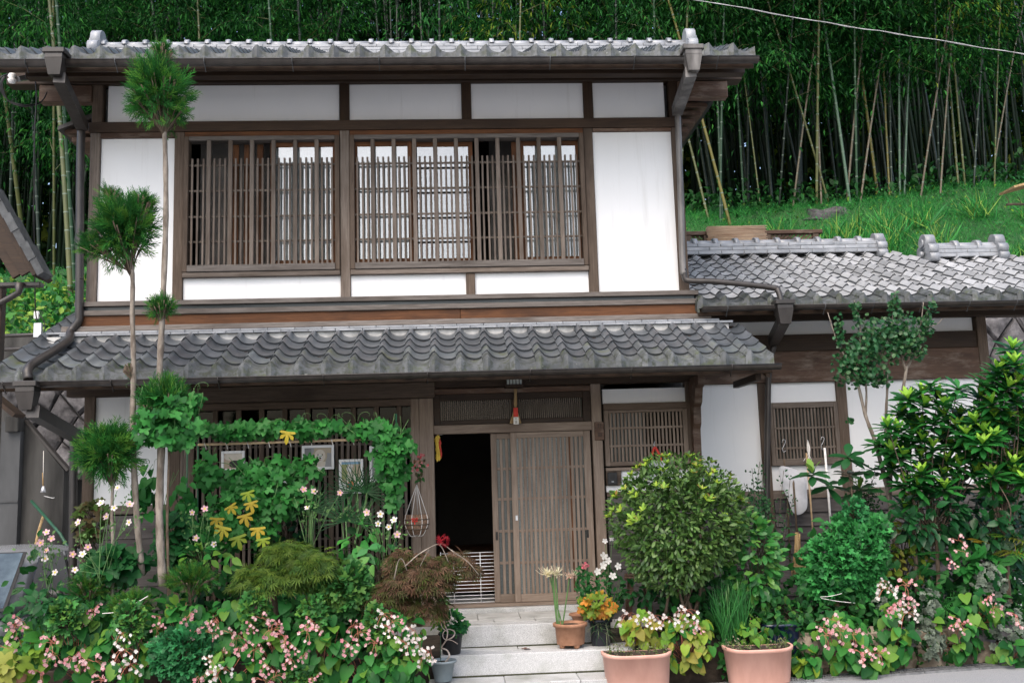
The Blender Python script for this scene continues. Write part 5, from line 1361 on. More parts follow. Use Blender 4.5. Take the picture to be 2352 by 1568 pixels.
# --- cloud-pruned cedars
CED = [(.05, .17, .05), (.075, .23, .06), (.11, .27, .07), (.035, .12, .04)]
def pom(root, u, v, ru, rv, Y, n, trunk_top=None, cols=CED, size=(.15, .27)):
    c = at(u, v, Y); r = np.array([rr(ru, Y), rr((ru + rv) / 2, Y), rr(rv, Y)])
    d = rdir(n); d[:, 2] = d[:, 2] * .9 + .12; d = unit(d); lc = rdir(14); k = 1 + .75 * (np.max(d @ lc.T, axis=1) - .88)
    s = rng.uniform(*size, n) * min(1, max(r) * 3.2); P = c + d * r * (k * rng.uniform(.35, 1.0, n))[:, None] - d * s[:, None] * .75
    D = unit(d + np.array([0, 0, .35]) + rng.normal(0, .45, (n, 3)))
    link('foliage', leafmesh('foliage', [scatter('cedar', P, D, rng.normal(0, 1, (n, 3)), s, 1, palette(n, cols))], M['needle']), root)
    tw = MB(); o = at(trunk_top[0], trunk_top[1], Y) if trunk_top else c - np.array([0, 0, r[2] * .6])
    for k in range(26):
        e = rdir(1)[0]; e[2] = abs(e[2]) * .9 - .15; tw.tube(curve_pts([o, o + (c - o) * .5 + e * r * .25, c + e * r * .72], 3), [.008] * 5 + [.004, .003][:2] if False else .006, 4)
    tw.build('twigs', M['bark_dark'], root)
def trunk(root, P, r0, r1, mat='bark', n=9, name='trunk'):
    Q = curve_pts(P, 5); m = len(Q); R = [(r0 + (r1 - r0) * i / (m - 1)) * (1 + .1 * math.sin(i * 2.3)) for i in range(m)]
    return MB().tube(Q, R, n).build(name, M[mat], root)
YA, YB, YC = -1.72, -1.62, -1.68
tA = thing('cedar_topiary', 'tallest cloud-pruned cedar, its top ball reaching above the upper roof gutter', 'tree', base(372, 1330, YA), 'cloud-pruned cedars left of the door')
trunk(tA, [at(374, 1345, YA), at(366, 1180, YA), at(371, 1000, YA), at(367, 860, YA), at(374, 700, YA), at(381, 500, YA), at(379, 330, YA), at(372, 250, YA)], .036, .019)
pom(tA, 366, 212, 84, 100, YA, 760, (378, 320)); pom(tA, 374, 122, 34, 44, YA, 150, (374, 190)); pom(tA, 330, 245, 44, 50, YA, 170, (372, 300)); pom(tA, 405, 262, 44, 44, YA, 150, (378, 310)); pom(tA, 374, 708, 44, 38, YA, 260, (371, 750)); pom(tA, 378, 935, 72, 80, YA, 520, (370, 1010))
tB = thing('cedar_topiary', 'second cloud-pruned cedar with one large ball before the left white wall panel', 'tree', base(318, 1290, YB), 'cloud-pruned cedars left of the door')
trunk(tB, [at(326, 1320, YB), at(312, 1150, YB), at(305, 980, YB), at(307, 850, YB), at(304, 720, YB), at(304, 630, YB), at(290, 560, YB)], .029, .018)
pom(tB, 282, 530, 92, 92, YB, 760, (303, 640)); pom(tB, 215, 570, 44, 48, YB, 180, (290, 620)); pom(tB, 330, 470, 40, 46, YB, 160, (303, 600)); pom(tB, 250, 452, 36, 40, YB, 120, (295, 560)); pom(tB, 296, 850, 17, 32, YB, 40, (306, 880), size=(.07, .12))
tC = thing('cedar_topiary', 'lowest cloud-pruned cedar with one ball in front of the left corner post', 'tree', base(258, 1385, YC), 'cloud-pruned cedars left of the door')
trunk(tC, [at(257, 1395, YC), at(260, 1280, YC), at(257, 1180, YC), at(258, 1110, YC), at(250, 1060, YC)], .016, .012)
pom(tC, 248, 1040, 78, 80, YC, 760, (258, 1120))
st = thing('vine_stem', 'thin brown woody vine stem beside the tallest cedar trunk', 'stem', base(384, 1330, -1.7))
trunk(st, [at(387, 1330, -1.7), at(384, 1200, -1.7), at(388, 1060, -1.7), at(386, 980, -1.7)], .014, .009, 'bark_dark')
for (u, v, ru, rv, lb) in ((440, 1330, 70, 42, 'low green cedar bush spreading at the foot of the tallest cedar'), (300, 1385, 60, 40, 'low dark cedar bush in front of the lowest topiary trunk'), (205, 1350, 55, 45, 'low green cedar bush beside the silver car')):
    t = thing('low_cedar', lb, 'bush', base(u, v + 40, -1.75)); pom(t, u, v, ru, rv, -1.78, 420, (u, v + rv), CED + [(.09, .17, .04)], (.1, .17))

# --- fill of shaded leaves behind everything
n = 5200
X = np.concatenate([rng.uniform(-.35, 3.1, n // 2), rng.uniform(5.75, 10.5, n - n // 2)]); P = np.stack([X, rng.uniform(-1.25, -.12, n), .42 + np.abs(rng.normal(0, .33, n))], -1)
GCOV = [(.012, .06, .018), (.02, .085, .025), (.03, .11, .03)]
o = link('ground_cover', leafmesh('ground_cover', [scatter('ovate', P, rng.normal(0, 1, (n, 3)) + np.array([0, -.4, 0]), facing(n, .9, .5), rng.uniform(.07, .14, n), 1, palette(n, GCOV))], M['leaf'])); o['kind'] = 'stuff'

n = 3600
X = rng.uniform(6.15, 10.6, n); P = np.stack([X, rng.uniform(-1.5, -1.15, n), .16 + np.abs(rng.normal(.1, .26, n))], -1)
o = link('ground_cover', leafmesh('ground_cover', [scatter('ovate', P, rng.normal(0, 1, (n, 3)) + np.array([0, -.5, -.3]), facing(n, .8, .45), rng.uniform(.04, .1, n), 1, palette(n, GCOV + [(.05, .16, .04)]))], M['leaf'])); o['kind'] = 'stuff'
# --- flowers
def cluster_mesh(cols, nf, seed, white=False):
    rg = random.Random(seed); mb = MB(); pet = []
    for k in range(nf):
        p = np.array([rg.uniform(-.095, .095), rg.uniform(-.05, .02), rg.uniform(-.13, .03)]); mb.tube([(rg.uniform(-.02, .02), 0, -.03), p * .5 + np.array([0, 0, .0]), p], .0015, 3)
        for q in range(2):
            pet.append((p + np.array([rg.uniform(-.008, .008), -.004, rg.uniform(-.008, .004)]), np.array([rg.uniform(-.6, .6), -1, rg.uniform(-.2, .7)]), rg.uniform(.011, .0165)))
    b = len(mb.V)
    P = np.array([x[0] for x in pet]); Nn = np.array([x[1] for x in pet]); S = np.array([x[2] for x in pet]); m = len(P)
    V, F, C = scatter('flower4', P, np.cross(Nn, rng.normal(0, 1, (m, 3))), Nn, S, 1, palette(m, cols, jit=.08))
    mb.add(V, [tuple(f) for f in F], 1)
    colr = np.ones((len(mb.V), 3)) * .5; colr[b:] = C
    return raw_mesh('flower_cluster', mb.V, mb.F, [M['stem_red'], M['petal']], False, mb.MI, colr)
PINK = [(.68, .36, .38), (.74, .46, .46), (.6, .25, .29), (.78, .58, .56)]
WHITE = [(.8, .76, .72), (.78, .7, .66)]
FC_P = [cluster_mesh(PINK, 7 + s % 3, s) for s in range(6)]; FC_W = [cluster_mesh(WHITE, 9, s) for s in (11, 12)]
HEART = [(.028, .12, .03), (.04, .155, .04), (.06, .19, .045), (.018, .085, .024), (.1, .22, .05)]
YEL = [(.2, .3, .05), (.28, .33, .06), (.12, .25, .05), (.3, .28, .05)]
def begonia(u, v, ru, rv, Y, n, label, cols=HEART, w=None, pink=(), white=(), size=(.055, .125), group='begonias along the front', limit=300):
    root = thing('begonia', label, 'plant', base(u, v + rv, Y, float(at(u, v + rv, Y)[2]) if v + rv < 1560 else .2), group)
    P, O = in_ell(n, u, v, ru, rv, Y, .22)
    D = unit(O * .5 + rng.normal(0, .4, (n, 3)) + np.array([0, -.35, -.75])); Nn = O * .7 + np.array([0, -.55, .75]) + rng.normal(0, .28, (n, 3))
    leafparts(root, 'leaf', 'heart', P, D, Nn, rng.uniform(*size, n), cols, M['leaf'], w, 1.0, limit)
    sm = MB(); b0 = at(u, v + rv * .9, Y + .1)
    for i in range(0, n, 3): sm.tube([b0 + rng.normal(0, .03, 3), P[i]], .003, 4)
    sm.build('stems', M['stem_red'], root)
    for k, (uu, vv) in enumerate(list(pink) + list(white)):
        if k % 4 == 3 and k < len(pink): continue
        o = at(uu, vv, Y - .24 - U(0, .05)); fm = random.choice(FC_P if k < len(pink) else FC_W)
        link('flower_cluster', fm, root, T(*o) @ RZ(U(-.6, .6)) @ SCL(*([U(.7, 1.1)] * 3)))
    return root
zl = lambda L_: [(x * .336, 1041.5 + y * .336) for x, y in L_]      # left lower view
begonia(80, 1492, 66, 62, -1.75, 80, 'yellow-green begonia at the far left corner, next to a clay pot', [(.1, .24, .04), (.16, .28, .05), (.06, .18, .04)], None, zl([(40, 1300), (110, 1170)]))
begonia(180, 1470, 75, 95, -1.8, 85, 'begonia with pink flowers right of the yellow-green corner plant', HEART, None, zl([(370, 1340), (360, 1270), (285, 1470), (480, 1180), (140, 1110)]))
begonia(205, 1400, 80, 50, -1.62, 60, 'dark begonia below the low cedar bush by the car', HEART[:4], None, zl([(480, 1160), (615, 1090), (640, 1040), (540, 1140)]), size=(.07, .11))
begonia(300, 1490, 75, 90, -1.85, 85, 'begonia with white flowers and one yellow leaf in the left front row', HEART, None, zl([(580, 1390), (500, 1360), (640, 1390), (580, 1490), (700, 1530)]), zl([(830, 1200), (840, 1310), (880, 1410)]))
begonia(420, 1430, 70, 60, -1.7, 65, 'begonia with a tight pink flower head left of the grey-leaved plant', HEART, None, zl([(1080, 1180), (1070, 1250), (1090, 1100), (1200, 1130), (1280, 1090)]))
begonia(540, 1440, 70, 70, -1.75, 75, 'begonia with scattered pink flowers below the green maple, towards its left', HEART, None, zl([(1480, 1120), (1440, 1200), (1350, 1170), (1310, 1030), (1560, 1200), (1530, 1340), (1620, 1240)]))
begonia(520, 1530, 70, 55, -1.95, 65, 'begonia with drooping white flowers at the bottom centre-left', HEART, None, zl([(1380, 1500)]), zl([(1440, 1390), (1480, 1490), (1520, 1440)]))
begonia(640, 1470, 75, 90, -1.9, 90, 'begonia with the densest pink flowers below the green maple', HEART, None, zl([(1780, 1100), (1720, 1150), (1850, 1180), (1700, 1230), (1900, 1150), (1650, 1300), (1740, 1320), (1850, 1250), (1820, 1420), (1880, 1500), (1790, 1520)]))
begonia(740, 1490, 75, 85, -1.92, 90, 'begonia full of pink flowers between the maple and the white-flowered clump', HEART, None, zl([(2000, 1290), (1990, 1380), (2070, 1360), (2060, 1070), (2130, 1120), (2110, 1190), (2160, 1180), (2050, 1490), (2150, 1510), (1950, 1220)]))
begonia(840, 1500, 70, 80, -1.9, 80, 'begonia with pink blooms on red stalks left of the white-flowered clump', HEART, None, [(810, 1430), (825, 1445), (800, 1470), (850, 1430), (862, 1470)])
begonia(930, 1490, 62, 85, -1.92, 85, 'begonia with large white flower sprays left of the grey-blue pot', HEART, None, [(905, 1420)], [(880, 1400), (895, 1435), (950, 1440), (960, 1470), (975, 1500), (935, 1470), (985, 1490)])
begonia(895, 1545, 80, 35, -2.0, 50, 'low begonia leaves at the bottom edge left of the grey-blue pot', HEART)
begonia(620, 1385, 60, 40, -1.55, 45, 'dark begonia in the shade under the green maple', HEART[:4], None, zl([(1800, 1000), (1830, 960)]), size=(.07, .11))
# finely lobed grey-green plant
def lobed(u, v, ru, rv, Y, n, label, name='chrysanthemum', cols=((.03, .13, .06), (.045, .17, .08), (.02, .09, .04)), size=(.035, .06), dy=.22, stems=True, extra=()):
    root = thing(name, label, 'plant', base(u, v + rv, Y))
    P, O = in_ell(n, u, v, ru, rv, Y, dy)
    for (a, b, c, d, q) in extra:
        P2, O2 = in_ell(q, a, b, c, d, Y, dy * .8); P = np.concatenate([P, P2]); O = np.concatenate([O, O2])
    n = len(P); D = unit(O + rng.normal(0, .5, (n, 3)) + np.array([0, -.2, .1]))
    link('foliage', leafmesh('foliage', [scatter('palmate', P, D, facing(n, .9, .5), rng.uniform(*size, n), 1, palette(n, list(cols)))], M['leaf']), root)
    if stems:
        sm = MB()
        for i in range(0, n, max(n // 24, 1)): sm.tube(curve_pts([at(u, v + rv, Y) + rng.normal(0, .04, 3), (at(u, v, Y) + P[i]) / 2, P[i]], 3), .004, 4)
        sm.build('stems', M['stem_dark'], root)
    return root
lobed(425, 1500, 75, 60, -2.0, 520, 'grey-green finely lobed plant in the middle of the left flower bed')
lobed(790, 1350, 60, 60, -1.8, 320, 'light green narrow-leaved plant right of the green maple', 'mallow', ((.07, .19, .06), (.1, .23, .08), (.05, .14, .05)), (.05, .08))
for (u, v, ru, rv, lb) in ((300, 1430, 34, 55, 'wild small-leaved sprigs between the begonias below the second cedar'), (585, 1400, 30, 50, 'wild small-leaved sprigs under the left side of the green maple'), (720, 1415, 34, 48, 'wild small-leaved sprigs under the right side of the green maple'), (868, 1440, 30, 60, 'wild small-leaved sprigs below the bronze maple'), (150, 1420, 34, 40, 'wild small-leaved sprigs below the dark leafy bush by the car'), (470, 1540, 40, 30, 'wild small-leaved sprigs at the bottom edge of the left bed'), (700, 1550, 40, 28, 'low wild sprigs at the bottom edge below the pink begonias')):
    lobed(u, v, ru, rv, -2.02, 190, lb, 'wild_sprigs', ((.06, .16, .05), (.09, .2, .06), (.04, .11, .04)), (.03, .055), .12)
# peony-like dark leaves by the car
def broad(u, v, ru, rv, Y, n, label, name, cols, tpl='ovate', size=(.08, .13), cat='plant', mat='leaf', dy=.22, parts=True, shell=True, wd=1.0, droop=-.3):
    root = thing(name, label, cat, base(u, v + rv, Y)); P, O = in_ell(n, u, v, ru, rv, Y, dy, shell)
    D = unit(O * .8 + rng.normal(0, .5, (n, 3)) + np.array([0, -.2, droop])); Nn = O * .5 + facing(n, .9, .35)
    if parts: leafparts(root, 'leaf', tpl, P, D, Nn, rng.uniform(*size, n), cols, M[mat], None, wd)
    else: link('foliage', leafmesh('foliage', [scatter(tpl, P, D, Nn, rng.uniform(*size, n), wd, palette(n, cols))], M[mat]), root)
    sm = MB(); b0 = at(u, v + rv, Y + .05)
    for i in range(0, n, max(n // 30, 1)): sm.tube(curve_pts([b0 + rng.normal(0, .05, 3), (b0 + P[i]) / 2 + np.array([0, 0, .05]), P[i]], 3), .004, 4)
    sm.build('stems', M['stem_dark'], root)
    return root
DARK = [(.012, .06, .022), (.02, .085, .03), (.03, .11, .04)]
broad(128, 1388, 70, 34, -1.85, 110, 'dark green leafy bush overhanging beside the silver car', 'peony', DARK, 'ovate', (.07, .12))
broad(270, 1300, 60, 35, -1.6, 60, 'large dark leaves at the foot of the second cedar trunk', 'anemone_leaves', DARK, 'palmate', (.1, .16))
broad(410, 1240, 45, 60, -1.3, 70, 'dark lobed leaves behind the tallest cedar trunk', 'leafy_plant', DARK, 'palmate', (.1, .15))
broad(470, 1290, 60, 45, -1.4, 60, 'mid green leaves left of the green maple', 'leafy_plant', HEART, 'ovate', (.08, .13))
broad(215, 1190, 40, 55, -1.2, 90, 'brownish green maple-like leaves before the left corner post', 'young_maple', [(.06, .075, .025), (.045, .09, .03), (.08, .06, .025)], 'palmate', (.05, .08))
broad(660, 1190, 55, 70, -.6, 110, 'very dark glossy leaves in front of the lattice, left of the picture frames', 'shaded_shrub', [(.008, .04, .02), (.012, .05, .022)], 'ovate', (.06, .1), mat='leaf_gloss')
broad(870, 1290, 45, 45, -1.3, 26, 'pale green large-leaved plant left of the brown maple', 'leafy_plant', [(.07, .2, .08), (.1, .25, .1), (.05, .15, .06)], 'ovate', (.12, .17))
broad(830, 1240, 45, 50, -1.0, 22, 'bright green big-leaved seedling before the dark lattice', 'leafy_plant', [(.05, .19, .05), (.08, .24, .06)], 'ovate', (.1, .15))
def fan_palm(u, v, Y, label, s=.34, k=5):
    root = thing('fan_palm', label, 'palm', base(u, v + 80, Y)); c = at(u, v + 30, Y)
    for i in range(k):
        a = U(-1.2, 1.2); o = c + np.array([math.sin(a) * .14, U(-.1, .05), .1 + .12 * math.cos(a)]); MB().tube([c - np.array([0, 0, .25]), o], .006, 5).build('stalk', M['stem_green'], root)
        n = 13; t = np.linspace(-1.7, 1.7, n) + a * .6; D = np.stack([np.sin(t), np.full(n, -.25), np.cos(t) * .9], -1)
        link('fan_leaf', leafmesh('fan_leaf', [scatter('blade', np.repeat(o[None], n, 0), D, np.tile([0, -1., .3], (n, 1)), rng.uniform(s * .7, s, n), 1.1, palette(n, [(.016, .06, .024), (.022, .08, .03)]))], M['leaf']), root)
fan_palm(712, 1195, -.9, 'small dark fan palm in front of the lattice below the dog picture'); fan_palm(825, 1150, -.7, 'taller fan palm in front of the lattice below the right picture', .4, 6); fan_palm(800, 1220, -1.0, 'low fan palm leaves behind the green maple')

# --- anemones
PET = [(.74, .45, .5), (.78, .58, .6), (.78, .7, .7)]
def anemone(u, v, Y, fl, label, cols=PET, buds=10, extra=()):
    root = thing('anemone', label, 'flower', base(u, v, Y)); b = at(u, v, Y); sm = MB(); P = []
    for (uu, vv) in fl:
        e = at(uu, vv, Y - U(0, .1)); sm.tube(curve_pts([b + rng.normal(0, .03, 3), b + (e - b) * .55 + np.array([U(-.05, .05), 0, .02]), e + np.array([0, .01, -.004])], 4), .0028, 4)
        c = cols[rng.integers(len(cols))]; Nn = np.array([[U(-.5, .5), -1, U(-.1, .8)]]); D = np.cross(Nn, rng.normal(0, 1, (1, 3)))
        s = U(.027, .036); V, F, C = scatter('flower5', e[None], D, Nn, s, 1, c); mb = MB().add(V, [tuple(f) for f in F], 0)
        nn_ = unit(Nn)[0]; k0 = len(mb.V); mb.disc((0, 0, 0), .009, 8); q = Vector(-nn_).to_track_quat('Y', 'Z').to_matrix()
        for i in range(k0, len(mb.V)): mb.V[i] = tuple(q @ Vector(mb.V[i]) + Vector(e + nn_ * .006))
        mb.MI[-1] = 1; colr = np.ones((len(mb.V), 3)); colr[:k0] = C
        link('flower', raw_mesh('flower', mb.V, mb.F, [M['petal'], M['paper_yellow']], False, mb.MI, colr), root)
    for k in range(buds):
        uu, vv = fl[k % len(fl)]; e = at(uu + U(-28, 28), vv + U(-10, 45), Y); sm.tube([b + (e - b) * .6 + np.array([0, 0, .03]), e], .002, 4); sm.lathe([(0, -.009), (.008, 0), (0, .009)], e, 6)
        P.append(e)
    sm.build('stems', M['stem_green'], root)
    n = 70; i = rng.integers(0, len(P), n); Q = np.array(P)[i] + rng.normal(0, .05, (n, 3)) - np.array([0, 0, .05])
    link('leaves', leafmesh('leaves', [scatter('ovate', Q, rng.normal(0, 1, (n, 3)), facing(n), rng.uniform(.02, .045, n), 1, palette(n, [(.06, .14, .06), (.09, .18, .09)]))], M['leaf']), root)
anemone(115, 1370, -1.9, [(107, 1222), (93, 1246), (118, 1236), (107, 1264), (104, 1282), (127, 1314)], 'pink anemones in front of the silver car windows')
anemone(235, 1330, -1.85, [(180, 1199), (202, 1256), (167, 1272), (190, 1272), (172, 1308), (245, 1186), (262, 1166), (298, 1158), (297, 1199), (270, 1120), (232, 1155)], 'pink anemones among the lower cedar trunks')
anemone(465, 1320, -1.5, [(442, 1176), (470, 1168), (450, 1235), (491, 1249)], 'four pink anemones beside the left green stake')
anemone(712, 1270, -1.2, [(697, 1124), (721, 1128), (706, 1165), (781, 1131)], 'pink anemones in front of the lattice below the dog picture', buds=14)
anemone(885, 1310, -1.35, [(843, 1176), (874, 1180), (893, 1209), (905, 1194), (912, 1227), (868, 1202)], 'white and pink anemones by the right green stake', [(.82, .8, .78), (.8, .55, .58), (.82, .8, .78)], 16)

# --- trellis and climbing vine
TY = -.95
tr = thing('trellis', 'horizontal bamboo pole tied to green stakes carrying the climbing vine', 'trellis', base(460, 1300, TY))
m = MB(); pA, pB = at(455, 1021, TY), at(890, 1007, TY); m.tube([pA, pB], .013, 9)
for k in range(9): p = pA + (pB - pA) * (k + .5) / 9; m.tube([p - np.array([.006, 0, 0]), p + np.array([.006, 0, 0])], .0155, 9)
m.build('pole', M['bamboo_pole'], tr)
for u, v0, v1 in ((428, 1030, 1310), (910, 950, 1300), (480, 1060, 1300), (453, 1015, 1300)): MB().tube([at(u, v1, TY), at(u + (2 if u < 900 else 0), v0, TY)], .008, 6).build('stake', M['green_stake'], tr)
for k in range(9): 
    p = pA + (pB - pA) * (k + .3) / 9; MB().tube([p + np.array([0, 0, .016]), p + np.array([.006, -.017, 0]), p + np.array([.01, 0, -.016]), p + np.array([.02, -.01, -.05])], .004, 5).build('tie', M['rope'], tr)
VINE = [(.03, .14, .035), (.045, .18, .045), (.065, .21, .06), (.02, .1, .025)]
YV = [(.46, .36, .03), (.36, .33, .04), (.2, .27, .04), (.4, .3, .03)]
def vine(label, regs, Y, nm='climbing_vine', yl=(), yellow_at=(), tpl='palmate', lim=300):
    root = thing(nm, label, 'vine', base(regs[0][0], regs[0][1] + 200, Y)); Ps = []; Os = []
    for (u, v, ru, rv, n, dy) in regs:
        P, O = in_ell(n, u, v, ru, rv, Y, dy, False); Ps.append(P); Os.append(O)
    P = np.concatenate(Ps); O = np.concatenate(Os); n = len(P)
    D = rng.normal(0, .5, (n, 3)) + np.array([0, -.25, -.75]); Nn = facing(n, .75, .4) + O * .3
    leafparts(root, 'leaf', tpl, P, D, Nn, rng.uniform(.065, .115, n), VINE, M['leaf'], None, 1.0, lim)
    if yellow_at:
        Q = np.array([at(u, v, Y - .2 - U(0, .05)) for u, v in yellow_at]); k = len(Q)
        leafparts(root, 'yellow_leaf', 'lobed5', Q, np.stack([rng.normal(0, .3, k), np.full(k, -.3), np.full(k, -1.)], -1), facing(k, .3, .2), rng.uniform(.11, .16, k), YV, M['leaf'])
    sm = MB()
    for (u, v, ru, rv, nn_, dy) in regs:
        for k in range(max(3, nn_ // 14)):
            p0 = at(u + U(-ru, ru), v + rv * U(.2, 1), Y); p1 = at(u + U(-ru, ru), v - rv * U(.2, 1.1), Y - .05); sm.tube(curve_pts([p0, (p0 + p1) / 2 + rng.normal(0, .06, 3), p1], 4), .003, 4)
    for k in range(9):
        u, v, ru, rv, nn_, dy = random.choice(regs); o = at(u + U(-ru, ru), v - rv * .8, Y - dy * .6); s = U(-1, 1)
        sm.tube(curve_pts([o, o + np.array([.03 * s, -.02, .06]), o + np.array([.09 * s, -.03, .08]), o + np.array([.13 * s, -.02, .06]), o + np.array([.12 * s, -.01, .04])], 3), .0018, 4)
    sm.build('stems', M['stem_green'], root)
vine('lobed green vine with yellow leaves climbing over the bamboo pole', [(560, 985, 120, 20, 110, .16), (720, 983, 110, 18, 100, .16), (860, 985, 60, 24, 60, .18), (900, 1030, 50, 75, 170, .2), (905, 1110, 22, 60, 40, .1), (600, 1095, 90, 48, 130, .15), (480, 1080, 30, 50, 50, .15), (600, 1120, 70, 60, 80, .15), (690, 1070, 60, 26, 36, .1), (520, 1180, 60, 80, 100, .15), (650, 1150, 85, 50, 90, .12), (480, 1240, 60, 50, 60, .12), (590, 1215, 50, 40, 50, .1)], TY - .03,
     yellow_at=[(498, 1188), (515, 1208), (528, 1160), (562, 1180), (592, 1210), (575, 1152), (604, 1235), (662, 990), (568, 1128), (545, 1230)])
vine('pale green ivy-like vine wrapped over the tallest cedar, above the trellis end', [(385, 960, 62, 75, 130, .3), (345, 985, 35, 60, 40, .25), (440, 940, 30, 45, 36, .2), (420, 1010, 40, 30, 30, .25)], YA - .02, 'cedar_vine', tpl='palmate')
vine('dark ivy column hanging behind the left green stake', [(425, 1180, 32, 95, 60, .12), (330, 1130, 28, 70, 30, .1)], -1.15, 'dark_ivy', tpl='heart')

# --- maples
def maple(u, v, ru, rv, Y, n, cols, label, size=(.06, .1), arcs=(), bark='bark_dark', extra=(), jitter=.1):
    root = thing('laceleaf_maple', label, 'maple', base(u, v + rv + 20, Y)); Ps, Os = [], []
    for (uu, vv, a, b, q) in ((u, v, ru, rv, n),) + tuple(extra):
        P, O = in_ell(q, uu, vv, a, b, Y, rr((a + b) / 2, Y), True); k = O[:, 2] > -.35; Ps.append(P[k]); Os.append(O[k])
    P = np.concatenate(Ps); O = np.concatenate(Os); k = len(P); D = unit(O * np.array([1, 1, .3]) + rng.normal(0, .3, (k, 3)) + np.array([0, -.15, -.5])); Nn = O + np.array([0, -.2, .7]) + rng.normal(0, .25, (k, 3))
    link('foliage', leafmesh('foliage', [scatter('lace', P, D, Nn, rng.uniform(*size, k), 1, palette(k, cols))], M['leaf']), root)
    t = at(u, v + rv * .5, Y); trunk(root, [at(u + 5, v + rv + 40, Y), t, at(u, v - rv * .2, Y)], .03, .012, bark)
    for k in range(12):
        e = P[rng.integers(len(P))]; trunk(root, [t, (t + e) / 2 + np.array([0, 0, .1]), e], .009, .003, bark, 5, 'branch')
    for A in arcs: trunk(root, [at(a, b, Y - .25) for a, b in A], .006, .003, 'bark', 6, 'branch')
    return root
maple(630, 1340, 90, 55, -1.8, 700, [(.095, .165, .038), (.07, .14, .034), (.12, .19, .045), (.04, .1, .028)], 'spreading bright green laceleaf maple left of the door', extra=((715, 1310, 80, 58, 620), (660, 1275, 62, 36, 420), (765, 1355, 40, 45, 240), (575, 1330, 38, 30, 180)))
mp = maple(960, 1335, 80, 62, -1.75, 800, [(.12, .065, .04), (.085, .075, .03), (.055, .075, .028), (.15, .09, .055)], 'bronze-brown weeping laceleaf maple with pale branches beside the door', (.06, .1),
      arcs=[[(930, 1300), (965, 1270), (1010, 1248), (1035, 1262), (1052, 1275)], [(905, 1330), (915, 1288), (925, 1285), (935, 1310)], [(1010, 1250), (1018, 1262), (1030, 1290)], [(985, 1262), (975, 1280), (965, 1300)], [(1035, 1262), (1075, 1290), (1100, 1320)]], extra=((1045, 1310, 60, 42, 380), (890, 1385, 62, 48, 380), (975, 1400, 55, 50, 300), (930, 1290, 40, 30, 160)))
n = 16; P = np.array([at(1017 + U(-10, 12), 1240 + U(-14, 14), -2.02) for _ in range(n)])
link('red_sprig', leafmesh('red_sprig', [scatter('lace', P, rng.normal(0, 1, (n, 3)), facing(n), rng.uniform(.03, .048, n), 1.4, palette(n, [(.42, .015, .03), (.3, .01, .02)]))], M['leaf']), mp)

# --- round shrub right of the door
OSM = [(.05, .112, .04), (.07, .145, .054), (.032, .08, .03), (.1, .18, .075)]
sh_ = thing('round_shrub', 'clipped round evergreen shrub with yellow young tips right of the door', 'shrub', base(1560, 1400, -1.15))
P, O = in_ell(4300, 1556, 1202, 154, 156, -1.15, .6); n = len(P)
D = unit(O * .8 + rng.normal(0, .5, (n, 3))); Nn = O * .5 + np.array([0, -.3, .8]) + rng.normal(0, .35, (n, 3))
leafparts(sh_, 'leaf', 'oblong', P, D, Nn, rng.uniform(.045, .076, n), OSM, M['leaf_gloss'], None, 1.35)
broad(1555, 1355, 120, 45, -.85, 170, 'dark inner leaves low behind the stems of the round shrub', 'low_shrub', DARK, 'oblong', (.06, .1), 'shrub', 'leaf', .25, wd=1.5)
P2, O2 = ell_shell(900, at(1560, 1195, -1.15), (rr(140, -1.15), .52, rr(135, -1.15)), .3)
link('inner_foliage', leafmesh('inner_foliage', [scatter('oblong', P2, rng.normal(0, 1, (900, 3)), rng.normal(0, 1, (900, 3)), .09, 1.7, palette(900, OSM[:3]))], M['leaf_gloss']), sh_)
tips = []
for k in range(46):
    a = U(0, PI) if k < 30 else U(-.4, PI + .4); q = U(.45, 1.0) if k > 16 else U(.93, 1.02); tips.append((1560 + 160 * q * math.cos(a), 1195 - 150 * q * math.sin(a)))
TP_, TD, TN = [], [], []
for (u, v) in tips:
    dx, dz = (u - 1560) / 160, (1195 - v) / 150; dep = math.sqrt(max(0, 1 - min(1, dx * dx + dz * dz))); c = at(u, v, -1.15 - .62 * dep - .02)
    ax = unit(np.array([dx * .6, -.5 * dep, .6 + dz * .4]))
    for j in range(6): a = j * PI / 3 + U(-.3, .3); s1 = unit(np.cross(ax, [0, 1, .2])); s2 = np.cross(ax, s1); d = unit(ax * .75 + s1 * math.cos(a) * .75 + s2 * math.sin(a) * .75); TP_.append(c); TD.append(d); TN.append(ax)
leafparts(sh_, 'young_leaf', 'oblong', np.array(TP_), np.array(TD), np.array(TN), rng.uniform(.05, .08, len(TP_)), [(.24, .34, .05), (.17, .29, .06), (.3, .33, .06), (.33, .2, .06)], M['leaf'], [4, 5, 1.5, .6], 1.25)
for k in range(9):
    b = at(1555 + U(-40, 45), 1410, -1.15 + U(-.1, .15)); e = at(1560 + U(-130, 130), 1240 + U(-60, 60), -1.2 + U(-.35, .2)); trunk(sh_, [b, b + (e - b) * .4 + np.array([0, 0, .06]), e], U(.010, .02), .005, 'bark_dark', 6, 'stem')
broad(1728, 1280, 58, 105, -1.2, 330, 'light green lance-leaved shrub at the right side of the round shrub', 'lance_leaved_shrub', [(.045, .16, .04), (.07, .2, .055), (.1, .24, .07), (.03, .11, .03)], 'oblong', (.07, .12), 'shrub', 'leaf_gloss', .3, wd=1.5, droop=-.1)
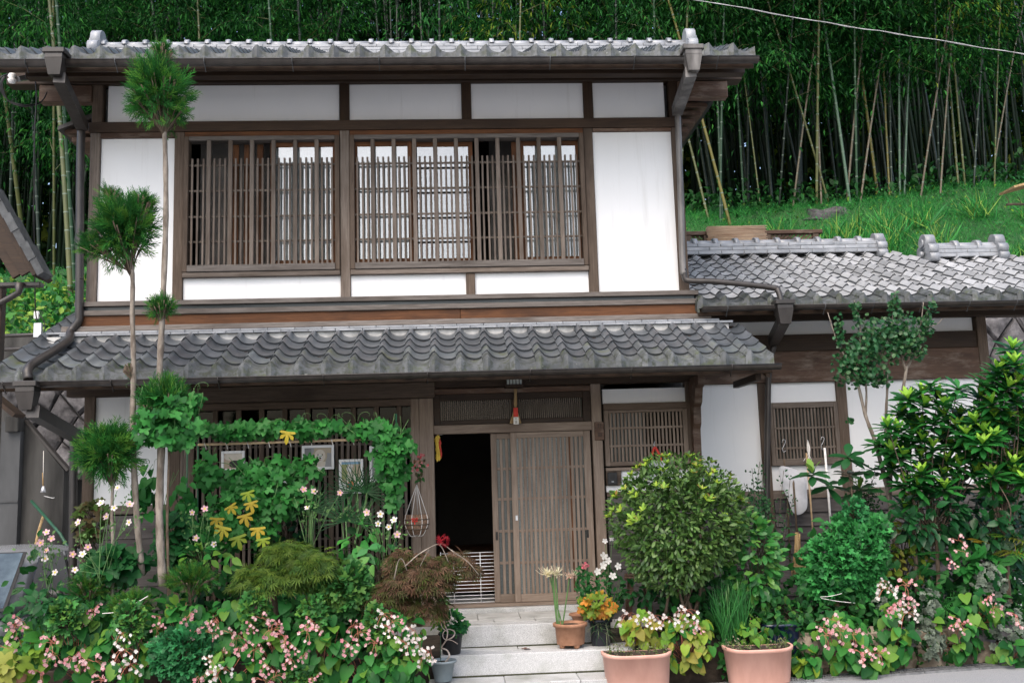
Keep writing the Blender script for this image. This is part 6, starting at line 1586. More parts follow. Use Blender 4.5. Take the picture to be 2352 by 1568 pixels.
# slender small-leaved shrubs against the downpipe
def wispy(u, v, ru, rv, Y, n, label, tall=(), cols=((.03, .09, .04), (.045, .12, .05), (.02, .065, .03))):
    root = thing('slender_shrub', label, 'shrub', base(u, v + rv, Y)); P, O = in_ell(n, u, v, ru, rv, Y, .18, False); sm = MB()
    b0 = at(u, v + rv, Y)
    for i in range(0, n, max(n // 26, 1)): sm.tube(curve_pts([b0 + rng.normal(0, .04, 3), (b0 + P[i]) / 2, P[i]], 3), .003, 4)
    for (uu, vv) in tall:
        e = at(uu, vv, Y - .05); s_ = at(u + (uu - u) * .6, v - rv * .5, Y); sm.tube([s_, (s_ + e) / 2 + rng.normal(0, .02, 3), e], .0028, 4); m_ = 22
        t = rng.uniform(.2, 1, (m_, 1)); P = np.concatenate([P, s_ + (e - s_) * t + rng.normal(0, .03, (m_, 3))])
    k = len(P); link('foliage', leafmesh('foliage', [scatter('ovate', P, rng.normal(0, 1, (k, 3)), facing(k), rng.uniform(.022, .042, k), 1, palette(k, list(cols)))], M['leaf']), root)
    sm.build('stems', M['stem_dark'], root)
wispy(1742, 1190, 38, 75, -.55, 620, 'slender dark small-leaved shrub in front of the downpipe', [(1727, 1075), (1745, 1060), (1752, 1090), (1715, 1110)])
wispy(1755, 1310, 30, 80, -.5, 330, 'thin dark leaves around the foot of the downpipe', [(1800, 1080), (1815, 1100), (1825, 1130)])
wispy(1985, 1160, 42, 80, -.35, 460, 'dark feathery shrub behind the loquat plant', [(1960, 1080), (2010, 1070)])

# --- multi-stemmed small-leaved tree on the right
EY = -.75
et = thing('small_tree', 'multi-stemmed small tree with rounded dark leaves before the wing wall', 'tree', base(2061, 1330, EY))
for Pp, r0, r1 in (([(2070, 1330), (2061, 1275), (2049, 1199), (2041, 1136), (2011, 1018), (1988, 954), (1970, 880), (1955, 840)], .034, .012), ([(2049, 1199), (2040, 1080), (2035, 968), (2038, 873), (2030, 800)], .022, .009),
                   ([(2041, 1136), (2052, 1020), (2067, 937), (2081, 853), (2086, 840), (2103, 810)], .026, .010), ([(1988, 954), (1990, 900), (1985, 850)], .014, .007), ([(2081, 853), (2070, 815), (2068, 790)], .013, .006),
                   ([(1955, 840), (1925, 790), (1901, 717)], .009, .004), ([(1975, 800), (1975, 740), (1962, 690)], .008, .004), ([(2040, 790), (2050, 730), (2056, 670)], .009, .004), ([(2103, 810), (2118, 760), (2140, 692)], .009, .004), ([(2110, 780), (2117, 730), (2121, 694)], .006, .003), ([(2117, 755), (2150, 745), (2168, 730)], .005, .003)):
    trunk(et, [at(a, b, EY) for a, b in Pp], r0, r1, 'bark', 8, 'stem' if r0 < .03 else 'trunk')
Ps = []
for u, v, ru, rv, q in ((1955, 835, 58, 62, 420), (2010, 790, 62, 70, 430), (2060, 760, 45, 60, 280), (2090, 800, 40, 38, 190), (2120, 750, 26, 26, 80), (1925, 760, 16, 45, 60), (1965, 720, 16, 40, 60), (2052, 700, 14, 40, 55), (2138, 705, 12, 28, 30), (2000, 870, 50, 25, 140), (2087, 905, 20, 12, 14), (1952, 970, 14, 10, 8)):
    P, O = in_ell(q, u, v, ru, rv, EY, rr(ru, EY), False); Ps.append(P)
P = np.concatenate(Ps); n = len(P)
leafparts(et, 'leaf', 'round', P, rng.normal(0, .7, (n, 3)) + np.array([0, -.3, .1]), facing(n, .7, .55), rng.uniform(.036, .056, n), [(.025, .085, .035), (.035, .11, .05), (.018, .065, .028), (.05, .12, .07)], M['leaf_gloss'], None, 1.05)

# --- large evergreen shrubs with leaf whorls
def whorls(label, name, cen, Y, ln=(.15, .2), cols=((.025, .12, .03), (.04, .16, .04), (.018, .09, .025)), young=((.2, .42, .07), (.28, .5, .09)), nl=17, ny=6, wd=1.1, stems=True, foot=None, yprob=.6, droop=.0, trunk_r=.022, tpl='oblong'):
    root = thing(name, label, 'shrub', base(foot[0], foot[1], Y)); b = at(foot[0], foot[1], Y)
    A = [[], [], []]; B_ = [[], [], []]; S1 = []; S2 = []
    for (u, v, dy) in cen:
        c = at(u, v, Y + dy); ax = unit(np.array([U(-.35, .35), -.35 + U(-.2, .2), 1.0])); s1 = unit(np.cross(ax, [0, 1, .3])); s2 = np.cross(ax, s1); ph = U(0, 6)
        for j in range(nl):
            a = ph + j * 2.4; el = -.05 + .75 * j / nl + U(-.15, .15) - droop; d = unit((s1 * math.cos(a) + s2 * math.sin(a)) + ax * el); A[0].append(c - ax * (.05 * (1 - j / nl))); A[1].append(d); A[2].append(ax); S1.append(U(*ln))
        if U(0, 1) < yprob:
            for j in range(ny): a = ph + j * 2 * PI / ny; d = unit((s1 * math.cos(a) + s2 * math.sin(a)) * .5 + ax); B_[0].append(c); B_[1].append(d); B_[2].append(-(s1 * math.cos(a) + s2 * math.sin(a)) + ax * .3); S2.append(U(*ln) * .7)
        if stems and U(0, 1) < .5: 
            mid = b + (c - b) * .55 + rng.normal(0, .06, 3) + np.array([0, 0, .05]); trunk(root, [b + (c - b) * .25 * np.array([.5, .5, 1]), mid, c], (.008), .004, 'bark_dark', 5, 'branch')
    trunk(root, [b - np.array([0, 0, .3]), b + np.array([.02, 0, .15]), b + np.array([0, 0, .5])], trunk_r, trunk_r * .6, 'bark_dark')
    if B_[0]: leafparts(root, 'young_leaf', tpl, np.array(B_[0]), np.array(B_[1]), np.array(B_[2]), np.array(S2), list(young), M['leaf'], None, wd, 300)
    leafparts(root, 'leaf', tpl, np.array(A[0]), np.array(A[1]), np.array(A[2]), np.array(S1), list(cols), M['leaf_gloss'], None, wd, 300)
    return root
def cloud(n, u, v, ru, rv, dmin=22):
    out = []
    for _ in range(4000):
        a, q = U(0, 2 * PI), math.sqrt(U(0, 1)); p = (u + ru * q * math.cos(a), v + rv * q * math.sin(a))
        if all(math.hypot(p[0] - o[0], p[1] - o[1]) > dmin for o in out): out.append((p[0], p[1], U(-.25, .25)))
        if len(out) >= n: break
    return out
whorls('broad evergreen shrub with bright leaf whorls in front of the wing wall', 'evergreen_shrub', [(2137, 885, -.1), (2200, 890, -.1), (2165, 930, -.2)] + cloud(44, 2145, 1015, 128, 115, 26), -1.1, foot=(2150, 1290), yprob=.85)
whorls('tallest evergreen shrub with bright leaf whorls at the right edge', 'evergreen_shrub', [(2325, 800, 0), (2290, 850, -.1), (2340, 855, 0)] + cloud(50, 2315, 985, 76, 155, 24), -1.25, foot=(2310, 1300), yprob=.85)
whorls('low whorl-leaved evergreen at the foot of the wing wall post', 'evergreen_shrub', [(2095, 1150, -.1), (2075, 1165, 0), (2130, 1160, .1), (2190, 1120, .1), (2270, 1130, 0)], -1.05, foot=(2100, 1290), nl=13)
whorls('loquat plant with large ribbed leaves below the wing window', 'loquat', [(1866, 1085, -.05), (1948, 1045, -.1), (1950, 1085, 0), (2003, 1075, 0), (1905, 1110, .1), (1975, 1120, .05)], -.85, (.17, .24), ((.018, .075, .03), (.025, .095, .035), (.014, .06, .024)), ((.16, .3, .08), (.2, .34, .1)), 8, 3, 1.5, foot=(1950, 1280), yprob=.5, droop=.2, trunk_r=.014)
lobed(1915, 1295, 72, 75, -.95, 1100, 'dense round bush of small lobed bluish green leaves tied with white string', 'chrysanthemum_bush', ((.045, .19, .065), (.065, .25, .085), (.028, .12, .045)), (.04, .065), .36, extra=((1975, 1265, 58, 80, 800), (1880, 1340, 45, 50, 300), (1935, 1225, 42, 40, 280), (2005, 1215, 26, 42, 160), (1990, 1345, 42, 42, 280)))
broad(1935, 1405, 75, 45, -.95, 60, 'withered brown lower leaves under the bluish green bush', 'dry_leaves', [(.05, .035, .018), (.03, .06, .02), (.075, .05, .02)], 'ovate', (.05, .08))
lobed(1962, 1180, 30, 40, -1.0, 150, 'upright sprig of small lobed leaves above the round chrysanthemum bush', 'chrysanthemum_sprig', ((.04, .17, .075), (.05, .2, .09)), (.035, .055), .12)
for P_, lb_ in (([(1884, 1370), (1908, 1368), (1934, 1362)], 'short upper white string round the bluish green bush'), ([(1886, 1373), (1925, 1380), (1964, 1384)], 'longer lower white string round the bluish green bush')):
    pole('string', lb_, 'string', curve_pts([at(a, b, -1.45) for a, b in P_], 4), .0025, 'rope', 5)
broad(2075, 1270, 75, 80, -.85, 170, 'sparse yellowish green shrub left of the fern', 'yellowish_shrub', [(.11, .19, .04), (.16, .22, .04), (.06, .15, .04), (.22, .22, .04)], 'ovate', (.06, .1), 'shrub', parts=True, shell=False)
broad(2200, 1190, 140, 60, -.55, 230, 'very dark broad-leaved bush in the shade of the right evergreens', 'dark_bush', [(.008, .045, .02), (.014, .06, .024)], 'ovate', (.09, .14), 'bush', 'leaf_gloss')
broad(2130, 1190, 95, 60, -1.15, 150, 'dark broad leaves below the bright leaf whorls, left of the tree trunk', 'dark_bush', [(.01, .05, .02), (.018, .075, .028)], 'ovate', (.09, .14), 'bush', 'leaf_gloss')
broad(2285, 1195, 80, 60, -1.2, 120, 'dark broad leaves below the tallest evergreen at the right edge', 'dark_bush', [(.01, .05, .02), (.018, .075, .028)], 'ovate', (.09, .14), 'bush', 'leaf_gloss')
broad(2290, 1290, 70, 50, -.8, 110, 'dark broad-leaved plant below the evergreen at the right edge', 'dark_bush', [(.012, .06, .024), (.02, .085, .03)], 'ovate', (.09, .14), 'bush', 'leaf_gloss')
def fronds(label, name, u, v, Y, n, s, cols, tpl='frond', spread=1.0, aim=(0, -.5, .35)):
    root = thing(name, label, 'fern', base(u, v + 30, Y)); c = at(u, v, Y); P = c + rng.normal(0, 1, (n, 3)) * np.array([.12 * spread, .08, .09 * spread]); D = rng.normal(0, .65, (n, 3)) * np.array([1.2, .6, .5]) + np.array(aim)
    leafparts(root, 'frond', tpl, P, D, np.tile([0, -.45, 1.], (n, 1)) + rng.normal(0, .2, (n, 3)), rng.uniform(*s, n), cols, M['leaf'])
FERN = [(.04, .17, .05), (.06, .21, .06), (.03, .12, .04)]
fronds('bright green fern with long arching fronds on the right', 'fern', 2170, 1385, -1.2, 13, (.26, .4), FERN)
fronds('green fern behind the pink hanging begonia flowers', 'fern', 2120, 1330, -1.0, 10, (.24, .36), FERN)
fronds('fern fronds under the yellow mahonia at the right edge', 'fern', 2235, 1345, -1.1, 9, (.22, .34), FERN)
fronds('small fern at the foot of the stones beside the second pink planter', 'fern', 1850, 1520, -1.45, 8, (.1, .17), FERN, spread=.6)
fronds('mahonia with yellow-green and orange fronds at the right edge', 'mahonia', 2310, 1255, -1.35, 10, (.28, .38), [(.28, .3, .04), (.12, .24, .04), (.4, .28, .03), (.06, .18, .04)], 'pinnate', 1.3)
broad(2235, 1300, 60, 40, -1.15, 60, 'long-leaved bright green plant behind the grey stonecrop', 'leafy_plant', [(.03, .15, .04), (.05, .19, .05)], 'oblong', (.13, .19), wd=1.5)

# --- stonecrop cushions
SED = [(.16, .2, .15), (.22, .27, .21), (.11, .14, .105)]
def sedum(u, v, ru, rv, Y, n, label):
    root = thing('stonecrop', label, 'plant', base(u, v + rv, Y), 'grey stonecrops'); P, O = in_ell(n, u, v, ru, rv, Y, .16)
    leafparts(root, 'rosette', 'rosette', P, rng.normal(0, 1, (n, 3)), O * .6 + facing(n, .6, .25), rng.uniform(.026, .04, n), SED, M['leaf'])
sedum(2270, 1335, 40, 50, -1.4, 60, 'grey-green stonecrop heap highest on the right, under the mahonia')
sedum(2125, 1400, 48, 45, -1.4, 62, 'grey-green stonecrop left of the arching fern')
sedum(2130, 1470, 45, 45, -1.55, 55, 'grey-green stonecrop hanging over the low stones')
sedum(2310, 1440, 42, 60, -1.6, 60, 'grey-green stonecrop at the lower right edge')
sedum(2035, 1385, 28, 35, -1.3, 30, 'small grey-green stonecrop right of the round bush')

# --- begonias on the right
zr2 = lambda L_: [(1561.7 + x * .336, 1041.5 + y * .336) for x, y in L_]
G2 = 'begonias on the right'
begonia(1925, 1465, 62, 60, -1.55, 75, 'pink begonia spilling over the stones right of the navy trough', HEART + YEL[2:3], None, zr2([(1030, 1110), (1000, 1220), (1100, 1190), (1060, 1160), (970, 1165), (1190, 1215)]), group=G2)
begonia(1985, 1510, 50, 42, -1.6, 50, 'pink begonia low on the stones above the drain', HEART + YEL[2:3], None, zr2([(1290, 1320), (1370, 1345), (1240, 1335), (1225, 1240)]), group=G2)
begonia(2055, 1450, 45, 75, -1.5, 55, 'begonia with pink and white flowers left of the fern', HEART + YEL[2:3], None, zr2([(1450, 1030), (1480, 1000), (1570, 960), (1590, 870), (1550, 880), (1430, 1060)]), zr2([(1550, 1060), (1385, 850), (1400, 890), (1540, 1010)]), group=G2)
begonia(2190, 1450, 62, 60, -1.55, 55, 'dark leaved begonia with one pink spray below the fern', HEART, None, zr2([(1900, 1110), (1870, 1150), (1930, 1150), (1940, 1040)]), group=G2)
begonia(2250, 1400, 50, 45, -1.5, 40, 'begonia with few pink flowers between the two stonecrops', HEART, None, zr2([(2145, 1035), (2100, 970)]), group=G2)
begonia(2320, 1500, 48, 40, -1.62, 36, 'begonia leaves at the lower right corner', HEART, None, zr2([(2295, 1080)]), group=G2)
begonia(2190, 1255, 28, 30, -1.1, 12, 'pink begonia sprays high in the dark bush', HEART[:2], None, zr2([(1890, 570), (1860, 720), (1920, 650), (1890, 660)]), group=G2)
begonia(1850, 1522, 36, 36, -1.5, 42, 'bright green begonia leaves right of the second pink planter', HEART + YEL[:1], group=G2)
begonia(1570, 1470, 72, 62, -1.45, 95, 'yellowing begonia between the two pink planters', YEL + [(.06, .18, .04)], None, [(1605, 1430)], [(1575, 1391), (1580, 1420), (1530, 1410), (1495, 1420), (1560, 1395)], (.06, .1), group=G2)
begonia(1470, 1440, 50, 45, -1.3, 50, 'yellow-green begonia behind the first pink planter', YEL, None, (), [(1440, 1400), (1500, 1405)], (.06, .1), group=G2)
begonia(1720, 1450, 50, 40, -1.35, 50, 'small-leaved light green begonia above the second pink planter', [(.1, .24, .05), (.14, .28, .06), (.06, .18, .04)], None, (), (), (.05, .08), group=G2)
broad(1790, 1405, 60, 28, -1.1, 70, 'light green round leaves above the navy trough', 'leafy_plant', [(.05, .16, .05), (.08, .2, .06)], 'round', (.05, .08))
gr = thing('reed_grass', 'tall thin green grass with foxtail heads between the planters', 'grass', base(1685, 1460, -1.4)); n = 260
P = np.array([at(1685 + U(-28, 28), 1470 + U(-15, 5), -1.4 + U(-.1, .1)) for _ in range(n)]); D = rng.normal(0, .22, (n, 3)); D[:, 2] = 1
link('blades', leafmesh('blades', [scatter('blade', P, D, facing(n, 0, .6), rng.uniform(.3, .62, n), .45, palette(n, [(.04, .16, .05), (.06, .2, .06)]))], M['leaf']), gr)
for (u, v) in ((1672, 1340), (1693, 1330), (1668, 1355)):
    MB().tube([at(u + 6, v + 110, -1.45), at(u + 2, v + 30, -1.45)], .002, 4).tube([at(u + 2, v + 30, -1.45), at(u + 1, v + 14, -1.45), at(u, v, -1.45)], [.004, .008, .002], 6).build('foxtail', M['stem_green'], gr)
# ------------------------------------------------------------------ things at the entrance
def stroke_text(parent, name, strokes, o, s, mat, y, th=.0022, w=.1):
    """brush strokes ((x0,z0),(x1,z1)) in a unit square, laid flat on a front face"""
    mb = MB()
    for k_, (a, b) in enumerate(strokes): mb.obox((o[0] + a[0] * s, y - .0002 * k_, o[1] + a[1] * s), (o[0] + b[0] * s, y - .0002 * k_, o[1] + b[1] * s), w * s, th, up=(0, 1, 0))
    return mb.build(name, M[mat], parent)
TAKE = [((.28, 1), (.08, .72)), ((.2, .86), (.46, .86)), ((.3, .86), (.3, .05)), ((.72, 1), (.55, .72)), ((.62, .86), (.95, .86)), ((.78, .86), (.78, .08)), ((.78, .08), (.68, .14))]
TA = [((.12, .9), (.12, .08)), ((.12, .9), (.88, .9)), ((.88, .9), (.88, .08)), ((.12, .1), (.88, .1)), ((.12, .5), (.88, .5)), ((.5, .9), (.5, .1))]
npz = thing('nameplate', 'dark wooden nameplate with two black characters on the door post', 'nameplate', at(1376, 1012, -.03))
na, nb2 = xp(1366, 990, -.03), xp(1387, 990, -.03); nz0, nz1 = zp(1376, 1010, -.03), zp(1376, 969, -.03)
boxp('plate', M['brown_x'], npz, na, nb2, -.045, -.021, nz0, nz1, .003)
stroke_text(npz, 'character', TAKE, (na + .028, nz0 + .125), .046, 'ink', -.0465); stroke_text(npz, 'character', TA, (na + .03, nz0 + .035), .042, 'ink', -.0465)
lm = thing('porch_lamp', 'small square porch lamp with frosted ribbed glass under the eave', 'lamp', at(1182, 885, -.3))
lx0, lx1 = xp(1163, 876, -.25), xp(1200, 876, -.25); lz0, lz1 = zp(1182, 884, -.25), zp(1182, 862, -.25)
boxp('glass', M['lamp_glass'], lm, lx0 + .006, lx1 - .006, -.245, -.06, lz0 + .008, lz1, .004)
boxp('base', M['dark_x'], lm, lx0 - .01, lx1 + .01, -.26, -.05, lz0 - .02, lz0 + .006, .003)
for k in range(6): x = lx0 + (lx1 - lx0) * k / 5; boxp('bar', M['dark_z'], lm, x - .004, x + .004, -.252, -.246, lz0 + .007, lz1, 0)
ch = thing('straw_charm', 'straw charm with a red band and white paper slip above the door', 'charm', at(1183, 970, -.08))
cp = lambda v: np.array([xp(1184, v, -.08), -.08, zp(1184, v, -.08)])
m = MB(); m.tube([cp(893), cp(905), cp(918), cp(928), cp(936)], [.022, .015, .018, .02, .012], 10)
for dx in (-.05, -.025, 0, .025, .05): m.tube([cp(934), cp(972) + np.array([dx, 0, 0])], [.008, .015], 6)
m.build('straw', M['straw'], ch)
o = cp(936); boxp('red_band', M['red_cloth'], ch, o[0] - .024, o[0] + .024, -.105, -.098, zp(1184, 957, -.1), zp(1184, 936, -.1), .002)
pz0, pz1 = zp(1184, 974, -.1), zp(1184, 957.5, -.1); boxp('paper_slip', M['paper_white'], ch, o[0] - .026, o[0] + .028, -.106, -.1, pz0, pz1, .001)
stroke_text(ch, 'character', [((.5, 1), (.5, .1)), ((.15, .7), (.3, .35)), ((.85, .7), (.7, .35))], (o[0] - .014, pz0 + .046), .026, 'ink', -.1075)
stroke_text(ch, 'character', [((.1, .9), (.9, .9)), ((.5, 1), (.5, .5)), ((.1, .55), (.9, .55)), ((.2, .4), (.2, 0)), ((.5, .45), (.5, 0)), ((.8, .4), (.8, 0)), ((.2, .05), (.8, .05))], (o[0] - .014, pz0 + .01), .028, 'ink', -.1075)
ic = thing('intercom', 'black doorbell intercom box on the wooden board right of the door', 'intercom', at(1405, 1113, 0))
ia, ib = xp(1395, 1098, 0), xp(1417, 1098, 0); iz0, iz1 = zp(1405, 1113), zp(1405, 1084)
boxp('case', M['black_plastic'], ic, ia, ib, -.03, .004, iz0, iz1, .006); boxp('button', M['steel'], ic, (ia + ib) / 2 - .012, (ia + ib) / 2 + .012, -.034, -.031, iz0 + .028, iz0 + .04, .002)
m = MB()
for k in range(5): m.box((ia + ib) / 2 - .025, (ia + ib) / 2 + .025, -.0312, -.0302, iz1 - .03 - k * .009, iz1 - .026 - k * .009)
m.build('speaker_slots', M['ink'], ic)
pc = thing('paper_streamer', 'yellow and red folded paper streamers hanging inside the open doorway', 'decoration', at(1006, 1010, .08))
def strand(name, u0, v0, v1, r, mat):
    mb = MB(); n = 12
    for k in range(n):
        c = at(u0 + U(-1.5, 1.5) + k * .25, v0 + (v1 - v0) * k / n, .08); a = U(-.6, .6)
        mb.add([c + np.array([-r, 0, -.01]), c + np.array([0, -.02, .025]), c + np.array([r, .0, -.012]), c + np.array([0, -.004, -.05])], [(0, 1, 3), (1, 2, 3)])
    mb.build(name, M[mat], pc)
strand('yellow_strand', 1005, 1002, 1052, .026, 'paper_yellow'); strand('yellow_strand', 1003, 1006, 1054, .02, 'paper_yellow'); strand('red_strand', 1009, 1012, 1046, .016, 'red_cloth')
m = MB()
for k in range(5): m.tube([at(1004, 1000, .08), at(1004 + 3 * k, 990 + 4 * abs(k - 2), .05)], .0025, 4)
m.build('ties', M['rope'], pc)
gt = thing('wire_gate', 'white wire pet gate standing across the open doorway', 'gate', at(1075, 1390, .15))
GY = .16; g0, g1 = xp(1012, 1330, GY), xp(1176, 1330, GY)
for k in range(15): v = 1269 + k * 8.15; MB().tube([(g0, GY, zp(1075, v, GY)), (g1, GY, zp(1075, v, GY))], .0042, 6).build('wire', M['white_paint'], gt)
for u in (1013, 1043, 1104, 1150, 1175): MB().tube([(xp(u, 1330, GY), GY - .007, zp(u, 1390, GY)), (xp(u, 1330, GY), GY - .007, zp(u, 1267, GY))], .0048, 6).build('upright', M['white_paint'], gt)

# --- picture frames on the lattice
DOGC = newmat('cream_dog_print'); DOGC[2].inputs['Base Color'].default_value = (.62, .54, .44, 1)
def flatc(name, c):
    m_, nt, bs, out = newmat(name); v = coords(nt); f = noise(nt, v, 40, 4); nt.links.new(mixc(nt, f, tuple(x * .8 for x in c), c), bs.inputs['Base Color']); bs.inputs['Roughness'].default_value = .35; return m_
PR = {k: flatc('print_' + k, c) for k, c in dict(cream=(.72, .66, .56), pink=(.6, .42, .34), grey=(.22, .23, .24), street=(.34, .35, .36), green=(.3, .34, .12), sky=(.2, .42, .62), sand=(.5, .42, .3), blue=(.05, .16, .36), orange=(.6, .2, .06), black=(.02, .02, .02), white=(.75, .74, .72)).items()}
PRK = list(PR); PRM = [PR[k] for k in PRK]
def picture(u0, u1, v0, v1, label, draw, Y=-.06):
    x0, x1, z0, z1 = xp(u0, v0, Y), xp(u1, v0, Y), zp((u0 + u1) / 2, v1, Y), zp((u0 + u1) / 2, v0, Y); b = .028
    root = thing('picture_frame', label, 'picture', ((x0 + x1) / 2, Y, z0), 'framed pet pictures on the lattice')
    m = MB(); m.box(x0, x0 + b, Y, Y + .02, z0, z1, 0, .004); m.box(x1 - b, x1, Y, Y + .02, z0, z1, 0, .004); m.box(x0 + b, x1 - b, Y, Y + .02, z0, z0 + b, 0, .004); m.box(x0 + b, x1 - b, Y, Y + .02, z1 - b, z1, 0, .004)
    m.build('frame', M['white_paint'], root)
    m = MB(); w, h = x1 - x0 - 2 * b, z1 - z0 - 2 * b; ctr = [0]
    def R(mi, a0, a1, b0, b1): ctr[0] += 1; y = Y + .012 - .0003 * ctr[0]; m.add([(x0 + b + w * a, y, z0 + b + h * c) for a, c in ((a0, b0), (a1, b0), (a1, b1), (a0, b1))], [(0, 1, 2, 3)], PRK.index(mi))
    def E(mi, cx, cz, rx, rz, rot=0):
        ctr[0] += 1; y = Y + .012 - .0003 * ctr[0]; n = 16; V = []
        for k in range(n): t = 2 * PI * k / n; p, q = rx * math.cos(t) * w, rz * math.sin(t) * h; V.append((x0 + b + w * cx + p * math.cos(rot) - q * math.sin(rot), y, z0 + b + h * cz + p * math.sin(rot) + q * math.cos(rot)))
        m.add(V, [tuple(range(n))], PRK.index(mi))
    draw(R, E); m.build('print', PRM, root)
def dog_face(R, E):
    R('street', 0, 1, 0, 1); R('sand', .35, 1, .72, 1); R('grey', 0, .25, .62, 1); E('cream', .52, .2, .26, .42); E('sand', .36, .5, .07, .27, .2); E('sand', .76, .5, .07, .25, -.2); E('cream', .57, .58, .21, .34); E('white', .57, .48, .1, .2)
    E('black', .5, .64, .022, .04); E('black', .66, .64, .022, .04); E('black', .58, .46, .04, .05); E('pink', .58, .36, .05, .04)
def dog_ball(R, E):
    R('sand', 0, 1, 0, 1); R('green', 0, .3, .4, .95); R('white', 0, 1, 0, .3); R('sky', 0, 1, .92, 1); E('cream', .5, .42, .24, .3); E('white', .45, .78, .2, .13, .4); E('sand', .62, .72, .08, .14); E('black', .42, .8, .025, .016); E('black', .3, .84, .04, .022); E('orange', .5, .2, .22, .15); E('blue', .5, .22, .2, .05); E('blue', .42, .15, .06, .09); E('orange', .58, .22, .05, .06)
def close_dog(R, E):
    R('pink', 0, 1, 0, 1); R('cream', .45, 1, .55, 1); E('black', .6, .3, .35, .25); E('cream', .3, .8, .3, .25); E('sand', .15, .3, .15, .3)
def grey_dog(R, E):
    R('grey', 0, 1, 0, 1); R('street', 0, 1, .6, 1); E('white', .5, .5, .2, .3); E('cream', .5, .68, .14, .15); E('black', .46, .7, .02, .02); E('black', .5, .62, .03, .025)
picture(693, 767, 1022, 1078, 'framed photo of a cream dog looking at the camera', dog_face)
picture(778, 834, 1054, 1133, 'upright framed picture of a white dog with a blue and orange ball', dog_ball)
picture(848, 904, 1023, 1106, 'framed dark dog picture half hidden by the vine on the right', grey_dog)
picture(508, 562, 1035, 1082, 'framed pinkish close-up picture behind the vine on the left', close_dog)
picture(640, 676, 1095, 1110, 'low white picture frame edge hidden under the vine', close_dog)
# --- hanging basket
hb_ = thing('hanging_basket', 'brown woven basket with a red mark hanging on white cords', 'basket', at(957, 1228, -.45))
HC = at(957, 1226, -.45); k_ = rr(1, -.45)
MB().lathe([(.012, -.004), (18 * k_, 0), (25 * k_, 12 * k_), (29 * k_, 26 * k_), (27 * k_, 43 * k_), (25 * k_, 43 * k_), (26 * k_, 26 * k_), (16 * k_, 4 * k_), (0, 3 * k_)], HC, 22).build('basket', M['basket'], hb_)
for z in (12, 22, 33): 
    m = MB(); r = (26, 28.6, 28.8)[(12, 22, 33).index(z)]; m.tube([HC + np.array([(r * k_ + .002) * math.cos(t), (r * k_ + .002) * math.sin(t), z * k_]) for t in np.linspace(0, 2 * PI, 25)], .006, 5, cap=False); m.build('band', M['bark_dark'], hb_)
top = at(957, 1112, -.45); m = MB()
for a in (-2.6, -1.9, -1.1, -.5, 1.5): 
    e = HC + np.array([27 * k_ * math.cos(a), 27 * k_ * math.sin(a), 43 * k_]); l = HC + np.array([29.5 * k_ * math.cos(a), 29.5 * k_ * math.sin(a), 24 * k_]); q = HC + np.array([16 * k_ * math.cos(a), 16 * k_ * math.sin(a), -.012])
    m.tube([top, e], .003, 5); m.tube(curve_pts([e, l, q, HC + np.array([0, 0, -.014])], 4), .0035, 5)
m.build('cord', M['rope'], hb_); MB().tube(curve_pts([top + np.array([0, 0, .1]), top + np.array([.015, 0, .05]), top], 4), .005, 5).build('hook', M['black_plastic'], hb_)
c = HC + np.array([-.012, -27 * k_ - .012, 30 * k_]); m = MB()
for a, b in (((-.035, .02), (.035, .02)), ((0, .03), (0, -.035)), ((-.03, -.002), (.03, -.002)), ((-.02, .035), (-.02, .0)), ((.02, .035), (.02, 0))): m.obox(c + np.array([a[0], 0, a[1]]), c + np.array([b[0], 0, b[1]]), .01, .004, up=(0, 1, 0))
m.build('red_mark', M['red_cloth'], hb_)
bg_ = thing('begonia', 'small red-flowered hanging begonia above the basket', 'plant', at(965, 1090, -.5)); n = 26
P = np.array([at(962 + U(-10, 12), 1075 + U(-25, 28), -.5) for _ in range(n)])
leafparts(bg_, 'leaf', 'ovate', P, rng.normal(0, .5, (n, 3)) + np.array([0, 0, -.6]), facing(n), rng.uniform(.04, .065, n), [(.03, .1, .03), (.08, .07, .03)], M['leaf'])
link('flower_cluster', cluster_mesh([(.6, .08, .1), (.7, .3, .3)], 12, 33), bg_, T(*at(962, 1050, -.55)))
rs_ = thing('red_bag', 'red strap of a bag hung on the lattice window, showing above the round shrub', 'bag', at(1508, 1060, -.06))
m = MB(); m.tube(curve_pts([at(1497, 1062, -.06), at(1499, 1040, -.05), at(1503, 1028, -.05), at(1507, 1030, -.05), at(1515, 1045, -.05), at(1520, 1062, -.06)], 4), .013, 6); m.build('strap', M['red_cloth'], rs_)
MB().tube(curve_pts([at(1505, 1030, -.04), at(1502, 1020, -.04), at(1505, 1012, -.03)], 4), .004, 5).build('hook', M['steel'], rs_)
boxp('bag', M['cloth'], rs_, xp(1490, 1080, -.06), xp(1530, 1080, -.06), -.08, -.04, zp(1508, 1110, -.06), zp(1508, 1058, -.06), .01)

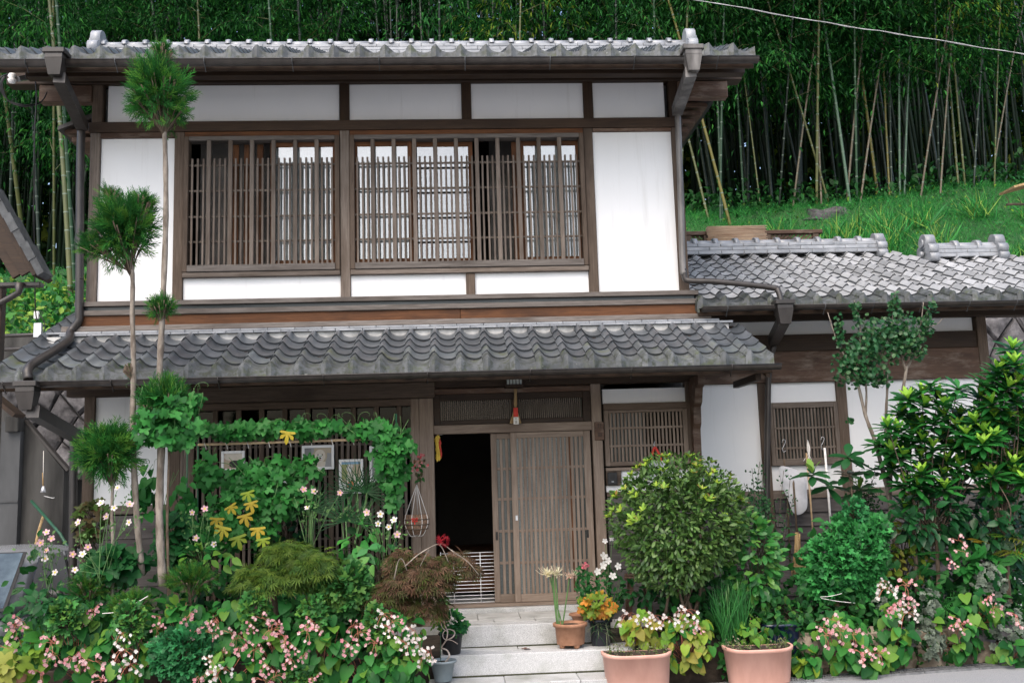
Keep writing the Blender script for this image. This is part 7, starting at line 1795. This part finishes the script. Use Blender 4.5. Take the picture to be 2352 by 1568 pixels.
# --- pots
def pot(name, label, c, rt, rb, h, mat, rim=.02, soil=True, n=24, lip=.012, feet=0):
    root = thing(name, label, 'pot', c); x, y, z = c
    MB().lathe([(0, .0), (rb, 0), (rb + .004, .006), (rt - .004, h - rim), (rt + lip, h - rim), (rt + lip + .003, h - .004), (rt + lip, h), (rt - .008, h), (rt - .016, h - .03), (rb * .9, .02), (0, .02)], (x, y, z), n).build('pot', M[mat], root)
    if soil: MB().lathe([(0, h - .018), (rt * .6, h - .016), (rt - .01, h - .03)], (x, y, z), n).build('soil', M['soil'], root)
    for k in range(feet): a = 2 * PI * k / feet + .5; MB().lathe([(0, -.03), (.025, -.028), (.03, .0)], (x + math.cos(a) * rb * .75, y + math.sin(a) * rb * .75, z), 8).build('foot', M[mat], root)
    return root
gy = -1.55
c = at(1018, 1563, gy); pot('flower_pot', 'blue-grey plastic flower pot with a bare twisted stem at the foot of the steps', (c[0], gy, c[2]), rr(27, gy), rr(18, gy), rr(45, gy), 'bluegrey_plastic')
tw = thing('twisted_stem', 'bare twisted pale stem growing in the blue-grey pot', 'plant', at(1018, 1520, gy))
for A, r0, r1 in (([(1022, 1522), (1032, 1505), (1026, 1492), (1014, 1486), (1024, 1470), (1028, 1450), (1020, 1430), (1024, 1405), (1016, 1380)], .009, .004), ([(1024, 1470), (1040, 1462), (1044, 1450), (1030, 1444), (1018, 1452), (1020, 1466), (1038, 1470), (1052, 1478)], .006, .003), ([(1028, 1450), (1016, 1440), (1010, 1420), (1002, 1412)], .004, .002), ([(1020, 1430), (1036, 1420), (1034, 1400)], .004, .002)):
    trunk(tw, [at(a, b, gy - .03 * math.sin(i * 1.7)) for i, (a, b) in enumerate(A)], r0, r1, 'twig_pale', 7, 'stem')
MB().tube([at(1012, 1525, gy), at(1012, 1425, gy)], .003, 5).build('stake', M['green_stake'], tw)
P = np.array([at(1010 + U(-18, 16), 1405 + U(-25, 35), gy) for _ in range(40)])
link('leaves', leafmesh('leaves', [scatter('oblong', P, rng.normal(0, .6, (40, 3)) - np.array([0, 0, .5]), facing(40), rng.uniform(.03, .06, 40), 1.2, palette(40, [(.1, .2, .05), (.16, .25, .07)]))], M['leaf']), tw)
c = at(1045, 1498, -1.3); pot('flower_pot', 'black plastic pot on the lower step behind the blue-grey pot', (c[0] - .03, -1.27, .427), rr(26, -1.3), rr(19, -1.3), rr(46, -1.3), 'black_plastic')
t = thing('potted_geranium', 'bushy green plant growing in the black pot beside the steps', 'plant', (c[0] - .03, -1.27, .6))
P, O = in_ell(150, 1040, 1432, 34, 26, -1.27, .14); leafparts(t, 'leaf', 'palmate', P, O + rng.normal(0, .4, (150, 3)), facing(150, 1, .3), rng.uniform(.035, .06, 150), [(.03, .12, .05), (.06, .18, .05), (.02, .09, .04)], M['leaf'])
c = at(1020, 1416, -.7); pot('flower_pot', 'small terracotta pot beside the threshold, left', (c[0], -.72, .627), rr(14, -.7), rr(10, -.7), rr(20, -.7), 'terracotta')
broad(1018, 1385, 12, 18, -.72, 34, 'small green seedling in the little terracotta pot', 'seedling', [(.06, .17, .06), (.1, .22, .08)], 'ovate', (.025, .045), dy=.05)
bc = at(1312, 1488, -1.22); bw = pot('terracotta_bowl', 'wide orange terracotta bowl on short feet holding tall spider lilies', (bc[0], -1.2, zQ + .035), rr(35, -1.2), rr(30, -1.2), rr(46, -1.2), 'terracotta', .03, lip=.014, feet=4)
sl2 = thing('spider_lily', 'cream and pale pink spider lilies on tall bare stems in the terracotta bowl', 'flower', (bc[0], -1.2, .6))
for (u0_, u1_, v1) in ((1283, 1270, 1318), (1286, 1276, 1322), (1296, 1262, 1320), (1290, 1308, 1325), (1281, 1268, 1326)): 
    MB().tube(curve_pts([at(u0_, 1448, -1.2), at((u0_ + u1_) / 2, 1390, -1.2), at(u1_, v1, -1.22)], 4), .0065, 6).build('stem', M['stem_green'], sl2)
for u, v, cols, s in ((1258, 1318, [(.8, .74, .5)], 1.0), (1278, 1316, [(.8, .76, .54)], 1.0), (1308, 1322, [(.8, .52, .42), (.8, .66, .52)], .75)):
    c = at(u, v, -1.24); n = 26; d = rdir(n); d[:, 2] = d[:, 2] * .5 + .1; d[:, 1] -= .2; V, F, C = scatter('oblong', np.repeat(c[None], n, 0), d, rng.normal(0, .3, (n, 3)) + np.array([0, 0, -1.]), rng.uniform(.055, .085, n) * s, .8, palette(n, cols, jit=.05))
    k0 = len(V); mb = MB()
    for j in range(14): e = rdir(1)[0]; e[2] = abs(e[2]) * .4; mb.tube(curve_pts([c, c + e * .07 * s, c + e * .12 * s + np.array([0, 0, .03])], 3), .0012, 3)
    Vv = np.concatenate([V, np.array(mb.V)]); Ff = [tuple(f) for f in F] + [tuple(i + k0 for i in f) for f in mb.F]
    link('flower', raw_mesh('flower', Vv, Ff, M['petal'], False, None, np.concatenate([C, np.tile([.75, .68, .5], (len(mb.V), 1))])), sl2)
c = at(1335, 1450, -.9); pot('flower_pot', 'terracotta pot half hidden behind the spider lily bowl', (c[0], -.86, zP), rr(22, -.9), rr(16, -.9), .06, 'terracotta')
def rose_bush(u, v, ru, rv, Y, label, fl, n=150):
    root = thing('flowering_bush', label, 'bush', base(u, v + rv, Y)); P, O = in_ell(n, u, v, ru, rv, Y, .14)
    leafparts(root, 'leaf', 'ovate', P, rng.normal(0, .8, (n, 3)), facing(n, .6, .5), rng.uniform(.035, .065, n), [(.02, .09, .03), (.03, .12, .04)], M['leaf'])
    for (uu, vv, s, cols, tp) in fl:
        c = at(uu, vv, Y - .15); q = 16 if tp == 'rose' else 1
        if tp == 'rose': P_ = c + rng.normal(0, .012, (q, 3)); D = rdir(q); Nn = facing(q, .3, .5); V, F, C = scatter('round', P_, D, Nn, s * .6, 1, palette(q, cols, jit=.1))
        else: Nn = np.array([[U(-.5, .5), -1, .3]]); V, F, C = scatter('flower5', c[None], np.cross(Nn, rng.normal(0, 1, (1, 3))), Nn, s, 1.15, palette(1, cols, jit=.03))
        link('flower', raw_mesh('flower', V, F, M['petal'], False, None, C), root)
    sm = MB()
    for i in range(0, n, 8): sm.tube([at(u, v + rv, Y), P[i]], .003, 4)
    for (uu, vv, s, cols, tp) in fl: sm.tube([at(u, v, Y), at(uu, vv, Y - .14)], .003, 4)
    sm.build('stems', M['stem_green'], root)
rose_bush(1343, 1350, 20, 48, -.75, 'slim rose bush with one pink bloom beside the sliding door', [(1344, 1297, .05, [(.7, .16, .22), (.75, .3, .3)], 'rose')])
WT = [(.8, .8, .78)]
rose_bush(1400, 1360, 42, 60, -.8, 'bush with white open flowers between the door post and the round shrub', [(1387, 1277, .04, WT, 'f'), (1385, 1298, .04, WT, 'f'), (1397, 1287, .033, WT, 'f'), (1372, 1312, .036, WT, 'f'), (1407, 1322, .036, WT, 'f'), (1390, 1242, .026, WT, 'f'), (1405, 1236, .026, WT, 'f'), (1420, 1300, .033, WT, 'f')], 190)
c = at(1382, 1493, -1.15); pot('glazed_pot', 'dark navy glazed pot right of the spider lily bowl', (c[0], -1.12, zQ), rr(25, -1.15), rr(20, -1.15), rr(58, -1.15), 'dark_glaze', .03)
broad(1370, 1388, 42, 26, -1.15, 85, 'orange and yellow-green lobed leaves of the plant in the navy pot', 'autumn_plant', [(.45, .26, .03), (.3, .28, .04), (.12, .2, .04), (.5, .2, .03)], 'palmate', (.05, .085), dy=.2)
n = 60; t = thing('spider_plant', 'striped drooping narrow leaves over the rim of the navy pot', 'plant', (c[0], -1.2, .7)); q = at(1378, 1440, -1.2)
link('leaves', leafmesh('leaves', [scatter('blade', np.repeat(q[None], n, 0) + rng.normal(0, .03, (n, 3)), rng.normal(0, .8, (n, 3)) + np.array([0, -.4, .25]), np.tile([0, -.2, 1.], (n, 1)), rng.uniform(.14, .24, n), .8, palette(n, [(.05, .15, .05), (.3, .36, .2), (.03, .1, .04)]))], M['leaf']), t)
# half-round salmon planters
def planter(u0, u1, v0, v1, Y, label):
    x0, x1, z1, z0 = xp(u0, v0, Y), xp(u1, v0, Y), zp((u0 + u1) / 2, v0, Y), zp((u0 + u1) / 2, v1, Y); cx, w = (x0 + x1) / 2, (x1 - x0) / 2; root = thing('planter', label, 'planter', (cx, Y, z0), 'salmon pink planters by the street')
    mb = MB(); prof = [(.85, .7, 0), (.87, .74, .012), (.955, .94, z1 - z0 - .035), (.99, 1.0, z1 - z0 - .034), (1.0, 1.02, z1 - z0 - .006), (.985, 1.0, z1 - z0), (.93, .9, z1 - z0 - .002), (.9, .86, z1 - z0 - .05), (0.01, 0.01, z1 - z0 - .055)]; n = 36; V = []
    d = .17
    for a, b, z in prof:
        for k in range(n):
            t = 2 * PI * k / n; c, s = math.cos(t), math.sin(t); px = math.copysign(abs(c) ** .5, c); py = math.copysign(abs(s) ** (.75 if s < 0 else .35), s)
            V.append((cx + w * a * px, Y + d * b * py * (1.0 if s < 0 else .55), z0 + z + (.018 * abs(px) ** 4 if z > .1 else 0)))
    F = [(i * n + k, i * n + (k + 1) % n, (i + 1) * n + (k + 1) % n, (i + 1) * n + k) for i in range(len(prof) - 1) for k in range(n)]; mi = [0] * (n * 6) + [1] * (2 * n); sm_ = [True] * len(F)
    F.append(tuple(range(n))[::-1]); mi.append(0); sm_.append(False)
    link('body', raw_mesh('body', V, F, [M['pink_plastic'], M['soil']], sm_, mi), root)
    t = thing('dried_plants', ('withered grey-green seedlings in the left pink planter' if u0 < 1500 else 'small weeds and withered seedlings in the right pink planter'), 'plants', (cx, Y, z1)); sm2 = MB(); P = []
    for k in range(42):
        o = np.array([cx + U(-.85, .85) * w, Y + U(-.1, .06), z1 - .06]); e = o + np.array([U(-.05, .05), U(-.03, .02), U(.06, .15)]); sm2.tube(curve_pts([o, (o + e) / 2 + rng.normal(0, .01, 3), e], 3), .0018, 4)
        for j in range(5): P.append(o + (e - o) * U(.4, 1) + rng.normal(0, .012, 3))
    P = np.array(P); k = len(P); link('leaves', leafmesh('leaves', [scatter('ovate', P, rng.normal(0, 1, (k, 3)), facing(k), rng.uniform(.015, .03, k), .8, palette(k, [(.12, .16, .08), (.2, .19, .12), (.08, .13, .05)]))], M['leaf']), t); sm2.build('stems', M['stem_dark'], t)
planter(1381, 1541, 1497, 1590, -1.68, 'left salmon pink plastic planter at the foot of the steps, cut by the frame')
planter(1660, 1818, 1484, 1566, -1.66, 'right salmon pink plastic planter standing on the drain edge')
tz = thing('trough', 'dark navy glazed trough behind the right pink planter', 'trough', base(1795, 1500, -1.3))
x0, x1, z0, z1 = xp(1752, 1470, -1.3), xp(1838, 1470, -1.3), zp(1795, 1500, -1.3), zp(1795, 1430, -1.3)
m = MB(); V = []; prof = [(.85, z0), (.97, (z0 + z1) / 2), (1.0, z1 - .03), (1.07, z1 - .025), (1.07, z1), (.95, z1), (.92, z1 - .05), (.01, z1 - .05)]; n = 28
for a, z in prof:
    for k in range(n): t = 2 * PI * k / n; c, s = math.cos(t), math.sin(t); V.append(((x0 + x1) / 2 + (x1 - x0) / 2 * a * math.copysign(abs(c) ** .45, c), -1.25 + .13 * a * math.copysign(abs(s) ** .45, s), z))
m.add(V, [(i * n + k, i * n + (k + 1) % n, (i + 1) * n + (k + 1) % n, (i + 1) * n + k) for i in range(len(prof) - 1) for k in range(n)], 0, True); m.build('trough_body', M['navy_glaze'], tz)
st_ = thing('square_pot', 'small dark square pot between the grass and the navy trough', 'pot', base(1700, 1510, -1.3)); boxp('pot', M['dark_glaze'], st_, xp(1690, 1480, -1.3), xp(1712, 1480, -1.3), -1.36, -1.16, zp(1700, 1510, -1.3), zp(1700, 1478, -1.3), .01)
c = at(34, 1562, -2.1); pot('flower_pot', 'terracotta pot at the bottom left corner with large yellow-green leaves', (c[0], -2.05, c[2] - .02), rr(22, -2.1), rr(16, -2.1), rr(34, -2.1), 'terracotta')
broad(22, 1525, 30, 22, -2.1, 14, 'large yellow-green leaves at the bottom left corner', 'leafy_plant', [(.25, .27, .05), (.16, .24, .05)], 'palmate', (.1, .16), dy=.1)
# --- brooms, mop cloth, poles, stool
MY = .55
mp_ = thing('mop', 'white floor cloth hung by a hook on a brown stick under the wing window', 'mop', at(1830, 1185, MY))
out = [(1786, 1066), (1800, 1070), (1815, 1072), (1832, 1080), (1850, 1096), (1853, 1130), (1855, 1165), (1846, 1177), (1832, 1186), (1818, 1178), (1812, 1160), (1806, 1140), (1796, 1120), (1788, 1095)]
cxy = at(1822, 1120, MY); V = [cxy + np.array([0, -.05, 0])]; n = len(out)
for q, dy in ((.5, -.055), (1.0, -.02)):
    for k, (u, v) in enumerate(out): p = at(1822 + (u - 1822) * q, 1120 + (v - 1120) * q, MY); V.append(p + np.array([0, dy + .015 * math.sin(k * 2.1 + q * 3), 0]))
F = [(0, 1 + k, 1 + (k + 1) % n) for k in range(n)] + [(1 + k, 1 + n + k, 1 + n + (k + 1) % n, 1 + (k + 1) % n) for k in range(n)]
o = link('cloth', raw_mesh('cloth', V, F, M['cloth'], True), mp_); md = o.modifiers.new('t', 'SOLIDIFY'); md.thickness = .008; md = o.modifiers.new('s', 'SUBSURF'); md.levels = md.render_levels = 2
MB().tube([at(1801, 1055, MY + .02), at(1808, 1120, MY + .04), at(1815, 1290, MY + .02)], .011, 7).build('stick', M['bark_dark'], mp_)
def shook(par, u, v, Y): MB().tube(curve_pts([at(u - 4, v + 4, Y), at(u - 1, v - 3, Y), at(u + 4, v, Y), at(u + 1, v + 10, Y), at(u - 3, v + 18, Y), at(u, v + 26, Y), at(u + 5, v + 22, Y)], 4), .004, 5).build('hook', M['steel'], par)
shook(mp_, 1800, 1012, MY + .15)
b_ = thing('broom_stick', 'tan broom handle tied with white cord below the wing window', 'stick', at(1866, 1230, MY)); MB().tube([at(1852, 1040, MY + .05), at(1860, 1130, MY + .03), at(1870, 1260, MY)], .011, 7).build('stick', M['bamboo_pole'], b_)
m = MB(); 
for k in range(6): m.tube(curve_pts([at(1855, 1010, MY + .12), at(1857 + U(-4, 4), 1034, MY + .08), at(1856 + U(-11, 9), 1054 + U(-3, 6), MY + .05)], 4), .0045, 5)
m.build('cord', M['rope'], b_)
b_ = thing('white_pole', 'white pole with a hook hanging below the wing window', 'pole', at(1905, 1200, MY)); MB().tube([at(1894, 1028, MY + .1), at(1900, 1100, MY + .07), at(1909, 1215, MY + .02)], .014, 8).build('pole', M['white_paint'], b_); shook(b_, 1889, 1006, MY + .14)
br_ = thing('besom', 'yellowish straw besom broom standing against the dark boards', 'broom', at(1830, 1330, .3)); m = MB()
for k in range(60): a = U(-1, 1); m.tube(curve_pts([at(1832 + a * 6, 1225, .35), at(1832 + a * 8, 1265, .33), at(1836 + a * 20, 1322 + U(-8, 6), .28 + U(-.08, .08))], 3), .0035, 4)
m.build('straw', M['straw'], br_); MB().tube([at(1830, 1222, .36), at(1834, 1285, .32)], .022, 8).build('bundle', M['straw'], br_); MB().tube([at(1822, 1100, .5), at(1831, 1230, .36)], .011, 6).build('stick', M['bark_dark'], br_)
stl = thing('wooden_stool', 'small brown wooden stool partly hidden by the round shrub', 'stool', base(1455, 1400, -.6)); zs_ = zp(1455, 1325, -.6); xs_ = xp(1455, 1330, -.6)
MB().lathe([(0, -.03), (.13, -.03), (.135, 0), (.13, .012), (0, .012)], (xs_ + .05, -.55, zs_), 18).build('seat', M['brown_x'], stl); MB().lathe([(0, .012), (.125, .012), (.13, .03), (0, .03)], (xs_ + .05, -.55, zs_), 18).build('cushion', M['brown_x'], stl)
for sx, sy in ((-1, -1), (1, -1), (1, 1), (-1, 1)): MB().obox((xs_ + .05 + sx * .07, -.55 + sy * .07, zs_ - .03), (xs_ + .05 + sx * .13, -.55 + sy * .12, .45), .035, .03, up=(0, 1, 0)).build('leg', M['brown_x'], stl)
# --- low dry-stone edging, drain, fallen leaf
lw = thing('low_stone_wall', 'low dry-stone edging of rough brown stones holding up the right flower bed', 'wall', (8, -1.4, .15)); sd = 20; x = 6.9
while x < 10.2:
    w = U(.16, .3)
    for j, zz_ in enumerate((.2, .38)):
        rock('stone', (x + w / 2 + U(-.03, .03), -1.42 + .05 * j + U(-.02, .02), zz_ + road_h(x) - .13 + U(-.02, .02)), (w * .56, .11, U(.09, .115)), M['stone_brown'] if U(0, 1) < .65 else M['stone'], lw, sd, .2); sd += 1
    x += w * .98
dr_ = thing('drain_grating', 'long grey slotted drain grating between the road and the flower bed', 'drain', (7.5, -1.62, .15))
for k in range(9):
    x0 = 5.4 + k * .5; m = MB(); z0 = float(road_h(x0)) + .004; dz = .027 * .49
    def bar(xa, xb, ya, yb): m.add([(xx, yy, z0 + .027 * (xx - x0) + zz_) for zz_ in (-.04, .012) for yy in (ya, yb) for xx in (xa, xb)], [(0, 2, 3, 1), (4, 5, 7, 6), (0, 1, 5, 4), (2, 6, 7, 3), (0, 4, 6, 2), (1, 3, 7, 5)])
    for ya in (-1.735, -1.655, -1.575): bar(x0, x0 + .492, ya, ya + .022)
    for j in range(20): bar(x0 + .0246 * j, x0 + .0246 * j + .011, -1.713, -1.655); bar(x0 + .0246 * j, x0 + .0246 * j + .011, -1.633, -1.575)
    m.build('grate', M['iron'], dr_)
lf_ = link('fallen_leaf', leafmesh('fallen_leaf', [scatter('palmate', at(1204, 1512 - 14, -1.1)[None] * np.array([1, 1, 0]) + np.array([0, -.12, zQ + .012]), np.array([[1, .3, .1]]), np.array([[0, 0, 1.]]), .07, 1, (.18, .06, .03))], M['leaf'])); tag(lf_, 'single brown fallen leaf lying on the lower step', 'leaf')
wt = thing('white_tube', 'thin white cord stretched across the left flower bed leaves', 'cord', at(300, 1400, -1.95)); MB().tube(curve_pts([at(235, 1408, -1.98), at(268, 1404, -1.98), at(310, 1385, -1.98), at(340, 1368, -1.95)], 4), .0035, 5).build('cord', M['rope'], wt)
